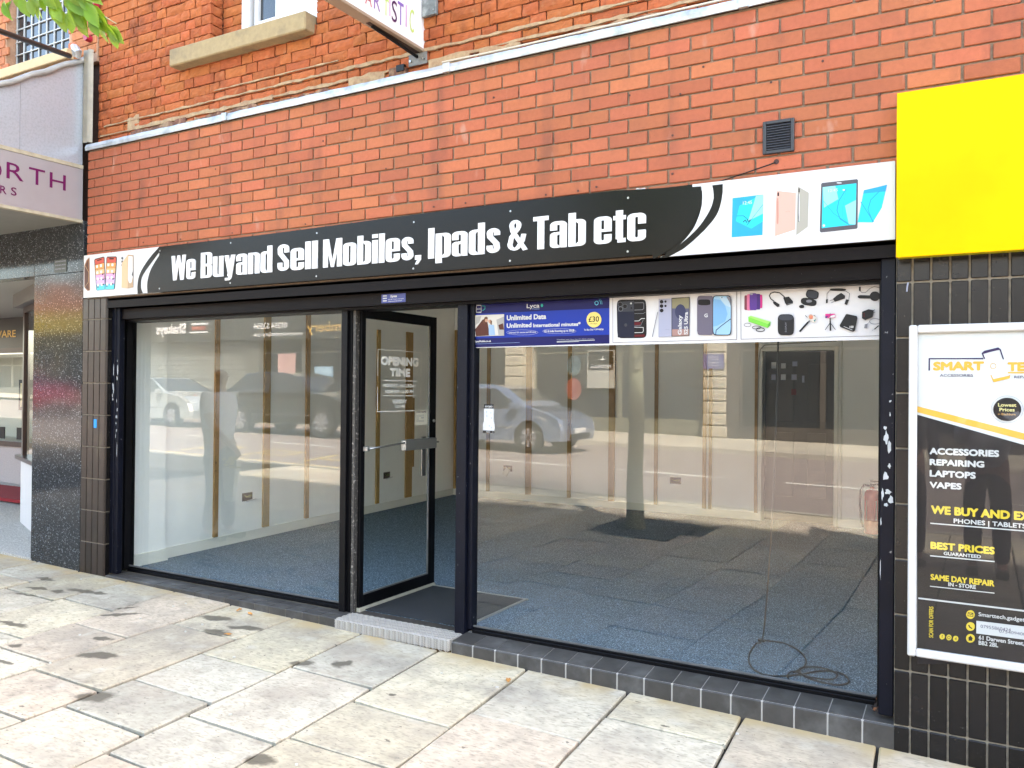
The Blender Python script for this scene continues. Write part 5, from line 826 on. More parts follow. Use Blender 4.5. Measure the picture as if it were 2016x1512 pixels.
# heavy condensed lettering of the fascia, built from thick strokes
h=.07
def arc(cx,cy_,rx,ry,a0,a1,n=9): return [(cx+rx*math.cos(R(a0+(a1-a0)*i/n)),cy_+ry*math.sin(R(a0+(a1-a0)*i/n))) for i in range(n+1)]
xl,xr,xc,rx,ry=.07,.253,.1615,.0915,.10; X=.80
def ov(y0,y1,xl=xl,xr=xr): 
    c=(xl+xr)/2; r=(xr-xl)/2; return arc(c,y1-ry,r,ry,0,180)+arc(c,y0+ry,r,ry,180,360)
G={
'o':(.325,[(ov(h,X-h),1)]),'e':(.325,[([(xl+.0,.40),(xr+.0,.40),(xr,X-h-ry)]+arc(xc,X-h-ry,rx,ry,0,180)+arc(xc,h+ry,rx,ry,180,360)+[(xr,.27)],0)]),
'n':(.325,[([(xl,0),(xl,X)],0),([(xl,X-h-ry-.02)]+arc(xc,X-h-ry,rx,ry,180,0)+[(xr,0)],0)]),'u':(.325,[([(xr,0),(xr,X)],0),([(xl,X)]+arc(xc,h+ry,rx,ry,180,360)+[(xr,h+ry+.02)],0)]),
'a':(.32,[([(xl,.56)]+arc(xc,X-h-ry,rx,ry,180,0)+[(xr,0)],0),(arc(xc,.34,rx,.08,60,180)+arc(xc,h+.08,rx,.08,180,300),0)]),
'd':(.325,[([(xr,0),(xr,1)],0),(ov(h,X-h),1)]),'b':(.325,[([(xl,0),(xl,1)],0),(ov(h,X-h),1)]),'p':(.325,[([(xl,-.17),(xl,X)],0),(ov(h,X-h),1)]),
'l':(.14,[([(xl,0),(xl,1)],0)]),'i':(.14,[([(xl,0),(xl,X)],0),([(xl,.87),(xl,1)],0)]),'I':(.14,[([(xl,0),(xl,1)],0)]),
's':(.285,[([(.215,.56)]+arc(.1425,X-h-.09,.0725,.09,0,180)+[(.08,.52),(.205,.30)]+arc(.1425,h+.09,.0725,.09,0,-180)+[(.07,.25)],0)]),
'S':(.30,[([(.23,.68)]+arc(.15,1-h-.1,.08,.10,0,180)+[(.075,.66),(.225,.36)]+arc(.15,h+.1,.08,.1,0,-180)+[(.07,.32)],0)]),
'c':(.295,[([(xr-.01,.50)]+arc(.1475,X-h-ry,.0775,ry,0,180)+arc(.1475,h+ry,.0775,ry,180,360)+[(xr-.01,.30)],0)]),
't':(.20,[([(.085,1-.03),(.085,.12),(.115,.07),(.19,.07)],0),([(0,X-.065),(.19,X-.065)],0)]),
'T':(.29,[([(.145,0),(.145,1)],0),([(0,.93),(.29,.93)],0)]),
'B':(.32,[([(xl,0),(xl,1)],0),([(xl,.93),(.16,.93)]+arc(.16,.735,.082,.195,90,-90,8)[1:]+[(xl,.53)],0),([(xl,.53),(.17,.53)]+arc(.17,.30,.085,.23,90,-90,8)[1:]+[(xl,.07)],0)]),
'M':(.46,[([(xl,0),(xl,1)],0),([(.39,0),(.39,1)],0),([(.09,1),(.23,.05),(.37,1)],0)]),
'W':(.52,[([(.055,1),(.135,0)],0),([(.135,.02),(.26,1)],0),([(.26,1),(.385,.02)],0),([(.385,0),(.465,1)],0)]),
'y':(.29,[([(.055,X),(.150,.10)],0),([(.235,X),(.150,.08),(.12,-.08),(.08,-.10),(.02,-.10)],0)]),
',':(.13,[([(.065,0),(.065,.14)],0),([(.07,.03),(.035,-.13)],0)]),
'&':(.36,[([(.34,.02),(.11,.62)]+arc(.155,.80,.065,.13,205,-25,9)+[(.19,.66),(.09,.46)]+arc(.145,.22,.085,.15,150,330,8)+[(.28,.30),(.31,.52)],0)]),
' ':(.15,[])}
def ring(x0,x1,y0,y1,s_,t_,Ro=.115,Ri=.03,parts='TR TL BL BR R L T B'):
    """quads of a rounded ring: corner arcs and the straight runs between them"""
    parts=parts.split(); C={'TR':(0,x1,y1,-1,-1),'TL':(90,x0,y1,1,-1),'BL':(180,x0,y0,1,1),'BR':(270,x1,y0,-1,1)}; q=[]; ends={}
    for k,(a0,X_,Y_,sx,sy_) in C.items():
        o=[(X_+sx*Ro+Ro*math.cos(R(a0+90*i/7)),Y_+sy_*Ro+Ro*math.sin(R(a0+90*i/7))) for i in range(8)]
        n_=[(X_+sx*(s_+Ri)+Ri*math.cos(R(a0+90*i/7)),Y_+sy_*(t_+Ri)+Ri*math.sin(R(a0+90*i/7))) for i in range(8)]; ends[k]=(o,n_)
        if k in parts: q+=[[o[i],o[i+1],n_[i+1],n_[i]] for i in range(7)]
    for k,(a_,b_2) in {'T':('TR','TL'),'L':('TL','BL'),'B':('BL','BR'),'R':('BR','TR')}.items():
        if k in parts: q.append([ends[a_][0][7],ends[b_2][0][0],ends[b_2][1][0],ends[a_][1][7]])
    return q
def rc(x0,x1,y0,y1): return [(x0,y0),(x1,y0),(x1,y1),(x0,y1)]
W_,S_,T_=.32,.134,.105
GP={'o':(W_,ring(0,W_,0,X,S_,T_)),
'e':(W_,ring(0,W_,0,X,S_,T_,parts='TR TL BL BR L T B')+[rc(W_-S_,W_,.35,X-.115),rc(S_,W_-S_,.35,.43),rc(W_-S_,W_,.115,.27)]),
'n':(W_,ring(0,W_,0,X,S_,T_,parts='TR T')+[rc(0,S_,0,X),rc(W_-S_,W_,0,X-.115)]),
'u':(W_,ring(0,W_,0,X,S_,T_,parts='BL B')+[rc(W_-S_,W_,0,X),rc(0,S_,.115,X)]),
'a':(W_,ring(0,W_,0,X,S_,T_,parts='TR TL T')+[rc(W_-S_,W_,0,X-.115),rc(0,S_,.53,X-.115),rc(S_*.9,W_-S_,.40,.475)]+ring(0,W_,0,.475,S_,.085,Ro=.10,parts='TL BL L B')),
'd':(W_,ring(0,W_,0,X,S_,T_,parts='TL BL L T B')+[rc(W_-S_,W_,0,1)]),'b':(W_,ring(0,W_,0,X,S_,T_,parts='TR BR R T B')+[rc(0,S_,0,1)]),
'p':(W_,ring(0,W_,0,X,S_,T_,parts='TR BR R T B')+[rc(0,S_,-.17,X)]),
'c':(W_,ring(0,W_,0,X,S_,T_,parts='TR TL BL BR L T B')+[rc(W_-S_,W_,.49,X-.115),rc(W_-S_,W_,.115,.31)]),
'B':(.34,ring(0,.34,.46,1,.135,.095,parts='TR BR R T B')+ring(0,.34,0,.545,.135,.095,parts='TR BR R T B')+[rc(0,.135,0,1)]),
'l':(.13,[rc(0,.13,0,1)]),'i':(.13,[rc(0,.13,0,X),rc(0,.13,.87,1)]),'I':(.13,[rc(0,.13,0,1)]),
'T':(.30,[rc(.085,.215,0,1),rc(0,.30,.87,1)]),'t':(.22,[rc(.045,.17,.10,.93),rc(0,.22,.66,X-.02),rc(.075,.22,0,.12)]),
'M':(.47,[rc(0,.12,0,1),rc(.35,.47,0,1),[(.05,1),(.14,1),(.26,0),(.20,0)],[(.33,1),(.42,1),(.27,0),(.21,0)]]),
'W':(.52,[[(0,1),(.12,1),(.19,0),(.07,0)],[(.07,0),(.19,0),(.30,1),(.22,1)],[(.22,1),(.30,1),(.45,0),(.33,0)],[(.33,0),(.45,0),(.52,1),(.40,1)]]),
'y':(.32,[[(0,X),(.125,X),(.215,.08),(.12,0)],[(.195,X),(.32,X),(.21,-.10),(.09,.0)],[(.02,-.17),(.15,-.17),(.21,-.10),(.19,.02),(.12,-.07),(.02,-.07)]]),
',':(.13,[rc(0,.13,0,.15),[(.05,0),(.13,0),(.06,-.15),(0,-.15)]])}
def impact(word,x0,x1,z,cap,mb):
    adv=lambda c:(GP[c][0] if c in GP else G[c][0]); gap=.030
    W=sum(adv(c) for c in word)+gap*(len(word)-1); sx=(x1-x0)/W; x=0; k=0
    for c in word:
        if c in GP: quads=[(q,True) for q in GP[c][1]]
        else:
            quads=[]
            for pts,cl in G[c][1]:
                L1,R1=thick(pts,.085 if c=='&' else .118,bool(cl)); n=len(L1); quads+=[([L1[i],L1[(i+1)%n],R1[(i+1)%n],R1[i]],False) for i in range(n if cl else n-1)]
        mb=MB()
        for q,_ in quads:
            k+=1; d=-.0475-.00005*(k%9); yb_=-.0407; n=len(q)
            v=[(x0+(x+p[0])*sx,yb_,z+p[1]*cap) for p in q]+[(x0+(x+p[0])*sx,d,z+p[1]*cap) for p in q]
            mb.add(v,[tuple(range(n,2*n))]+[(i,(i+1)%n,n+(i+1)%n,n+i) for i in range(n)])
        mb.build('letter',mat('white_cut_vinyl',(.68,.68,.68),.4),sg)
        x+=adv(c)+gap
lm=MB()
for wd,a,b in [('We',1.009,1.272),('Buyand',1.330,2.042),('Sell',2.09,2.454),('Mobiles,',2.503,3.291),('Ipads',3.344,3.852),('&',3.893,4.023),('Tab',4.065,4.389),('etc',4.438,4.734)]: impact(wd,a,b,-.294,.184,lm)
sc_=MB()
for x in (.86,1.62,2.43,3.22,3.902,4.62,5.3): 
    for z in (-.06,-.345): sc_.tube([(x+.012,-.040,z),(x+.012,-.0435,z)],.006,10)
sc_.build('sign_screw',M_steel,sg,kind='stuff')
bg_=MB().box(4.66,-.035,-.028,4.70,.0,-.012); t=MB().prism([(4.655,-.028),(4.672,-.006),(4.69,-.014),(4.715,-.010),(4.725,-.028)],XZ(-.02),0,.012); tag(t.build('paper_scrap',pm('white_print')),'crumpled white paper scrap caught on top edge of shop sign','litter')
# wire from the wall to the sign
tag(MB().tube([(5.388,.002,.045),(5.36,-.02,.03),(5.22,-.03,-.005),(5.11,-.035,-.03)],.0032,6).build('sign_cable',M_black),'thin dark cable running from a hole below the vent to sign','cable')
tag(MB().tube([(5.388,.006,.045),(5.388,-.003,.045)],.013,12).build('cable_hole',mat('dark_rust')),'small dark drilled cable hole below the black vent','hole')
# vent
ve=empty('air_vent','square black plastic louvred vent set in the red brick wall','vent')
vx0,vx1,vz0,vz1=5.324,5.473,.085,.246
MB().box(vx0,-.016,vz0,vx0+.016,.004,vz1,bev=.002).box(vx1-.016,-.016,vz0,vx1,.004,vz1,bev=.002).box(vx0+.016,-.016,vz0,vx1-.016,.004,vz0+.016,bev=.002).box(vx0+.016,-.016,vz1-.016,vx1-.016,.004,vz1,bev=.002).build('vent_frame',mat('vent_plastic',(.02,.02,.025),.4),ve)
B('vent_backing',M_black,(vx0+.01,-.003,vz0+.01,vx1-.01,.0,vz1-.01),ve)
for i in range(10):
    z=vz0+.022+i*.0125; MB().add([(vx0+.017,-.014,z),(vx1-.017,-.014,z),(vx1-.017,-.004,z+.009),(vx0+.017,-.004,z+.009),(vx0+.017,-.014,z-.002),(vx1-.017,-.014,z-.002),(vx1-.017,-.004,z+.007),(vx0+.017,-.004,z+.007)],[(0,1,2,3),(4,7,6,5),(0,4,5,1),(3,2,6,7),(0,3,7,4),(1,5,6,2)]).build('louvre',mat('vent_slat',(.045,.045,.055),.35),ve)
# ================================================================== SHOPFRONT
sf=empty('shopfront_frame','black steel and timber frame round the two shop windows and doorway','shopfront')
MB().box(-.02,.0,-.46,5.92,.10,-.382).build('sign_backing_board',M_rail,sf)
MB().box(.19,.0,-.405,5.925,.045,-.383,bev=.003).build('soffit_trim',M_rail,sf)
MB().box(.20,.045,-.43,5.86,.16,-.40).build('dark_recess',M_black,sf)
for i,z in enumerate((-.437,-.452)): MB().box(.21+.02*i,.075-.008*i,z-.008,5.855,.14,z+.004,bev=.003).build('shutter_slat',M_rail,sf)
MB().box(.265,.075,-.542,5.856,.115,-.463,bev=.003).box(.265,.070,-.546,5.856,.12,-.538,bev=.001).build('shutter_bottom_rail',M_rail,sf)
MB().box(.20,.12,-.56,5.88,.30,-.44).build('head_beam',M_alu,sf)
# left post, guide, jamb
MB().box(.176,.046,-2.583,.226,.10,-.405,bev=.004).box(.2265,.052,-2.583,.268,.10,-.405,bev=.004).build('post',M_navy,sf)
MB().box(.222,.10,-2.575,.250,.118,-.46).box(.222,.135,-2.575,.250,.15,-.46).box(.20,.118,-2.575,.226,.135,-.46).build('shutter_guide',M_alu,sf)
MB().box(.15,.15,-2.575,.236,.235,-.53,bev=.003).build('window_jamb',M_alu,sf)
# right post
MB().box(5.858,.035,-2.572,5.921,.10,-.41,bev=.004).build('post',M_navy,sf)
MB().box(5.845,.10,-2.56,5.90,.25,-.45,bev=.002).build('window_jamb',M_alu,sf)
# paint flaked off the posts
fl=MB(); rf=random.Random(9)
def flake(mb,fn,cx,cz,w,hh,d):
    n=11; mb.prism([(cx+w*math.cos(t)*q,cz+hh*math.sin(t)*q) for t,q in [(2*math.pi*k/n,rf.uniform(.55,1.15)) for k in range(n)]],fn,d,d-.0008)
for (x,z,w_,h_) in [(5.885,-1.29,.012,.035),(5.897,-1.33,.010,.03),(5.880,-1.245,.008,.012),(5.898,-1.42,.008,.012),(5.882,-1.47,.016,.022),(5.87,-1.55,.006,.03),(5.895,-1.54,.016,.012),(5.905,-1.575,.012,.02),(5.885,-1.60,.012,.01),(5.864,-1.68,.003,.02),(5.863,-1.9,.002,.05),(5.900,-1.12,.006,.006),(5.90,-1.18,.003,.012)]: flake(fl,XZ(.0345),x,z,w_,h_,0)
for (x,z,w_,h_) in [(.212,-.96,.005,.05),(.205,-1.08,.006,.035),(.214,-1.11,.005,.04),(.203,-1.16,.005,.02),(.207,-1.19,.007,.010),(.250,-.88,.003,.012),(.256,-.96,.005,.05),(.250,-1.02,.006,.02),(.247,-1.20,.003,.02),(.255,-1.27,.005,.015),(.243,-1.33,.005,.012),(.254,-1.33,.003,.02),(.243,-1.38,.004,.010),(.240,-1.48,.003,.02),(.258,-1.6,.003,.08),(.25,-1.44,.004,.015)]: flake(fl,XZ(.0455),x,z,w_,h_,.0 if x<.226 else .0055)
fl.build('bare_paint_patch',M_flake,sf,kind='stuff')
# mullions beside the door
MB().box(2.497,.145,-2.592,2.548,.235,-.53,bev=.003).box(2.548,.17,-2.592,2.572,.225,-.53).build('post',M_alu,sf)
MB().box(3.440,.135,-2.592,3.512,.235,-.53,bev=.004).box(3.512,.165,-2.56,3.545,.235,-.53,bev=.003).build('post',M_navy,sf)
# sills
sl=empty('left_window_sill','low sill of worn slate grey tiles under the left window','sill')
MB().box(.20,.006,-2.70,2.60,.30,-2.592).build('sill_bed',M_grout,sl)
n=16; pitch=(2.603-.205)/n
for i in range(n):
    a=.205+i*pitch
    MB().box(a+.001,.002,-2.66,a+pitch-.001,.085,-2.589+rf.uniform(-.0006,.0006),bev=.004).build('sill_tile',M_stile,sl)
    MB().box(a+.001,.0865,-2.61,a+pitch-.001,.165,-2.5885+rf.uniform(-.0006,.0006),bev=.002).build('sill_tile',M_stile,sl)
sr=empty('right_window_sill','raised sill of dark slate tiles with pale grout under the large window','sill')
MB().add([(3.507,.0035,-2.76),(5.93,.0035,-2.76),(5.93,.30,-2.76),(3.507,.30,-2.76),(3.507,.0035,-2.603),(5.93,.0035,-2.603),(5.93,.30,-2.5705),(3.507,.30,-2.5705),(3.507,.012,-2.5995),(5.93,.012,-2.5995)],[(0,1,5,4),(4,5,9,8),(8,9,6,7)]).build('sill_bed',M_groutl,sr)
i=0; x=3.506
while x<5.93:
    x1=min(x+.1525,5.935); 
    MB().box(x+.0025,.0,-2.76,x1-.0025,.020,-2.600,bev=.005).build('sill_tile',M_stile,sr)
    k=MB(); k.add([(x+.0025,.012,-2.602),(x1-.0025,.012,-2.602),(x1-.0025,.172,-2.586),(x+.0025,.172,-2.586),(x+.0025,.012,-2.5965),(x1-.0025,.012,-2.5965),(x1-.0025,.172,-2.5805),(x+.0025,.172,-2.5805)],[(0,3,2,1),(4,5,6,7),(0,1,5,4),(1,2,6,5),(2,3,7,6),(3,0,4,7)]); k.build('sill_tile',M_stile,sr); x=x1
# chequer plate step
cp=empty('door_step','bright chequer plate metal step in front of the open doorway','step')
MB().box(2.606,-.012,-2.655,3.503,.168,-2.5865,bev=.006).build('step_plate',M_chq,cp)
lz=MB()
def loz(cx,cz,a,fn):
    l,w_=.014,.0028; c,s=math.cos(a),math.sin(a); lz.prism([(cx+c*l,cz+s*l),(cx-s*w_,cz+c*w_),(cx-c*l,cz-s*l),(cx+s*w_,cz-c*w_)],fn,0,-.003)
k=0
for i in range(30):
    for j in range(5):
        x=2.62+i*.030; sgn=1 if (i)%2 else -1
        for q in (-1,0,1): loz(x+q*.0,-2.650+.0+q*.010+j*.016 if False else -2.642+j*.0115,0,XZ(-.012)) if False else None
for i in range(40):
    x=2.617+i*.0225; sgn=1 if i%2 else -1
    for j in range(6): loz(x,-2.651+j*.0105,sgn*R(40),XZ(-.012))
TOPF=lambda u,v,d:(u,v,-2.5865-d)
for i in range(40):
    for j in range(7): loz(2.617+i*.0225,-.002+j*.0255,R(45) if (i+j)%2 else R(-45),TOPF)
lz.build('tread_pattern',mat('raised_tread_metal',(.55,.51,.46),.35,metal=.1),cp,kind='stuff')
MB().box(2.62,-.004,-2.70,3.49,.15,-2.657).build('leaf_litter',mat('dirt_under_step',(.12,.07,.03),.9,noise=.6,nscale=90,col2=(.5,.3,.08),c2scale=60,c2lo=.6,c2hi=.66),cp)
thr=empty('threshold','row of dark brown threshold tiles between the metal step and mat','threshold')
for i in range(6): MB().box(2.575+i*.145+.001,.171,-2.62,2.575+(i+1)*.145-.001,.262,-2.592).build('threshold_tile',mat('brown_threshold_tile',(.06,.052,.045),.5,noise=.2,nscale=20,rnd=.1),thr)
# windows
def window(name,x0,x1,label):
    o=empty(name,label,'window')
    MB().box(x0,.172,-2.585,x1,.225,-2.560,bev=.003).box(x0,.182,-2.560,x1,.222,-2.5475,bev=.002).build('window_frame',M_alu,o)
    MB().box(x0,.184,-2.5475,x1,.196,-2.536,bev=.002).build('glazing_bead',mat('worn_bead',(.10,.10,.10),.45,noise=.3,nscale=10),o)
    B('glass_pane',M_glass,(x0,.199,-2.545,x1,.206,-.535),o); return o
window('shop_window',.236,2.497,'narrower shop window on the jeweller side of the open door')
window('shop_window',3.545,5.846,'wide shop window with advertising strip along its top')
# ------------------------------------------------------------------ door (swung inward)
dr=empty('shop_door','open black framed glass door with white opening time lettering','door')
D0,D1=.212,1.098; XD=2.62
MB().box(2.575,.175,-2.592,2.598,.222,-.535,bev=.002).build('hinge_edge',mat('worn_dark_metal',(.05,.045,.04),.5,noise=.5,nscale=40,col2=(.32,.29,.26),c2scale=60,c2lo=.58,c2hi=.66),dr)
MB().box(2.598,D0,-2.572,XD,D0+.045,-.533,bev=.002).box(2.598,D1-.082,-2.572,XD,D1,-.533,bev=.002).box(2.598,D0+.045,-.605,XD,D1-.082,-.533,bev=.002).box(2.598,D0+.045,-2.572,XD,D1-.082,-2.487,bev=.002).build('door_frame',M_alu,dr)
MB().box(2.604,D0+.045,-2.487,XD-.002,D1-.082,-2.478).box(2.604,D1-.088,-2.478,XD-.002,D1-.082,-.607).build('glazing_bead',mat('worn_bead'),dr)
B('door_glass',M_dglass,(2.607,D0+.04,-2.492,2.612,D1-.078,-.60),dr)
MB().box(2.60,D0-.005,-2.6,XD+.012,D1+.003,-2.574,bev=.003).box(2.60,D0-.005,-2.574,XD+.004,D1+.003,-2.566,bev=.002).build('kick_strip',mat('pale_worn_aluminium',(.50,.47,.38),.45,metal=.2,noise=.15,nscale=14),dr)
YD=YZ(XD+.0)
pb=MB().tube([(XD+.03,.244,-1.495),(XD+.034,.68,-1.472)],.0075,10).build('push_bar',M_steel,dr,smooth=True)
MB().box(XD+.003,.655,-1.530,XD+.045,1.05,-1.452,bev=.005).box(XD+.003,.232,-1.51,XD+.04,.262,-1.478,bev=.003).build('panic_bar_box',M_steel,dr)
MB().tube([(XD+.02,1.04,-1.487),(XD+.02,1.105,-1.487)],.007,8).build('latch_bolt',M_steel,dr)
MB().box(XD+.0005,.905,-1.735,XD+.012,.955,-1.44,bev=.003).build('lock_plate',mat('dark_steel_plate',(.18,.18,.18),.3,metal=.8),dr)
MB().tube([(XD,1.068,-1.325),(XD+.012,1.068,-1.325)],[.013,.010],14).build('lock_cylinder',M_steel,dr)
tx=MB(); YT=YZ(2.6136)
text(tx,YT,'OPENING',.425,.871,-.918,.064,1.8); text(tx,YT,'TIME',.529,.771,-.997,.062,1.8)
text(tx,YT,'MONDAY - SATURDAY',.457,.845,-1.074,.026,1.4); text(tx,YT,'10:00 AM - 6:00 PM',.481,.818,-1.116,.026,1.4)
text(tx,YT,'SUNDAY',.568,.733,-1.189,.029,1.4); text(tx,YT,'CLOSED',.592,.711,-1.220,.020,1.4)
for a,b,c,d in [(.392,-.812,.908,-.808),(.452,-1.028,.852,-1.023),(.452,-1.136,.852,-1.131),(.392,-1.247,.908,-1.242),(.392,-.995,.397,-.812),(.903,-.995,.908,-.812),(.392,-1.242,.397,-1.07),(.903,-1.242,.908,-1.07)]: tx.add([YT(a,b,0),YT(c,b,0),YT(c,d,0),YT(a,d,0)],[(0,1,2,3)])
tx.build('opening_time_lettering',mat('white_window_vinyl',(.95,.93,.86),.5),dr)
nb=empty('door_notice','small cream paper notice with red heading stuck inside the door glass','notice')
MB().add([YT(.838,-1.353,0),YT(.988,-1.353,0),YT(.988,-1.243,0),YT(.838,-1.243,0)],[(0,1,2,3)]).build('paper',mat('cream_paper',(.72,.68,.55),.7),nb)
q=MB(); text(q,YT,'VOID NAME',.85,.975,-1.262,.012,.8,d0=-.0004); q.build('print',pm('maroon_print'),nb)
q=MB(); 
for i in range(7):
    z=-1.28-.008*i; w_=.10 if i not in(2,3,4) else .035; q.add([YT(.850,z,-.0004),YT(.85+w_,z,-.0004),YT(.85+w_,z+.002,-.0004),YT(.85,z+.002,-.0004)],[(0,1,2,3)])
text(q,YT,'AFI',.91,.945,-1.305,.010,.8,d0=-.0004)
q.build('print',pm('lens_grey2'),nb)
# ------------------------------------------------------------------ posters on the window
def banner(name,key,x0,x1,label,matn='white_print'):
    o=empty(name,label,'poster'); B('poster_sheet',mat('white_poster_film',(.62,.61,.62),.35),(x0,.185,-.826,x1,.198,-.532),o,bev=0); do_prints(key,XZ(.1848),o,step=.00018); return o
banner('window_poster','banner_data',3.548,4.427,'dark blue poster reading Lyca Mobile, Unlimited Data and a yellow 30 pound disc')
banner('window_poster','banner_phones',4.4275,5.150,'white window poster showing three pairs of smartphones, one marked Galaxy S25 Ultra')
banner('window_poster','banner_accessories',5.1505,5.8445,'white window poster of chargers, cases, a green power bank and a speaker')
do=empty('payment_sticker','narrow white and black card payment sticker low on the wide window','sticker')
MB().box(3.603,.1975,-1.345,3.672,.1985,-1.176).box(3.596,.197,-1.345,3.680,.1975,-1.285).build('sticker_body',pm('white_print'),do)
MB().box(3.603,.1968,-1.200,3.672,.1972,-1.174).box(3.596,.1963,-1.350,3.680,.1968,-1.335).build('print',pm('phone_black'),do)
q=MB(); text(q,XZ(.1965),'DOJO',3.612,3.664,-1.193,.011,1); text(q,XZ(.196),'dojo.tech',3.620,3.648,-1.346,.007,.8); text(q,XZ(.196),'X',3.665,3.672,-1.346,.007,.8); q.build('print',pm('white_print'),do)
q=MB(); 
for x,z in ((3.62,-1.225),(3.65,-1.23),(3.622,-1.25),(3.655,-1.262),(3.64,-1.31),(3.655,-1.32)): q.add([(x,.1966,z),(x+.005,.1966,z),(x+.005,.1966,z+.008),(x,.1966,z+.008)],[(0,1,2,3)])
q.build('print',pm('soft_blue'),do)
bs=empty('shutter_sticker','small blue and white installer sticker on the black rail over doorway','sticker')
B('sticker_body',pm('lyca_blue') if False else mat('print_royal',(.03,.045,.24),.3),(2.895,.0735,-.533,3.088,.0745,-.476),bs)
q=MB()
for i in range(3): q.add([(2.907,.0732,-.522+.016*i),(2.938,.0732,-.522+.016*i),(2.938,.0732,-.515+.016*i),(2.907,.0732,-.515+.016*i)],[(0,1,2,3)])
text(q,XZ(.0733),'Xpress',2.966,3.02,-.499,.016,1); text(q,XZ(.0733),'security shutters and repairs',2.948,3.075,-.513,.006,.4); text(q,XZ(.0733),'Telephone 01254 397555',2.948,3.06,-.526,.006,.4); q.build('print',pm('white_print'),bs)
# ================================================================== TILED PIERS
lp=empty('tiled_pillar','narrow brown black tiled pillar between grey granite and left window','pillar')
MB().box(-.128,.006,-2.66,.172,.10,-.372).build('grout',M_grout,lp)
rows=[-.372]; z=-.545
while z>-2.62: rows.append(z); z-=.2575
rows.append(-2.612)
for i in range(len(rows)-1):
    zt,zb=rows[i]-.004,rows[i+1]+.004
    for j in range(4):
        a=-.128+j*.0765; mm=M_tileb
        o=MB().box(a+.004,-.002,zb,a+.0725,.010,zt,bev=.0025).build('tile',mm,lp)
        if i==4 and j==2: B('blue_paint_mark',mat('bright_blue_spray',(.0,.28,.72),.5),(a+.012,-.0045,zt-.10,a+.05,-.0022,zt-.03),lp,bev=.001)
    MB().tube([(.181,.006,zb),(.181,.006,zt)],.008,8).build('corner_tile',M_tileb,lp)
    MB().box(.172,.010,zb,.186,.046,zt,bev=.002).build('tile',M_tile,lp)
B('footing',mat('concrete_footing',(.16,.14,.11),.9,noise=.3,nscale=20),(-.14,-.012,-2.68,.19,.03,-2.612),lp,bev=.004)
rpz=empty('tiled_wall','shiny black stack bonded tile wall below the yellow sign','wall')
MB().box(5.926,.008,-2.78,8.2,.10,-.30).build('grout',M_grout,rpz)
zr=[-.3275]; z=-.579
while z>-2.75: zr.append(z); z-=.2517
zr.append(-2.80); cnt=0; big=MB()
for i in range(len(zr)-1):
    zt,zb=zr[i]-.0045,zr[i+1]+.0045
    xs_=[5.926,5.9925]; x=5.9925
    while x<8.1: x+=.0757; xs_.append(x)
    for j in range(len(xs_)-1):
        a,b=xs_[j]+.0045,xs_[j+1]-.0045
        if j==0: a=5.928
        if cnt<296 and a<7.0: MB().box(a,-.002+rf.uniform(-.0006,.0006),zb,b,.012,zt,bev=.003).build('tile',M_tile,rpz); cnt+=1
        elif a>=7.0: big.box(a,-.002,zb,b,.012,zt)
big.build('far_tiles',M_tile,rpz,kind='stuff')
tag(MB().tube([(5.975,-.004,-.58),(5.972,-.010,-.60),(5.970,-.008,-.622)],.0035,6).build('sealant_drip',pm('silver_print')),'short pale drip of sealant on the black tiles under yellow sign','drip')
rag=MB().add([(0,0,0),(.03,.0,.0),(.02,.01,.06),(.012,-.004,.085),(.0,.006,.03),(-.012,.0,.022)],[(0,1,2),(0,2,4),(2,3,4),(0,4,5)]).build('torn_flashing',mat('torn_black_felt',(.02,.012,.01),.8,col2=(.3,.12,.05),c2scale=40,c2lo=.55,c2hi=.6),loc=(5.832,.10,-2.585)); tag(rag,'torn scrap of black felt at the right end of wide sill','scrap')
# ================================================================== YELLOW SIGN AND POSTER CASE
ys_=empty('yellow_sign','plain bright yellow box sign beside the black shop sign','sign')
B('sign_face',M_yellow,(5.932,-.10,-.478,8.4,-.094,.258),ys_,bev=.002)
MB().box(5.934,-.094,-.472,8.4,-.0,.252).build('sign_box',mat('yellow_return',(.75,.62,.0),.4),ys_)
pc=empty('poster_case','white framed lockable poster case on the black tiled wall','poster case')
cx0,cx1,cz0,cz1=5.983,6.83,-2.256,-.778
for nm,(a0,a1,b0,b1) in {'a':(cx0,cx0+.034,cz0,cz1),'b':(cx1-.034,cx1,cz0,cz1),'c':(cx0+.034,cx1-.034,cz1-.036,cz1),'d':(cx0+.034,cx1-.034,cz0,cz0+.036)}.items():
    MB().box(a0,-.052,b0,a1,-.004,b1,bev=.006).build('case_frame',M_case,pc)
MB().box(cx0+.034,-.030,cz0+.036,cx1-.034,-.006,cz1-.036).build('back_board',pm('white_print'),pc)
po=empty('advert_poster','phone repair poster reading Smart Tech and Best Prices inside white case','poster')
MB().add([(cx0+.036,-.0305,cz0+.046),(cx1-.036,-.0305,cz0+.046),(cx1-.036,-.0305,cz1-.044),(cx0+.036,-.0305,cz1-.044)],[(0,1,2,3)]).build('poster_sheet',mat('white_poster_paper',(.66,.66,.66),.5),po)
do_prints('poster',XZ(-.0308),po,step=.00012)
B('acrylic_cover',M_acry,(cx0+.034,-.0425,cz0+.036,cx1-.034,-.040,cz1-.036),pc)
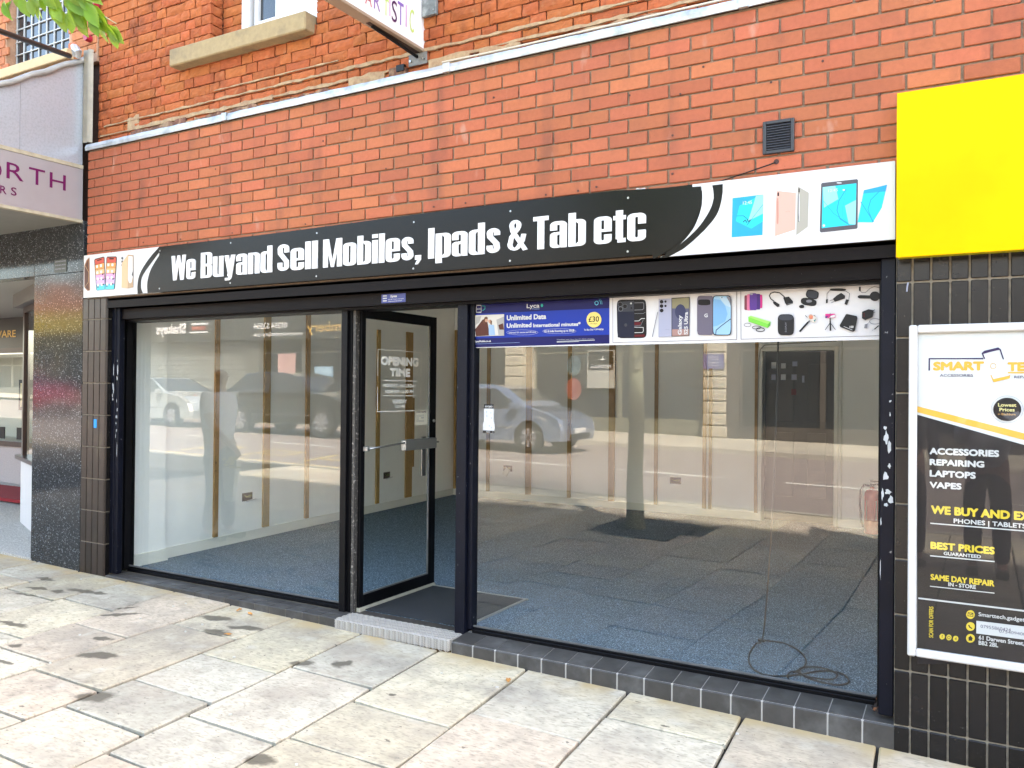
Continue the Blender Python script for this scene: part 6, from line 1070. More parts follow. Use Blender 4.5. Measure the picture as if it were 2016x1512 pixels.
# ================================================================== INTERIOR
B('shop_floor',M_carpet,(-.6,.27,-2.70,6.1,6.4,-2.5885),kind='structure')
def poly(name,pts,m,kind=None,parent=None): return MB().add(pts,[tuple(range(len(pts)))]).build(name,m,parent,kind=kind)
lw=lambda y:.044-.069*(y-.709)
MB().add([(lw(.24),.24,-2.65),(lw(5.76),5.76,-2.65),(lw(5.76),5.76,.16),(lw(.24),.24,.16),(lw(.24)-.1,.24,-2.65),(lw(5.76)-.1,5.86,-2.65),(lw(5.76)-.1,5.86,.16),(lw(.24)-.1,.24,.16)],[(0,1,2,3),(4,7,6,5),(0,4,5,1),(3,2,6,7),(0,3,7,4),(1,5,6,2)]).build('interior_side_wall',M_paint,kind='structure')
bk=MB().box(-.45,5.76,-2.65,4.03,5.86,.16).box(4.83,5.76,-2.65,6.1,5.86,.16).box(4.03,5.76,-.60,4.83,5.86,.16).build('interior_back_wall',M_paint,kind='structure')
B('interior_far_wall',M_paint,(6.0,.30,-2.65,6.1,5.76,.16),kind='structure')
B('ceiling',mat('matt_white_ceiling',(.86,.86,.82),.8),(-.6,.24,.15,6.1,6.5,.25),kind='structure')
B('front_bulkhead',M_paint,(-.2,.24,-.52,6.1,.30,.16),kind='structure')
MB().box(-.3,.10,-2.66,.142,.24,-.40).build('front_return',M_paint,kind='structure')
pr=empty('wall_pier','pale painted pier with skirting just inside the left window','pier')
MB().add([(-.05,.24,-2.60),(.128,.24,-2.60),(.105,.63,-2.60),(-.05,.63,-2.60),(-.05,.24,.15),(.128,.24,.15),(.105,.63,.15),(-.05,.63,.15)],[(0,3,2,1),(4,5,6,7),(0,1,5,4),(1,2,6,5),(2,3,7,6),(3,0,4,7)]).build('pier_body',M_paint,pr)
MB().add([(.128,.24,-2.589),(.150,.24,-2.589),(.127,.645,-2.589),(.05,.645,-2.589),(.05,.63,-2.589),(.105,.63,-2.589)]+[(.128,.24,-2.49),(.147,.24,-2.49),(.124,.642,-2.49),(.05,.642,-2.49),(.05,.63,-2.49),(.105,.63,-2.49)],[(0,1,2,3,4,5),(6,11,10,9,8,7),(0,6,7,1),(1,7,8,2),(2,8,9,3),(3,9,10,4),(4,10,11,5),(5,11,6,0)]).build('skirting',M_skirt,pr)
MB().add([(lw(.65),.65,-2.589),(lw(.65)+.016,.65,-2.589),(lw(5.76)+.016,5.745,-2.589),(lw(5.76),5.76,-2.589),(lw(.65),.65,-2.497),(lw(.65)+.013,.65,-2.497),(lw(5.76)+.013,5.745,-2.497),(lw(5.76),5.76,-2.497)],[(0,3,2,1),(4,5,6,7),(0,1,5,4),(1,2,6,5),(2,3,7,6),(3,0,4,7)]).build('side_wall_skirting',M_skirt,kind='structure')
MB().box(-.30,5.744,-2.589,3.99,5.76,-2.497,bev=.002).build('back_wall_skirting',M_skirt,kind='structure')
# battens
BL=['first raw pine batten behind the left window, nearest the street','broad doubled pine batten second from the street on side wall','thin pine batten third along the side wall behind left window','pine batten half hidden behind the post left of the door','thin pine batten seen through the left part of the door glass','broad pine batten seen through the middle of the door glass']
for i,(y0,y1,zt) in enumerate([(1.222,1.273,-.0),(1.875,1.963,-.0),(2.519,2.578,-.0),(3.19,3.25,-.05),(3.835,3.899,-.36),(4.489,4.634,-.345)]):
    a,b=lw(y0),lw(y1); t=.022
    o=MB().add([(a,y0,-2.49),(a+t,y0,-2.49),(b+t,y1,-2.49),(b,y1,-2.49),(a,y0,zt),(a+t,y0,zt),(b+t,y1,zt),(b,y1,zt)],[(0,3,2,1),(4,5,6,7),(0,1,5,4),(1,2,6,5),(2,3,7,6),(3,0,4,7)])
    if i==5: o.add([(a,y1,-2.1),(a+t,y1,-2.1),(a+t,y1+.03,-2.1),(a,y1+.03,-2.1),(a,y1,-1.2),(a+t,y1,-1.2),(a+t,y1+.03,-1.2),(a,y1+.03,-1.2)],[(0,3,2,1),(4,5,6,7),(0,1,5,4),(1,2,6,5),(2,3,7,6),(3,0,4,7)])
    tag(o.build('batten',M_wood),BL[i],'batten','pine battens on the bare shop walls')
BB=['left one of two close pine battens in the back corner','right one of two close pine battens in the back corner','thin batten on the back wall directly behind the payment sticker','broad batten on the back wall second from the door post','thin batten on back wall under the middle of the blue poster','broad batten on the back wall under the join of blue and white posters','thin batten on the back wall under the middle white phone poster','left one of two close battens under right end of the phone poster','right one of two close battens under right end of the phone poster','thin batten on the back wall just left of the dark rear doorway']
for i,(x0,x1,zt) in enumerate([(-.29+.0,-.255,-.235),(-.235,-.195,-.235),(.256,.306,.0),(.879,.965,.0),(1.507,1.559,.0),(2.095,2.179,.0),(2.712,2.755,.0),(3.327,3.370,.0),(3.402,3.439,-.8),(3.948,3.984,.0)]):
    tag(MB().box(x0,5.736,-2.50,x1,5.76,zt,bev=.001).build('batten',M_wood),BB[i],'batten','pine battens on the bare shop walls')
def socket(x,y,z,side,label,hang=True):
    o=empty('socket_box',label,'socket',group='broken wall sockets'); fn=(lambda u,v,d:(lw(y+u)+.002-d*1.0,y+u,z+v)) if side else (lambda u,v,d:(x+u,y-.002+d,z+v))
    MB().prism([(-.07,-.04),(.07,-.04),(.07,.04),(-.07,.04)],fn,0,-.002).build('back_box',mat('dark_socket_recess',(.07,.05,.035),.7,noise=.4,nscale=50),o)
    if hang: MB().prism([(-.08,-.075),(-.015,-.115),(.045,-.02),(-.02,.015)] if not side else [(-.02,-.05),(.11,-.035),(.115,-.025),(-.015,-.038)],fn,-.006,-.016).build('hanging_cover',M_white if side else M_skirt,o)
    q=MB()
    for k in range(4): q.tube([fn(-.04+.02*k,.02-.01*k,-.004),fn(-.02+.02*k,-.005,-.012),fn(.02+.01*k,.015,-.006)],.0025,5)
    q.build('wires',mat('cable_yellow_green',(.3,.32,.08),.5),o)
socket(0,1.668,-2.16,True,'broken wall socket box behind the left shop window'); socket(0,4.08,-2.163,True,'broken wall socket box seen through the door glass')
socket(.596,5.76,-2.165,False,'open wall socket with cover hanging loose, back wall behind blue poster'); socket(2.985,5.76,-2.185,False,'closed wall socket on back wall beneath the phone poster',hang=False)
mt=empty('entrance_mat','rectangular charcoal entrance mat just inside the door','mat')
B('mat_body',M_matt,(2.56,.265,-2.589,3.425,1.065,-2.5835),mt)
MB().box(2.56,1.065,-2.589,3.45,1.083,-2.580).box(3.425,.265,-2.589,3.443,1.065,-2.580).build('mat_trim',M_silver,mt)
# rear doorway
rd_=empty('rear_door','dark rear doorway with black door and small paper notices','door')
MB().box(4.02,5.90,-2.62,4.84,5.95,-.58).build('door_leaf',M_dkdoor,rd_)
MB().box(3.985,5.735,-2.589,4.032,5.80,-.555,bev=.003).box(4.828,5.735,-2.589,4.872,5.80,-.555,bev=.003).box(4.032,5.735,-.60,4.828,5.80,-.555,bev=.003).build('architrave',M_skirt,rd_)
MB().box(4.0,5.80,-2.62,4.03,5.90,-.6).box(4.83,5.80,-2.62,4.86,5.90,-.6).build('door_lining',M_skirt,rd_)
for x in (4.16,4.52): MB().box(x,5.892,-2.3,x+.2,5.899,-1.55,bev=.002).box(x,5.892,-1.42,x+.2,5.899,-.75,bev=.002).build('door_panel',mat('door_panel_black',(.03,.027,.024),.35),rd_)
for k,(a,z,w_,h_,m_) in enumerate([(4.105,-.80,.055,.075,'white_print'),(4.215,-.80,.055,.06,'white_print'),(4.345,-.775,.055,.055,'silver_print'),(4.105,-.935,.05,.065,'silver_print'),(4.215,-.935,.055,.065,'white_soft'),(4.335,-.935,.06,.065,'silver_print'),(4.455,-.965,.025,.08,'silver_print'),(4.335,-1.11,.055,.07,'maroon_print')]): B('paper_notice',pm(m_),(a,5.886,z,a+w_,5.8905,z+h_),rd_)
tag(MB().tube([(3.99,5.73,-2.5),(3.985,5.73,-1.6),(3.99,5.73,-.75),(4.01,5.73,-.58),(4.06,5.73,-.53),(4.4,5.73,-.515),(4.85,5.73,-.50)],.005,6).build('wall_cable',mat('grey_cable',(.3,.29,.24),.5)),'thin grey cable looping around the rear doorway frame','cable')
tag(MB().tube([(4.905,5.745,-2.5),(4.905,5.745,-.48)],.010,8).build('wall_conduit',M_skirt),'slim painted conduit right of the rear doorway','pipe')
fe=empty('fire_extinguisher','red fire extinguisher with black hose on floor by rear doorway','fire extinguisher',loc=(5.255,5.50,-2.5885))
pr_=[(.0,.0),(.075,.0),(.08,.01),(.08,.40),(.076,.435),(.055,.465),(.025,.48),(.022,.50)]
m=MB(); n=20
for r_,z in pr_: m.v+=[(r_*math.cos(2*math.pi*k/n),r_*math.sin(2*math.pi*k/n),z) for k in range(n)]
for i in range(len(pr_)-1):
    for k in range(n): m.f.append((i*n+k,i*n+(k+1)%n,(i+1)*n+(k+1)%n,(i+1)*n+k))
m.build('cylinder_body',mat('extinguisher_red',(.62,.008,.008),.3),fe,smooth=True)
MB().tube([(0,0,.49),(0,0,.53)],.02,10).box(-.02,-.012,.52,.09,.012,.535).box(-.02,-.012,.555,.10,.012,.568).build('valve_handle',M_black,fe)
MB().tube([(-.02,-.01,.51),(-.08,-.01,.52),(-.115,-.01,.46),(-.12,-.01,.3),(-.105,-.01,.12),(-.09,-.01,.06)],.011,8).build('hose',M_black,fe)
MB().prism([(-.05,.15),(.05,.15),(.05,.36),(-.05,.36)],lambda u,v,d:(u,-.0815+.0-d*0+ (u*u)*6,v),0,0.001).build('instruction_label',mat('cream_label',(.62,.45,.38),.5),fe)
def spline(P_,k):
    P_=[Vector(p) for p in P_]; o=[]
    for i in range(len(P_)-1):
        a,b,c,d=P_[max(i-1,0)],P_[i],P_[i+1],P_[min(i+2,len(P_)-1)]
        for j in range(k): t=j/k; o.append(.5*((2*b)+(c-a)*t+(2*a-5*b+4*c-d)*t*t+(3*b-a-3*c+d)*t**3))
    return o+[P_[-1]]
cab=MB().tube(spline([(5.30,.52,.14),(5.297,.52,-.6),(5.285,.52,-1.3),(5.262,.52,-1.9),(5.225,.56,-2.35),(5.17,.72,-2.52),(5.11,.86,-2.577),(5.118,.66,-2.582),(5.17,.46,-2.582),(5.26,.345,-2.582),(5.36,.37,-2.582),(5.44,.45,-2.582),(5.52,.56,-2.582),(5.62,.58,-2.582),(5.675,.47,-2.582),(5.64,.385,-2.582),(5.55,.38,-2.582),(5.46,.43,-2.582),(5.42,.52,-2.576),(5.50,.60,-2.576),(5.60,.55,-2.576),(5.60,.44,-2.576),(5.50,.40,-2.573),(5.41,.44,-2.57),(5.38,.40,-2.578),(5.40,.33,-2.582)],6),.0048,7)
tag(cab.build('power_cable',mat('black_cable',(.015,.013,.013),.5),smooth=True),'black cable hanging down and coiled on the carpet behind wide window','cable')
tag(MB().tube(spline([(5.12,.95,-2.58),(5.24,.97,-2.582),(5.34,.88,-2.582),(5.41,.74,-2.582),(5.43,.60,-2.582),(5.40,.46,-2.582)],6),.0048,7).box(5.10,.94,-2.5885,5.14,.96,-2.575).build('second_cable',mat('black_cable'),smooth=False),'shorter black cable end arching over the carpet beside coiled cable','cable')
# ================================================================== JEWELLER NEXT DOOR
gp=empty('granite_pier','polished speckled grey granite pier between jeweller doorway and tiled pillar','pier')
B('granite_slab',M_granite,(-.815,.0,-2.66,-.131,.12,-.148),gp,bev=.002); B('plinth_joint',M_joint,(-.81,.004,-2.70,-.135,.10,-2.655),gp)
gf=empty('granite_fascia','dark polished granite band over the jeweller shop entrance','fascia')
for a,b in ((-4.2,-3.0),(-3.0,-1.9),(-1.9,-.817),(-.815,-.131)): B('granite_slab',M_granite,(a+.001,-.001,-.146,b-.001,.12,.27),gf,bev=.002)
npl=empty('name_plate','small dark green plate with tiny lettering on the granite','plate')
B('plate',mat('dark_green_plate',(.02,.035,.03),.3),(-.52,-.006,-.135,-.35,-.0015,-.03),npl)
q=MB(); text(q,XZ(-.0068),'AINSWORTH & SONS',-.51,-.36,-.050,.010,.5); text(q,XZ(-.0068),'JEWELLERS LIMITED',-.51,-.36,-.080,.010,.5); text(q,XZ(-.0068),'REGISTERED OFFICE',-.505,-.365,-.112,.010,.5); q.build('print',pm('silver_print'),npl)
# canopy
cn=empty('jeweller_canopy','projecting galvanised canopy with lilac end board reading ...ORTH ...RS','canopy')
zt=lambda y:1.605+.64*y
def sidep(y0,y1,z0f,z1f,x,t,name,m,par): 
    v=[(x,y0,z0f(y0)),(x,y1,z0f(y1)),(x,y1,z1f(y1)),(x,y0,z1f(y0)),(x-t,y0,z0f(y0)),(x-t,y1,z0f(y1)),(x-t,y1,z1f(y1)),(x-t,y0,z1f(y0))]
    return MB().add(v,[(0,1,2,3),(4,7,6,5),(0,4,5,1),(3,2,6,7),(0,3,7,4),(1,5,6,2)]).build(name,m,par)
c7=lambda y:.722
sidep(-.5165,-.008,c7,lambda y:zt(y)-.02,-.150,.02,'side_panel',M_galv,cn); sidep(-1.25,-.5185,c7,lambda y:zt(y)-.02,-.150,.02,'side_panel',M_galv,cn)
sidep(-1.25,-.004,lambda y:.692,c7,-.143,.04,'ledge_trim',M_sill if False else mat('dirty_cream_trim',(.42,.38,.28),.6,noise=.25,nscale=15),cn)
sidep(-1.25,-.004,lambda y:.276,lambda y:.690,-.1475,.03,'end_board',M_pinkal,cn)
sidep(-1.25,-.004,lambda y:.252,lambda y:.276,-.141,.05,'ledge_trim',mat('dirty_cream_trim'),cn)
MB().box(-4.2,-1.25,.255,-.19,.0,.275).build('soffit',mat('grey_soffit_board',(.24,.24,.22),.6,noise=.1,nscale=4),cn)
MB().add([(-4.2,-1.25,zt(-1.25)),(-.17,-1.25,zt(-1.25)),(-.17,.0,zt(0)),(-4.2,0,zt(0)),(-4.2,-1.25,.26),(-.17,-1.25,.26)],[(0,1,2,3),(4,5,1,0)]).build('canopy_roof',M_leadd,cn)
rl=MB(); n=24
for i in range(n+1):
    y=-1.27+1.27*i/n; z=zt(y); wv=.006*math.sin(i*1.3)
    rl.v+=[(-.30,y,z+.015+wv),(-.16,y,z+.02+wv),(-.128,y,z+.004+wv),(-.126,y,z-.030+wv*1.5),(-.140,y,z-.032+wv)]
for i in range(n):
    for k in range(4): rl.f.append((i*5+k,(i+1)*5+k,(i+1)*5+k+1,i*5+k+1))
rl.build('lead_edge',M_leadd,cn,smooth=True)
do_prints('jeweller',lambda u,v,d:(-.1465-d*1.0,u,v),cn,step=.0002)
lf=MB(); n=20
for i in range(n+1):
    z=.90+.76*i/n; wv=.004*math.sin(i*1.9)
    lf.v+=[(-.150,-.010,z),(-.125,-.022+wv,z),(-.095,-.012,z),(-.062+wv,-.022,z),(-.048,.01,z)]
for i in range(n):
    for k in range(4): lf.f.append((i*5+k,(i+1)*5+k,(i+1)*5+k+1,i*5+k+1))
tag(lf.build('lead_flashing',mat('stained_lead',(.33,.30,.24),.6,metal=.2,noise=.2,nscale=10),smooth=True),'crinkled vertical lead flashing between canopy and orange brickwork','flashing')
tag(MB().tube([(-.17,-.07,1.60),(-.14,-.09,1.66),(-.10,-.09,1.62),(-.13,-.07,1.585)],[.02,.035,.03,.02],8).build('folded_flashing',M_lead),'small folded lead cap beside the foot of the dark pole','flashing')
po_=MB().tube([(-.26,-.06,1.625),(.1,-.81,1.468),(.45,-1.55,1.31)],.021,12).build('flag_pole',mat('black_pole_paint',(.03,.026,.022),.45,noise=.3,nscale=20),smooth=True); tag(po_,'dark round pole angled out from the canopy top','pole')
# neighbour upper wall
nw=empty('neighbour_brick_wall','salmon brick upper wall of the jeweller building with pale joints','wall')
MB().box(-.475,.072,1.60,-.095,.30,3.0).box(-2.5,.072,1.2,-.475,.30,1.745).box(-3.6,.072,1.0,-1.42,.30,3.0).build('mortar',M_nmortar,nw)
NB=[]
for Lb in (.212,.102):
    o=MB().box(0,0,0,Lb,.02,.067,bev=.003).build('brick',M_nbrick); NB.append(o.data); bpy.data.objects.remove(o)
for r_ in range(0,16):
    zb=1.30+r_*.075; x=-2.2-(.0 if r_%2 else .16); k=r_%2
    while x<-.10:
        Lb=.212 if k%2==0 else .102; x1=min(x+Lb,-.097); c=(x+x1)/2
        if x1-x>.03 and not(-1.42<c<-.475 and zb>1.70) and zb>1.40+.3*max(0,c+.8) and c>-1.9: place('brick',NB[k%2],nw,(x,.062+ro.uniform(-.001,.001),zb),((x1-x)/Lb,1,1))
        x+=Lb+.009; k+=1
ns=empty('leaded_window','leaded grid window with stone sill in the salmon brick wall','window')
B('window_pane',M_pane,(-1.42,.16,1.74,-.475,.17,2.9),ns)
g=MB()
for i in range(9): g.box(-1.40+i*.1145,.148,1.79,-1.39+i*.1145,.158,2.9)
for i in range(10): g.box(-1.41,.146,1.80+i*.115,-.48,.157,1.808+i*.115)
g.build('lead_grid',mat('pale_grid',(.5,.52,.52),.5),ns)
B('window_sill',mat('cream_stone',(.55,.42,.24),.85,noise=.1,nscale=20),(-1.5,.0,1.66,-.40,.16,1.745),ns,bev=.006)
B('window_frame',M_white,(-.50,.12,1.745,-.475,.16,2.9),ns)
al=empty('alarm_box','dark red and white alarm box half hidden by green leaves','alarm box')
MB().prism([(-.15,2.02),(-.055,2.02),(-.055,2.09),(-.09,2.13),(-.15,2.13)],XZ(.06),0,-.05).build('box_body',mat('alarm_red',(.35,.01,.04),.4),al)
MB().prism([(-.15,2.13),(-.09,2.13),(-.055,2.16),(-.055,2.22),(-.15,2.22)],XZ(.06),0,-.045).build('box_top',M_white,al)
al2=MB().prism([(-.20,1.80),(-.17,1.76),(-.14,1.77),(-.14,1.80),(-.18,1.83)],XZ(.06),0,-.05).build('box_body',mat('alarm_red'),al)
# lobby
MB().add([(-9,.0,GZ(-9)+.02),(-.8,.0,GZ(-.8)+.02),(-.8,5,GZ(-.8)+.02),(-9,5,GZ(-9)+.02),(-9,.0,GZ(-9)-.05),(-.8,.0,GZ(-.8)-.05)],[(0,1,2,3),(4,5,1,0)]).build('lobby_floor',M_terr,kind='structure')
B('lobby_ceiling',mat('lobby_ceiling_board',(.45,.44,.40),.7),(-9,.12,-.12,-.82,4.6,-.02),kind='structure')
B('lobby_side_wall',mat('lobby_wall_panel',(.42,.38,.34),.6,noise=.1,nscale=30),(-.80,.12,-2.65,-.70,4.6,-.1),kind='structure')
cb=empty('display_cabinet','glazed display cabinet with brown frame on white base beside granite pier','display cabinet')
d_=Vector((.93,-.37)).normalized()
def cabp(s,hh): p=Vector((-2.60,.93))+d_*s; return (p.x,p.y,hh)
def cabbox(s0,s1,z0,z1,t,name,m,off=0):
    nn=Vector((-d_.y,d_.x)); 
    a=[Vector((-2.60,.93))+d_*s0+nn*off,Vector((-2.60,.93))+d_*s1+nn*off]; b=[p+nn*t for p in a]
    v=[(a[0].x,a[0].y,z0),(a[1].x,a[1].y,z0),(b[1].x,b[1].y,z0),(b[0].x,b[0].y,z0),(a[0].x,a[0].y,z1),(a[1].x,a[1].y,z1),(b[1].x,b[1].y,z1),(b[0].x,b[0].y,z1)]
    return MB().add(v,[(0,3,2,1),(4,5,6,7),(0,1,5,4),(1,2,6,5),(2,3,7,6),(3,0,4,7)]).build(name,m,cb)
cabbox(0,1.95,-2.56,-1.86,.5,'cabinet_base',mat('white_speckled_panel',(.74,.70,.67),.5,noise=.06,nscale=60))
cabbox(-.06,1.95,-1.86,-1.82,.56,'cabinet_ledge',M_brownf,-.05)
cabbox(.02,.10,-1.82,-.28,.06,'cabinet_post',M_brownf); cabbox(.02,1.95,-.32,-.26,.06,'cabinet_rail',M_brownf); cabbox(-.10,1.95,-.26,-.02,.6,'cabinet_head',mat('grey_head_moulding',(.16,.15,.14),.5),-.08)
cabbox(.10,1.95,-1.82,-.32,.01,'glass_pane',M_glass,.02); cabbox(.10,1.9,-1.80,-.34,.01,'display_back',mat('display_cream',(.55,.55,.45),.6),.45)
bw=empty('lobby_window','dim jeweller display window with dark framed top at back of lobby','window')
MB().box(-9,2.60,-2.52,-2.6,2.70,-1.95).build('window_stall_riser',mat('speckled_riser',(.50,.43,.40),.6,noise=.15,nscale=60),bw)
MB().box(-9,2.56,-1.95,-2.6,2.64,-1.88).box(-9,2.56,-.62,-2.6,2.64,-.55).build('window_frame',M_brownf,bw)
MB().box(-9,2.57,-.55,-2.6,2.68,-.12).build('name_board',mat('dark_name_board',(.02,.018,.016),.3),bw)
q=MB(); text(q,XZ(2.565),'SILVERWARE',-6.75,-5.62,-.40,.10,.4); q.build('gold_lettering',mat('gold_leaf',(.65,.42,.12),.35,metal=.6),bw)
B('glass_pane',M_glass,(-9,2.60,-1.88,-2.6,2.61,-.62),bw); B('display_back',mat('display_cream'),(-9,3.2,-1.9,-2.6,3.25,-.6),bw); B('display_floor',mat('display_cream'),(-9,2.62,-1.92,-2.6,3.2,-1.88),bw)
for x in (-6.2,-5.75,-5.2): MB().box(x,2.95,-1.45,x+.28,3.0,-1.0).build('picture_frame',M_black,bw); B('picture',mat('gold_picture',(.5,.45,.25),.5,noise=.4,nscale=20),(x+.05,2.945,-1.4,x+.23,2.95,-1.05),bw)
for x in (-6.1,-5.6): B('photo_card',pm('phone_black'),(x,2.585,-1.85,x+.2,2.595,-1.68),bw)
tag(B('red_carpet',M_red,(-7.5,1.55,GZ(-5.4)+.012,-2.2,2.30,GZ(-5.4)+.05),None),'dark red carpet runner across the jeweller lobby floor','carpet')
# ================================================================== HANGING SIGN
hs=empty('hanging_sign','white projecting box sign with multicoloured letters ARTISTIC seen from below','hanging sign')
B('sign_box',mat('lightbox_white',(.78,.78,.78),.3),(3.135,-.80,1.055,3.203,.095,1.62),hs,bev=.003)
MB().box(3.128,-.81,1.036,3.21,.10,1.055,bev=.002).box(3.128,.095,1.055,3.21,.108,1.62,bev=.002).build('sign_frame',mat('tan_sign_edge',(.42,.33,.24),.5,metal=.3),hs)
B('drip_slot',mat('dark_slot',(.05,.025,.02),.7),(3.150,-.42,1.0335,3.180,.07,1.0365),hs)
MB().tube([(3.167,-.38,1.028),(3.167,.09,1.006)],.010,8).build('support_arm',M_black,hs)
MB().box(3.10,.062,.955,3.24,.072,1.03,bev=.002).build('wall_bracket',mat('grey_cast_plate',(.16,.16,.15),.6,noise=.4,nscale=30),hs)
for x in (3.118,3.222): MB().tube([(x,.063,.985),(x,.052,.985)],.008,8).build('bolt',M_steel,hs)
do_prints('hanging',YZ(3.2035),hs,step=.0002)
jb=empty('junction_plate','grey square junction plate with screws on orange brick beside hanging sign','plate')
B('plate',mat('grey_metal_plate',(.16,.18,.18),.5,noise=.4,nscale=25,col2=(.32,.34,.33),c2scale=12),(3.21,.05,1.245,3.315,.076,1.40),jb,bev=.003)
for z in (1.27,1.37): MB().tube([(3.30,.051,z),(3.30,.044,z)],.006,8).build('screw',M_steel,jb)
tag(B('broken_hole',M_black,(3.015,.045,.935,3.075,.07,.975),None),'dark square hole left by a missing brick above the lead strip','hole')
tag(MB().tube([(3.36,.060,.935),(3.8,.058,.928),(4.4,.056,.928),(5.2,.055,.93),(6.0,.055,.935)],.006,6).build('wall_wire',mat('cream_wire',(.62,.56,.45),.6)),'cream cable running just above the lead strip on old brickwork','cable')
# ================================================================== TREE
tr_=empty('street_tree','slim grey green street tree standing in its pavement pit','tree',loc=(2.83,-4.40,GZ(2.83)))
MB().tube([(0,0,-.05),(.005,0,.08),(-.01,0,.5),(.01,.01,1.2),(-.01,.0,2.0),(.02,0,2.8),(.05,.02,3.4),(.0,0,4.2),(.02,0,5.4)],[.15,.105,.095,.09,.085,.08,.075,.05,.02],14).build('trunk',M_bark,tr_,smooth=True)
lb=MB(); rt_=random.Random(8); ends=[]
for k in range(11):
    a=rt_.uniform(0,6.28); z=2.9+k*.2; l=1.5-k*.07; p=[(0,0,z),(math.cos(a)*l*.4,math.sin(a)*l*.4,z+.45),(math.cos(a)*l,math.sin(a)*l,z+.8)]; lb.tube(p,[.045,.03,.012],6); ends+=[Vector(p[1]),Vector(p[2])]
lb.tube([(0,0,3.0),(.25,.55,3.25),(.6,1.15,3.20),(.78,1.55,3.02),(.72,1.75,2.90)],[.04,.026,.016,.008,.003],6); lb.build('branch',M_bark,tr_)
cr=MB()
def leafgeo(mb,p,d,n,l,w_):
    d=d.normalized(); s=d.cross(n).normalized(); n=s.cross(d)
    v=[];f=[]
    prof=[(0,0),(.12,.10),(.3,.36),(.5,.5),(.68,.46),(.85,.26),(.95,.09),(1,0)]
    for t,ww in prof:
        c=p+d*l*t+n*(-.18*l*t*t); v+=[tuple(c-s*w_*ww+n*w_*ww*.35),tuple(c),tuple(c+s*w_*ww+n*w_*ww*.35)]
    for i in range(len(prof)-1):
        for k in range(2): f.append((i*3+k,i*3+k+1,i*3+k+4,i*3+k+3))
    mb.add(v,f)
for e in ends:
    for k in range(170):
        p=e+Vector((rt_.gauss(0,.38),rt_.gauss(0,.38),rt_.gauss(0,.32)))
        if p.z<2.95: continue
        d=Vector((rt_.uniform(-1,1),rt_.uniform(-1,1),rt_.uniform(-.9,.2))); n_=Vector((rt_.uniform(-.6,.6),rt_.uniform(-.6,.6),1)); l=rt_.uniform(.07,.12); s=d.normalized().cross(n_.normalized()).normalized()*l*.3; d=d.normalized()*l
        cr.add([tuple(p),tuple(p+d*.5-s),tuple(p+d),tuple(p+d*.5+s)],[(0,1,2,3)])
cr.build('crown',M_leaf,tr_,kind='stuff')
# the low spray of leaves that hangs into view
tw=MB(); O=Vector((2.83,-4.40,GZ(2.83)))
tip=[((3.40,-2.72,.40),(3.50,-2.64,.27),(3.62,-2.56,.20),(3.72,-2.50,.155),(3.80,-2.45,.10))]
for pts in tip: tw.tube([tuple(Vector(p)-O) for p in pts],[.006,.005,.004,.003,.0015],5)
tw.build('twig',M_bark,tr_)
LV=[((3.475,-2.635,.20),(.25,.1,-1),.085),((3.500,-2.62,.20),(-.5,-.2,-1),.075),((3.52,-2.61,.21),(.5,.1,-1),.09),((3.56,-2.60,.20),(.3,0,-1),.075),((3.585,-2.58,.20),(-.4,0,-1),.08),((3.60,-2.57,.215),(.6,.2,-.7),.10),((3.62,-2.56,.19),(.1,.1,-1),.085),((3.635,-2.55,.175),(.3,.1,-1),.10),((3.66,-2.54,.20),(.8,.2,-.6),.12),((3.67,-2.53,.17),(-.1,.1,-1),.09),((3.69,-2.52,.17),(.25,.1,-1),.115),((3.71,-2.51,.185),(.8,.3,-.75),.11),((3.73,-2.50,.15),(.3,.1,-1),.09),((3.74,-2.49,.16),(.55,.2,-1),.10),((3.76,-2.48,.13),(.1,.1,-1),.085),((3.775,-2.47,.12),(.7,.3,-1),.095),((3.785,-2.46,.11),(.2,.1,-1),.08),((3.65,-2.54,.22),(.4,.1,-.5),.09),((3.545,-2.59,.235),(.9,.2,-.4),.10),((3.70,-2.52,.21),(.9,.3,-.3),.10),((4.07,-2.31,.225),(.3,.1,-1),.06),((4.09,-2.30,.225),(-.2,.1,-1),.055),((4.085,-2.30,.24),(.7,.1,-1),.055),((3.72,-2.51,.19),(.6,.0,-1),.12),((3.68,-2.53,.20),(.2,.3,-.9),.11)]
LV=LV+[((p[0]+rt_.uniform(-.02,.02),p[1]+rt_.uniform(-.02,.02),p[2]+rt_.uniform(-.012,.02)),(d[0]+rt_.uniform(-.5,.5),d[1],d[2]),l*.85) for p,d,l in LV[:20]]
for p,d,l in LV:
    m=MB(); leafgeo(m,Vector(p)+Vector((.004,.002,-.022 if p[0]<4 else 0))-O,Vector(d),Vector((rt_.uniform(-.5,.6),-1+rt_.uniform(-.5,.5),.5+rt_.uniform(-.4,.4))),l*.86,l*.40); m.build('leaf',M_leaf,tr_,smooth=True)
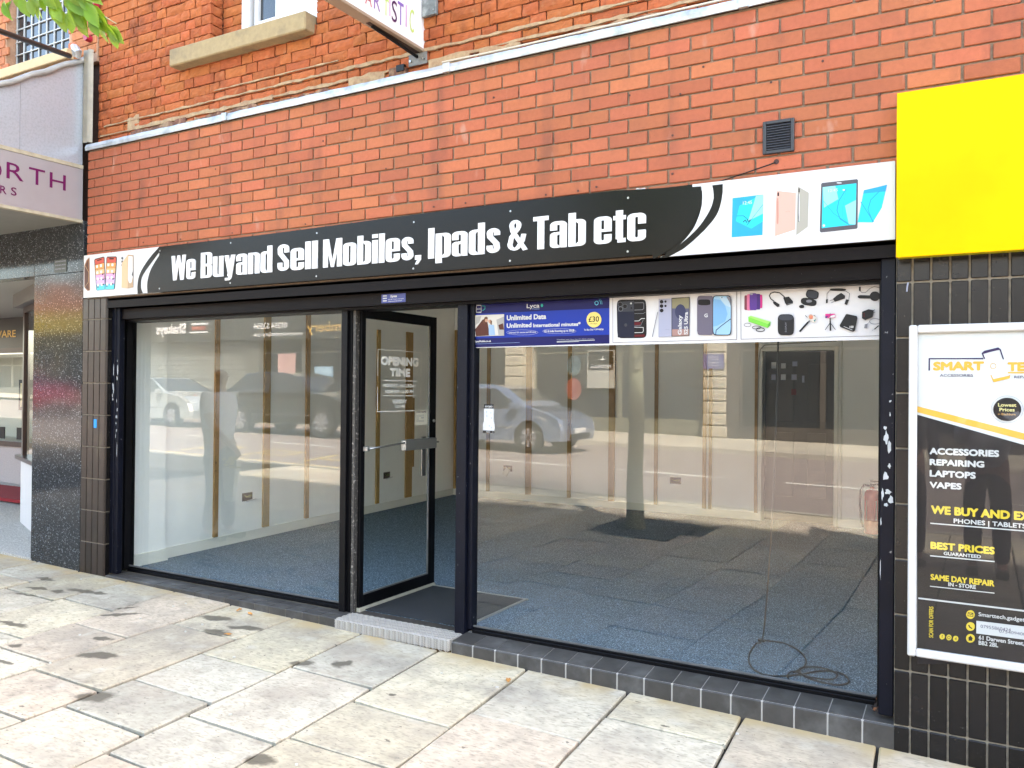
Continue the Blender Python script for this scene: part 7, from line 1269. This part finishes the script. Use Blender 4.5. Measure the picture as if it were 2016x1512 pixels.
# ================================================================== CARS (seen mirrored in the shop windows)
def car(name,x,y,L_,H,body,label,color,kind,rz=0,group='cars driving and parked on the street'):
    o=empty(name,label,'car',group=None,loc=(x,y,RZ(x,y)),rz=rz); W=.88
    if kind=='hatch': prof=[(-L_/2,.35),(-L_/2-.02,.75),(-L_/2+.08,1.0),(-L_/2+.45,H-.05),(-L_/2+.9,H),(.1,H),(.55,H-.08),(1.15,1.0),(1.6,.88),(L_/2-.08,.72),(L_/2,.5),(L_/2-.03,.26),(-L_/2+.1,.22)]
    elif kind=='suv': prof=[(-L_/2,.42),(-L_/2-.02,.85),(-L_/2+.1,1.12),(-L_/2+.75,H-.06),(-L_/2+1.3,H),(-.1,H-.02),(.35,H-.13),(1.1,1.13),(1.75,1.03),(L_/2-.08,.85),(L_/2,.6),(L_/2-.03,.32),(-L_/2+.1,.3)]
    else: prof=[(-L_/2,.4),(-L_/2,.8),(-L_/2+.3,.95),(-L_/2+1.0,H-.04),(-.5,H),(.15,H-.06),(1.0,.98),(1.7,.86),(L_/2-.1,.68),(L_/2,.45),(L_/2-.04,.24),(-L_/2+.1,.22)]
    n=len(prof); secs=[(-W,.0),(-W*.99,.0),(0,0),(W*.99,.0),(W,0)]
    m=MB(); zb=.95 if kind!='suv' else 1.08
    def half(z,w0): return w0*(1 if z<zb else 1-(z-zb)/(H-zb)*.22)
    for s_ in (-1,-.9,0,.9,1):
        for (px,pz) in prof:
            hw=half(pz,W); k=1 if abs(s_)<1 else .975
            cx=px*k if abs(s_)==1 else px; m.v.append((cx,s_*hw,pz if abs(s_)<1 else pz-(.03 if pz>zb else 0)))
    for i in range(4):
        for k in range(n): j=(k+1)%n; m.f.append((i*n+k,i*n+j,(i+1)*n+j,(i+1)*n+k))
    m.f.append(tuple(range(n))); m.f.append(tuple(range(5*n-1,4*n-1,-1)))
    bo=m.build('body',body,o)
    wr=.32 if kind!='suv' else .37; fa,ra=L_/2-.82,-L_/2+.78
    for px in (fa,ra):
        for sd in (1,-1):
            wh=MB().tube([(px,sd*(W-.20),wr),(px,sd*(W+.015),wr)],wr,24).build('wheel',mat('tyre_rubber',(.025,.025,.025),.8),o)
            MB().tube([(px,sd*(W+.01),wr),(px,sd*(W+.022),wr)],wr*.66,20).build('rim',mat('rim_dark',(.10,.10,.11),.4),wh)
            sp=MB()
            for k in range(8):
                a=2*math.pi*k/8; c=math.cos(a); s=math.sin(a); r=wr*.62; ww=.028
                y_=sd*(W+.023); sp.add([(px+c*.04-s*ww*.5,y_,wr+s*.04+c*ww*.5),(px+c*.04+s*ww*.5,y_,wr+s*.04-c*ww*.5),(px+c*r+s*ww,y_,wr+s*r-c*ww),(px+c*r-s*ww,y_,wr+s*r+c*ww)],[(0,1,2,3)])
            sp.build('spokes',mat('alloy_silver',(.75,.75,.77),.3,metal=.6),wh)
            ar=MB().tube([(px,sd*(W-.03),wr+.01),(px,sd*(W+.004),wr+.01)],wr+.045,24).build('wheel_arch',M_black,o)
    gm=mat('car_glass',(.03,.035,.04),.04,spec=.9)
    zt_=H-.09; 
    for sd in (1,-1):
        g=MB(); yb=sd*(W+.004); yt=sd*(half(zt_,W)+.006)
        xa=-L_/2+.35; xb=-L_/2+(.75 if kind=='hatch' else 1.15); xc_=.28; xd=.98 if kind!='suv' else .9
        g.add([(xa+.1,yb,zb+.03),(-.42,yb,zb+.03),(-.42,yt,zt_),(xb,yt,zt_)],[(0,1,2,3)]); g.add([(-.36,yb,zb+.03),(xd,yb,zb+.03),(xc_,yt,zt_),(-.36,yt,zt_)],[(0,1,2,3)]); g.build('side_window',gm,o)
    # windscreen sits on the body slope
    i0,i1={'hatch':(6,7),'suv':(6,7),'x':(5,6)}.get(kind,(5,6)); (ax,az),(bx,bz)=prof[i0],prof[i1]
    nx,nz=(az-bz),(bx-ax); l=math.hypot(nx,nz); nx,nz=nx/l*.008,nz/l*.008
    MB().add([(ax+nx+.03,-half(az,W)*.86,az+nz-.02),(ax+nx+.03,half(az,W)*.86,az+nz-.02),(bx+nx-.05,half(bz,W)*.88,bz+nz+.02),(bx+nx-.05,-half(bz,W)*.88,bz+nz+.02)],[(0,1,2,3)]).build('windscreen',gm,o)
    for sd in (1,-1):
        MB().prism([(L_/2-.62,.80 if kind=='hatch' else .92),(L_/2-.12,.66 if kind=='hatch' else .78),(L_/2-.02,.60 if kind=='hatch' else .7),(L_/2-.25,.56 if kind=='hatch' else .7)],lambda u,v,d:(u,sd*(W*.985+d),v),-.02,.006).build('headlight',mat('headlamp_clear',(.85,.85,.85),.15,metal=.4),o)
        MB().box(.78,sd*(W+.02)-.0,zb-.02,.98,sd*(W+.16),zb+.12,bev=.02).build('wing_mirror',body,o)
    B('number_plate',mat('plate_white',(.8,.8,.78),.4),(L_/2-.01,-.26,.42,L_/2+.012,.26,.53),o)
    B('grille',M_black,(L_/2-.04,-.5,.30,L_/2+.006,.5,.40),o)
    MB().box(-L_/2+.7,W-.002,.52,L_/2-1.2,W+.004,.545).box(-L_/2+.7,-W-.004,.52,L_/2-1.2,-W+.002,.545).build('door_trim',mat('chrome_trim',(.6,.6,.62),.2,metal=.8),o)
    return o
car('parked_car',-3.45,-12.1,4.05,1.47,mat('pale_blue_car_paint',(.24,.30,.43),.22,metal=.4,coat=1),'pale blue hatchback across the road reflected in the wide window',0,'hatch')
car('parked_car',-9.6,-12.1,4.5,1.66,mat('black_car_paint',(.02,.025,.025),.15,coat=1),'black sport utility car reflected in the window left of the door',0,'suv')
car('parked_car',-15.3,-12.2,4.3,1.45,mat('silver_car_paint',(.62,.66,.66),.2,metal=.5,coat=1),'silver car reflected at the left edge of the left window',0,'x')
car('parked_car',-22.5,-12.4,4.1,1.45,mat('red_car_paint',(.30,.01,.02),.2,coat=1),'bright red car reflected in the polished granite pier',0,'hatch')
# ================================================================== PEOPLE
def skin(name,verts,edges,m,parent,root=0,sub=2):
    me=bpy.data.meshes.new(name); me.from_pydata([v[:3] for v in verts],edges,[]); o=bpy.data.objects.new(name,me); COL.objects.link(o)
    md=o.modifiers.new('s','SKIN'); md.use_smooth_shade=True
    for i,v in enumerate(verts):
        s=me.skin_vertices[0].data[i]; s.radius=(v[3],v[4] if len(v)>4 else v[3]); s.use_root=(i==root)
    sb=o.modifiers.new('u','SUBSURF'); sb.levels=sub; sb.render_levels=sub
    dg=bpy.context.evaluated_depsgraph_get(); dg.update(); nm=bpy.data.meshes.new_from_object(o.evaluated_get(dg)); o.modifiers.clear(); o.data=nm; nm.materials.clear(); nm.materials.append(m); o.parent=parent
    for p in nm.polygons: p.use_smooth=True
    o.name=name; return o
SKIN=mat('skin',(.55,.33,.24),.5)
def person(label,x,y,rz,arms,shirt,trousers,H=1.75,hair=None,gz=None,legs=None,long_=False):
    """facing +x before the turn; arms: two lists of elbow / wrist points"""
    o=empty('person',label,'person',loc=(x,y,GZ(x) if gz is None else gz),rz=rz); k=H/1.75
    lg=legs or [((.02,.10,.92),(.06,.11,.48),(-.02,.12,.07),(.14,.13,.03)),((.0,-.10,.92),(.03,-.11,.48),(.03,-.12,.07),(.18,-.13,.03))]
    V=[(0,0,1.0,.13,.15),(0,0,1.2,.115,.15),(0,0,1.38,.12,.17),(0,0,1.47,.07,.10),(.01,0,1.52,.052),(.02,0,1.60,.075),(.02,0,1.70,.075,.07)]; E=[(0,1),(1,2),(2,3),(3,4),(4,5),(5,6)]
    def limb(pts,rad,root):
        p=root
        for q,r in zip(pts,rad): V.append((*q,r)); E.append((p,len(V)-1)); p=len(V)-1
        return p
    hands=[]
    for sd,(el,wr) in zip((1,-1),arms):
        e=limb([(0,sd*.19,1.42),el,wr],[.055,.042,.028],2); d=(Vector(wr)-Vector(el)).normalized(); pal=Vector(wr)+d*.07; V.append((*pal,.030,.018)); E.append((e,len(V)-1)); pi=len(V)-1
        s=d.cross(Vector((0,0,1))); s=s.normalized() if s.length>.1 else Vector((1,0,0))
        for f_ in range(4): 
            q=pal+s*(.027-.018*f_)+d*.03; q2=q+d*(.035+.008*(f_ in(1,2)))+Vector((0,0,-.01)); V.append((*q,.009)); E.append((pi,len(V)-1)); V.append((*q2,.008)); E.append((len(V)-2,len(V)-1))
        q=pal+s*.035-d*.01; V.append((*q,.010)); E.append((pi,len(V)-1)); V.append((*(q+d*.035+s*.012),.009)); E.append((len(V)-2,len(V)-1))
        hands.append(pal)
    for l in lg: limb([Vector(q) for q in l],[.095,.065,.042,.035],0)
    V=[tuple(c*k for c in v) for v in V]
    skin('body',V,E,SKIN,o)
    # shirt
    V2=[(0,0,.93,.155,.17),(0,0,1.1,.145,.17),(0,0,1.3,.14,.185),(0,0,1.45,.10,.13)]; E2=[(0,1),(1,2),(2,3)]
    for sd,(el,wr) in zip((1,-1),arms):
        a=(0,sd*.195,1.42); e=Vector(el); w_=Vector(wr); V2.append((*a,.072)); E2.append((2,len(V2)-1)); mid=Vector(a).lerp(e,.72); V2.append((*mid,.062)); E2.append((len(V2)-2,len(V2)-1))
        if long_: V2.append((*e,.056)); E2.append((len(V2)-2,len(V2)-1)); V2.append((*(e.lerp(w_,.9)),.040)); E2.append((len(V2)-2,len(V2)-1))
    skin('shirt',[tuple(c*k for c in v) for v in V2],E2,shirt,o)
    V3=[(0,0,.97,.15,.165),(0,0,.90,.13,.15)]; E3=[(0,1)]
    for l in lg:
        p=1
        for q,r in zip([Vector(l[0])*1-Vector((0,0,.04)),Vector(l[1]),Vector(l[2])+Vector((0,0,.02))],[.112,.085,.068]): V3.append((*q,r)); E3.append((p,len(V3)-1)); p=len(V3)-1
    skin('trousers',[tuple(c*k for c in v) for v in V3],E3,trousers,o)
    sh=MB()
    for l in lg: 
        p,q=Vector(l[2])*k,Vector(l[3])*k; sh.box(min(p.x,q.x)-.07,p.y-.05,-.005,max(p.x,q.x)+.05,p.y+.05,.075,bev=.02)
    sh.build('shoes',mat('black_shoe',(.015,.015,.015),.4),o)
    f=MB(); f.tube([(.095*k,0,1.645*k),(.118*k,0,1.625*k)],[.010,.014],8)
    for sd in (1,-1): f.tube([(.02*k,sd*.072*k,1.66*k),(.01*k,sd*.09*k,1.635*k)],[.02,.012],8)
    f.build('nose_and_ears',SKIN,o)
    e=MB()
    for sd in (1,-1): e.tube([(.083*k,sd*.030*k,1.672*k),(.092*k,sd*.030*k,1.672*k)],.008,8)
    e.box(.088*k,-.022*k,1.588*k,.094*k,.022*k,1.594*k); e.build('eyes_and_mouth',mat('dark_eye',(.05,.02,.02),.3),o)
    if hair: skin('hair',[(-.015*k,0,1.66*k,.075*k),(0.0,0,1.745*k,.07*k)],[(0,1)],hair,o)
    return o,hands
pant=mat('dark_trousers',(.03,.028,.035),.8,noise=.2,nscale=20)
check=mat('pale_checked_shirt',(.93,.93,.97),.8,noise=.25,nscale=45)
man,hd=person('bald man in pale short sleeved checked shirt reflected in the left window',-.38,-1.22,R(-8),[((.10,.24,1.16),(.32,.20,.96)),((-.12,-.25,1.16),(-.03,-.26,.92))],check,pant,1.74)
bq=empty('flower_bag','small bag of yellow flowers carried by the bald man','bag',loc=(-.02,-1.06,GZ(0)+.62))
MB().prism([(-.05,-.20),(.05,-.20),(.09,.12),(-.09,.12)],lambda u,v,d:(u,d,v),-.03,.03).build('paper_wrap',mat('cream_paper'),bq)
fm=MB()
for k in range(16): p=Vector((rt_.uniform(-.09,.09),rt_.uniform(-.05,.05),.13+rt_.uniform(-.02,.08))); fm.tube([tuple(p),tuple(p+Vector((0,0,.02)))],[.018,.022],6)
fm.build('flowers',mat('yellow_petal',(.8,.65,.08),.6),bq)
ph,hp=person('photographer in light blue shirt and dark trousers reflected in the poster case',6.32,-4.62,R(90),[((.24,.22,1.22),(.36,.06,1.50)),((.24,-.22,1.22),(.36,-.06,1.50))],mat('light_blue_shirt',(.50,.56,.68),.8,noise=.1,nscale=20),pant,1.74,hair=mat('dark_hair',(.03,.02,.015),.7),long_=True)
phn=empty('camera_phone','dark smartphone held up by the photographer','phone'); B('phone_body',M_black,(6.22,-4.188,-1.16,6.36,-4.178,-1.085+.0),phn,bev=.002)
person('dark jacketed man standing beside the photographer, reflected in poster case',5.62,-4.75,R(80),[((.14,.24,1.18),(.30,.12,1.12)),((.02,-.25,1.16),(.10,-.24,.95))],mat('dark_jacket',(.025,.025,.03),.8),pant,1.78,hair=mat('dark_hair'),long_=True)
person('shopper in a dark coat on the far pavement, reflected in granite',-27.5,-15.8,R(20),[((.05,.24,1.16),(.12,.22,.92)),((-.05,-.24,1.16),(.0,-.26,.92))],mat('dark_jacket'),pant,1.75,hair=mat('dark_hair'),gz=FZ(-27.5),long_=True)
person('shopper in a green top on the far pavement, reflected in granite',-25.9,-15.6,R(170),[((.05,.24,1.16),(.12,.22,.92)),((-.05,-.24,1.16),(.0,-.26,.92))],mat('dark_green_top',(.03,.12,.08),.8),pant,1.72,hair=mat('dark_hair'),gz=FZ(-25.9),long_=True)
# ================================================================== OPPOSITE SIDE OF THE STREET
YB=-18.5
FXZ=lambda y:(lambda u,v,d:(u,y-d,v))
def tmir(mb,body,xa,xb,z,cap,y,bold=1):
    """lettering facing the street (+y): reads from high x to low x"""
    text(mb,lambda u,v,d:(-u,y-d,v),body,-xb,-xa,z,cap,bold)
def shop(x0,x1,label,upper,front,fas,top=3.6,wins=2,glasscol=M_pane,fz=.55,fh=1.0,pil=None):
    o=empty('shop_building',label,'building'); g=FZ((x0+x1)/2)
    MB().box(x0,YB-8,fz+fh,x1,YB,top).build('upper_wall',upper,o)
    MB().box(x0,YB-.02,fz,x1,YB+.30,fz+fh).build('fascia_board',fas,o)
    MB().box(x0,YB-8,g-.3,x1,YB-.6,fz).build('shop_back',mat('dark_shop_inside',(.07,.065,.055),.8),o)
    MB().box(x0,YB-.6,g-.05,x1,YB+.0,g+.45).build('stall_riser',front,o)
    for xx in (x0,x1-.35): MB().box(xx,YB-.6,g-.05,xx+.35,YB+.12,fz).build('pilaster',pil or front,o)
    n=max(1,int((x1-x0)/2.2)); w_=(x1-x0-.7)/n
    for i in range(n):
        a=x0+.35+i*w_; f=MB().box(a,YB-.06,g+.45,a+.07,YB+.02,fz).box(a+w_-.07,YB-.06,g+.45,a+w_,YB+.02,fz).box(a+.07,YB-.06,fz-.5,a+w_-.07,YB+.02,fz-.43).build('window_frame',front,o)
        B('pane',glasscol,(a+.07,YB-.03,g+.45,a+w_-.07,YB-.02,fz),f)
    for i in range(wins):
        c=x0+(x1-x0)*(i+.5)/wins; 
        if top>3.2: f=MB().box(c-.6,YB-.02,fz+fh+.7,c+.6,YB+.05,fz+fh+.82).box(c-.55,YB-.02,fz+fh+.82,c-.47,YB+.03,fz+fh+2.2).box(c+.47,YB-.02,fz+fh+.82,c+.55,YB+.03,fz+fh+2.2).build('window_frame',mat('cream_frame',(.6,.55,.45),.6),o); B('pane',M_pane,(c-.47,YB-.01,fz+fh+.82,c+.47,YB+.012,fz+fh+2.2),f)
    return o
ston=mat('beige_sandstone',(.48,.43,.33),.85,noise=.1,nscale=3); brk=mat('red_brown_brick_front',(.42,.17,.09),.9,noise=.15,nscale=6); gry=mat('grey_shopfront',(.13,.135,.12),.6); ren=mat('pale_render_front',(.50,.50,.46),.9,noise=.08,nscale=2)  # brick front keeps one plain red-brown colour of its own
b1=shop(-46,-33.5,'stone fronted shop farthest down the street, reflected in granite',ston,gry,gry)
b2=shop(-33.5,-27.0,'brick shop with yellow fascia reflected in the granite pier',brk,mat('yellow_shopfront',(.45,.34,.02),.6),mat('yellow_shopfront'),fz=1.3,fh=.9)
b3=shop(-27.0,-18.3,'grey shuttered takeaway with white burger sign reflected in left window',ren,gry,mat('grey_green_fascia',(.045,.05,.045),.7),fz=.76,fh=1.4,glasscol=mat('roller_shutter_steel',(.25,.26,.24),.5,metal=.3))
q=MB(); tmir(q,'Shakeys',-23.75,-21.9,1.10,.42,YB+.305,1.2); q.build('sign_lettering',mat('sign_white_letter',(.9,.9,.9),.6),b3)
q=MB(); 
for a in ((-21.6,-20.6,1.42,1.50),(-21.7,-20.6,1.10,1.16)): q.add([(a[0],YB+.306,a[2]),(a[1],YB+.306,a[2]),(a[1],YB+.306,a[3]),(a[0],YB+.306,a[3])],[(0,1,2,3)])
q.build('burger_logo',mat('sign_white_letter'),b3); B('burger_filling',mat('coral_logo',(.5,.12,.08),.5),(-21.55,YB+.301,1.22,-20.75,YB+.307,1.36),b3)
for i in range(14): B('shutter_slat',mat('roller_shutter_steel'),(-24.7,YB-.015,-1.9+i*.19,-18.7,YB+.012,-1.9+i*.19+.17),b3,bev=.01)
b4=shop(-18.3,-13.2,'dark fronted estate agent with pictures reflected beside the door post',ren,gry,mat('grey_green_fascia'),fz=.72,fh=1.2)
q=MB(); tmir(q,'01254 53554',-18.05,-16.3,1.16,.22,YB+.305,1); tmir(q,'www.tyrrellsandembery.co.uk',-18.05,-15.5,.88,.15,YB+.305,.6); q.build('sign_lettering',mat('sign_white_letter'),b4)
q=MB(); tmir(q,'Embery',-15.3,-13.4,.98,.36,YB+.305,.3); q.build('gold_lettering',mat('gold_letter',(.75,.5,.15),.5),b4)
B('window_card',mat('pink_card',(.6,.38,.36),.6),(-17.05,YB+.0,-.75,-16.15,YB+.012,.25),b4); B('window_poster',mat('sky_photo',(.35,.52,.66),.6,noise=.4,nscale=3),(-15.2,YB+.0,-1.0,-14.3,YB+.012,-.28),b4); B('picture_white_board',mat('sign_white_letter'),(-13.9,YB+.0,.0,-13.5,YB+.012,.35),b4)
b5=shop(-13.2,-6.3,'dark shopfront behind the pale blue car reflected in wide window',ren,gry,mat('dark_fascia',(.06,.06,.055),.6),fz=.9,fh=.9,pil=ston)
b6=shop(-6.3,.12,'memorials shop with beige stone pillars reflected in wide window',ston,mat('olive_shopfront',(.15,.145,.10),.6),mat('dark_fascia'),fz=.55,fh=1.0,pil=ston)
def quoins(x0,x1,par):
    for i in range(9): 
        z=-2.35+i*.34; MB().box(x0-(.03 if i==0 else 0),YB-.1,z,x1+(.03 if i==0 else 0),YB+.22,z+.315,bev=.03).build('stone_block',ston,par)
quoins(-6.96,-6.31,b5); quoins(-.53,.12,b6)
mm=empty('memorials_board','framed black and white memorials board on the shopfront opposite','board')
B('board',mat('board_grey_white',(.42,.42,.38),.6),(-4.14,YB+.02,-1.0,-3.25,YB+.06,.15),mm); B('dark_half',M_black,(-4.1,YB+.06,-.45,-3.29,YB+.066,.11),mm)
q=MB(); tmir(q,'MEMORIALS',-4.02,-3.36,-.40,.10,YB+.068,.6); tmir(q,'L',-3.8,-3.6,-.15,.12,YB+.068,.6); q.build('lettering',mat('sign_white_letter'),mm)
for nm,(x,z,r_,c) in {'blue_oval_sign':(-4.6,-.32,.24,(.06,.12,.15)),'red_round_sign':(-4.6,-1.03,.26,(.28,.06,.05))}.items():
    MB().prism([(x+r_*math.cos(2*math.pi*k/20),z+r_*1.3*math.sin(2*math.pi*k/20)) for k in range(20)],FXZ(YB+.03),0,-.01).build('window_sticker',mat('st_'+nm,c,.5),b6)
bp_=empty('blue_plaque','blue information plaque on the beige stone pillar opposite','plaque'); B('plate',mat('plaque_blue',(.12,.13,.32),.4),(-.50,YB+.225,-.44,.07,YB+.25,-.02),bp_)
q=MB(); 
for i,wd in enumerate(('CHILDREN','AND FAMILY','WELLBEING','SERVICE')): tmir(q,wd,-.36,-.06,-.12-.08*i,.035,YB+.251,.6)
q.build('lettering',mat('sign_white_letter'),bp_)
shop(.12,9.5,'dark painted shop at the right end of the reflected street',ren,mat('dark_brown_front',(.07,.06,.05),.6),mat('dark_fascia'),fz=.55,fh=1.0)
shop(9.5,26,'pale rendered building opposite, behind the photographer',ren,ston,mat('dark_fascia'),fz=.55,fh=1.0)
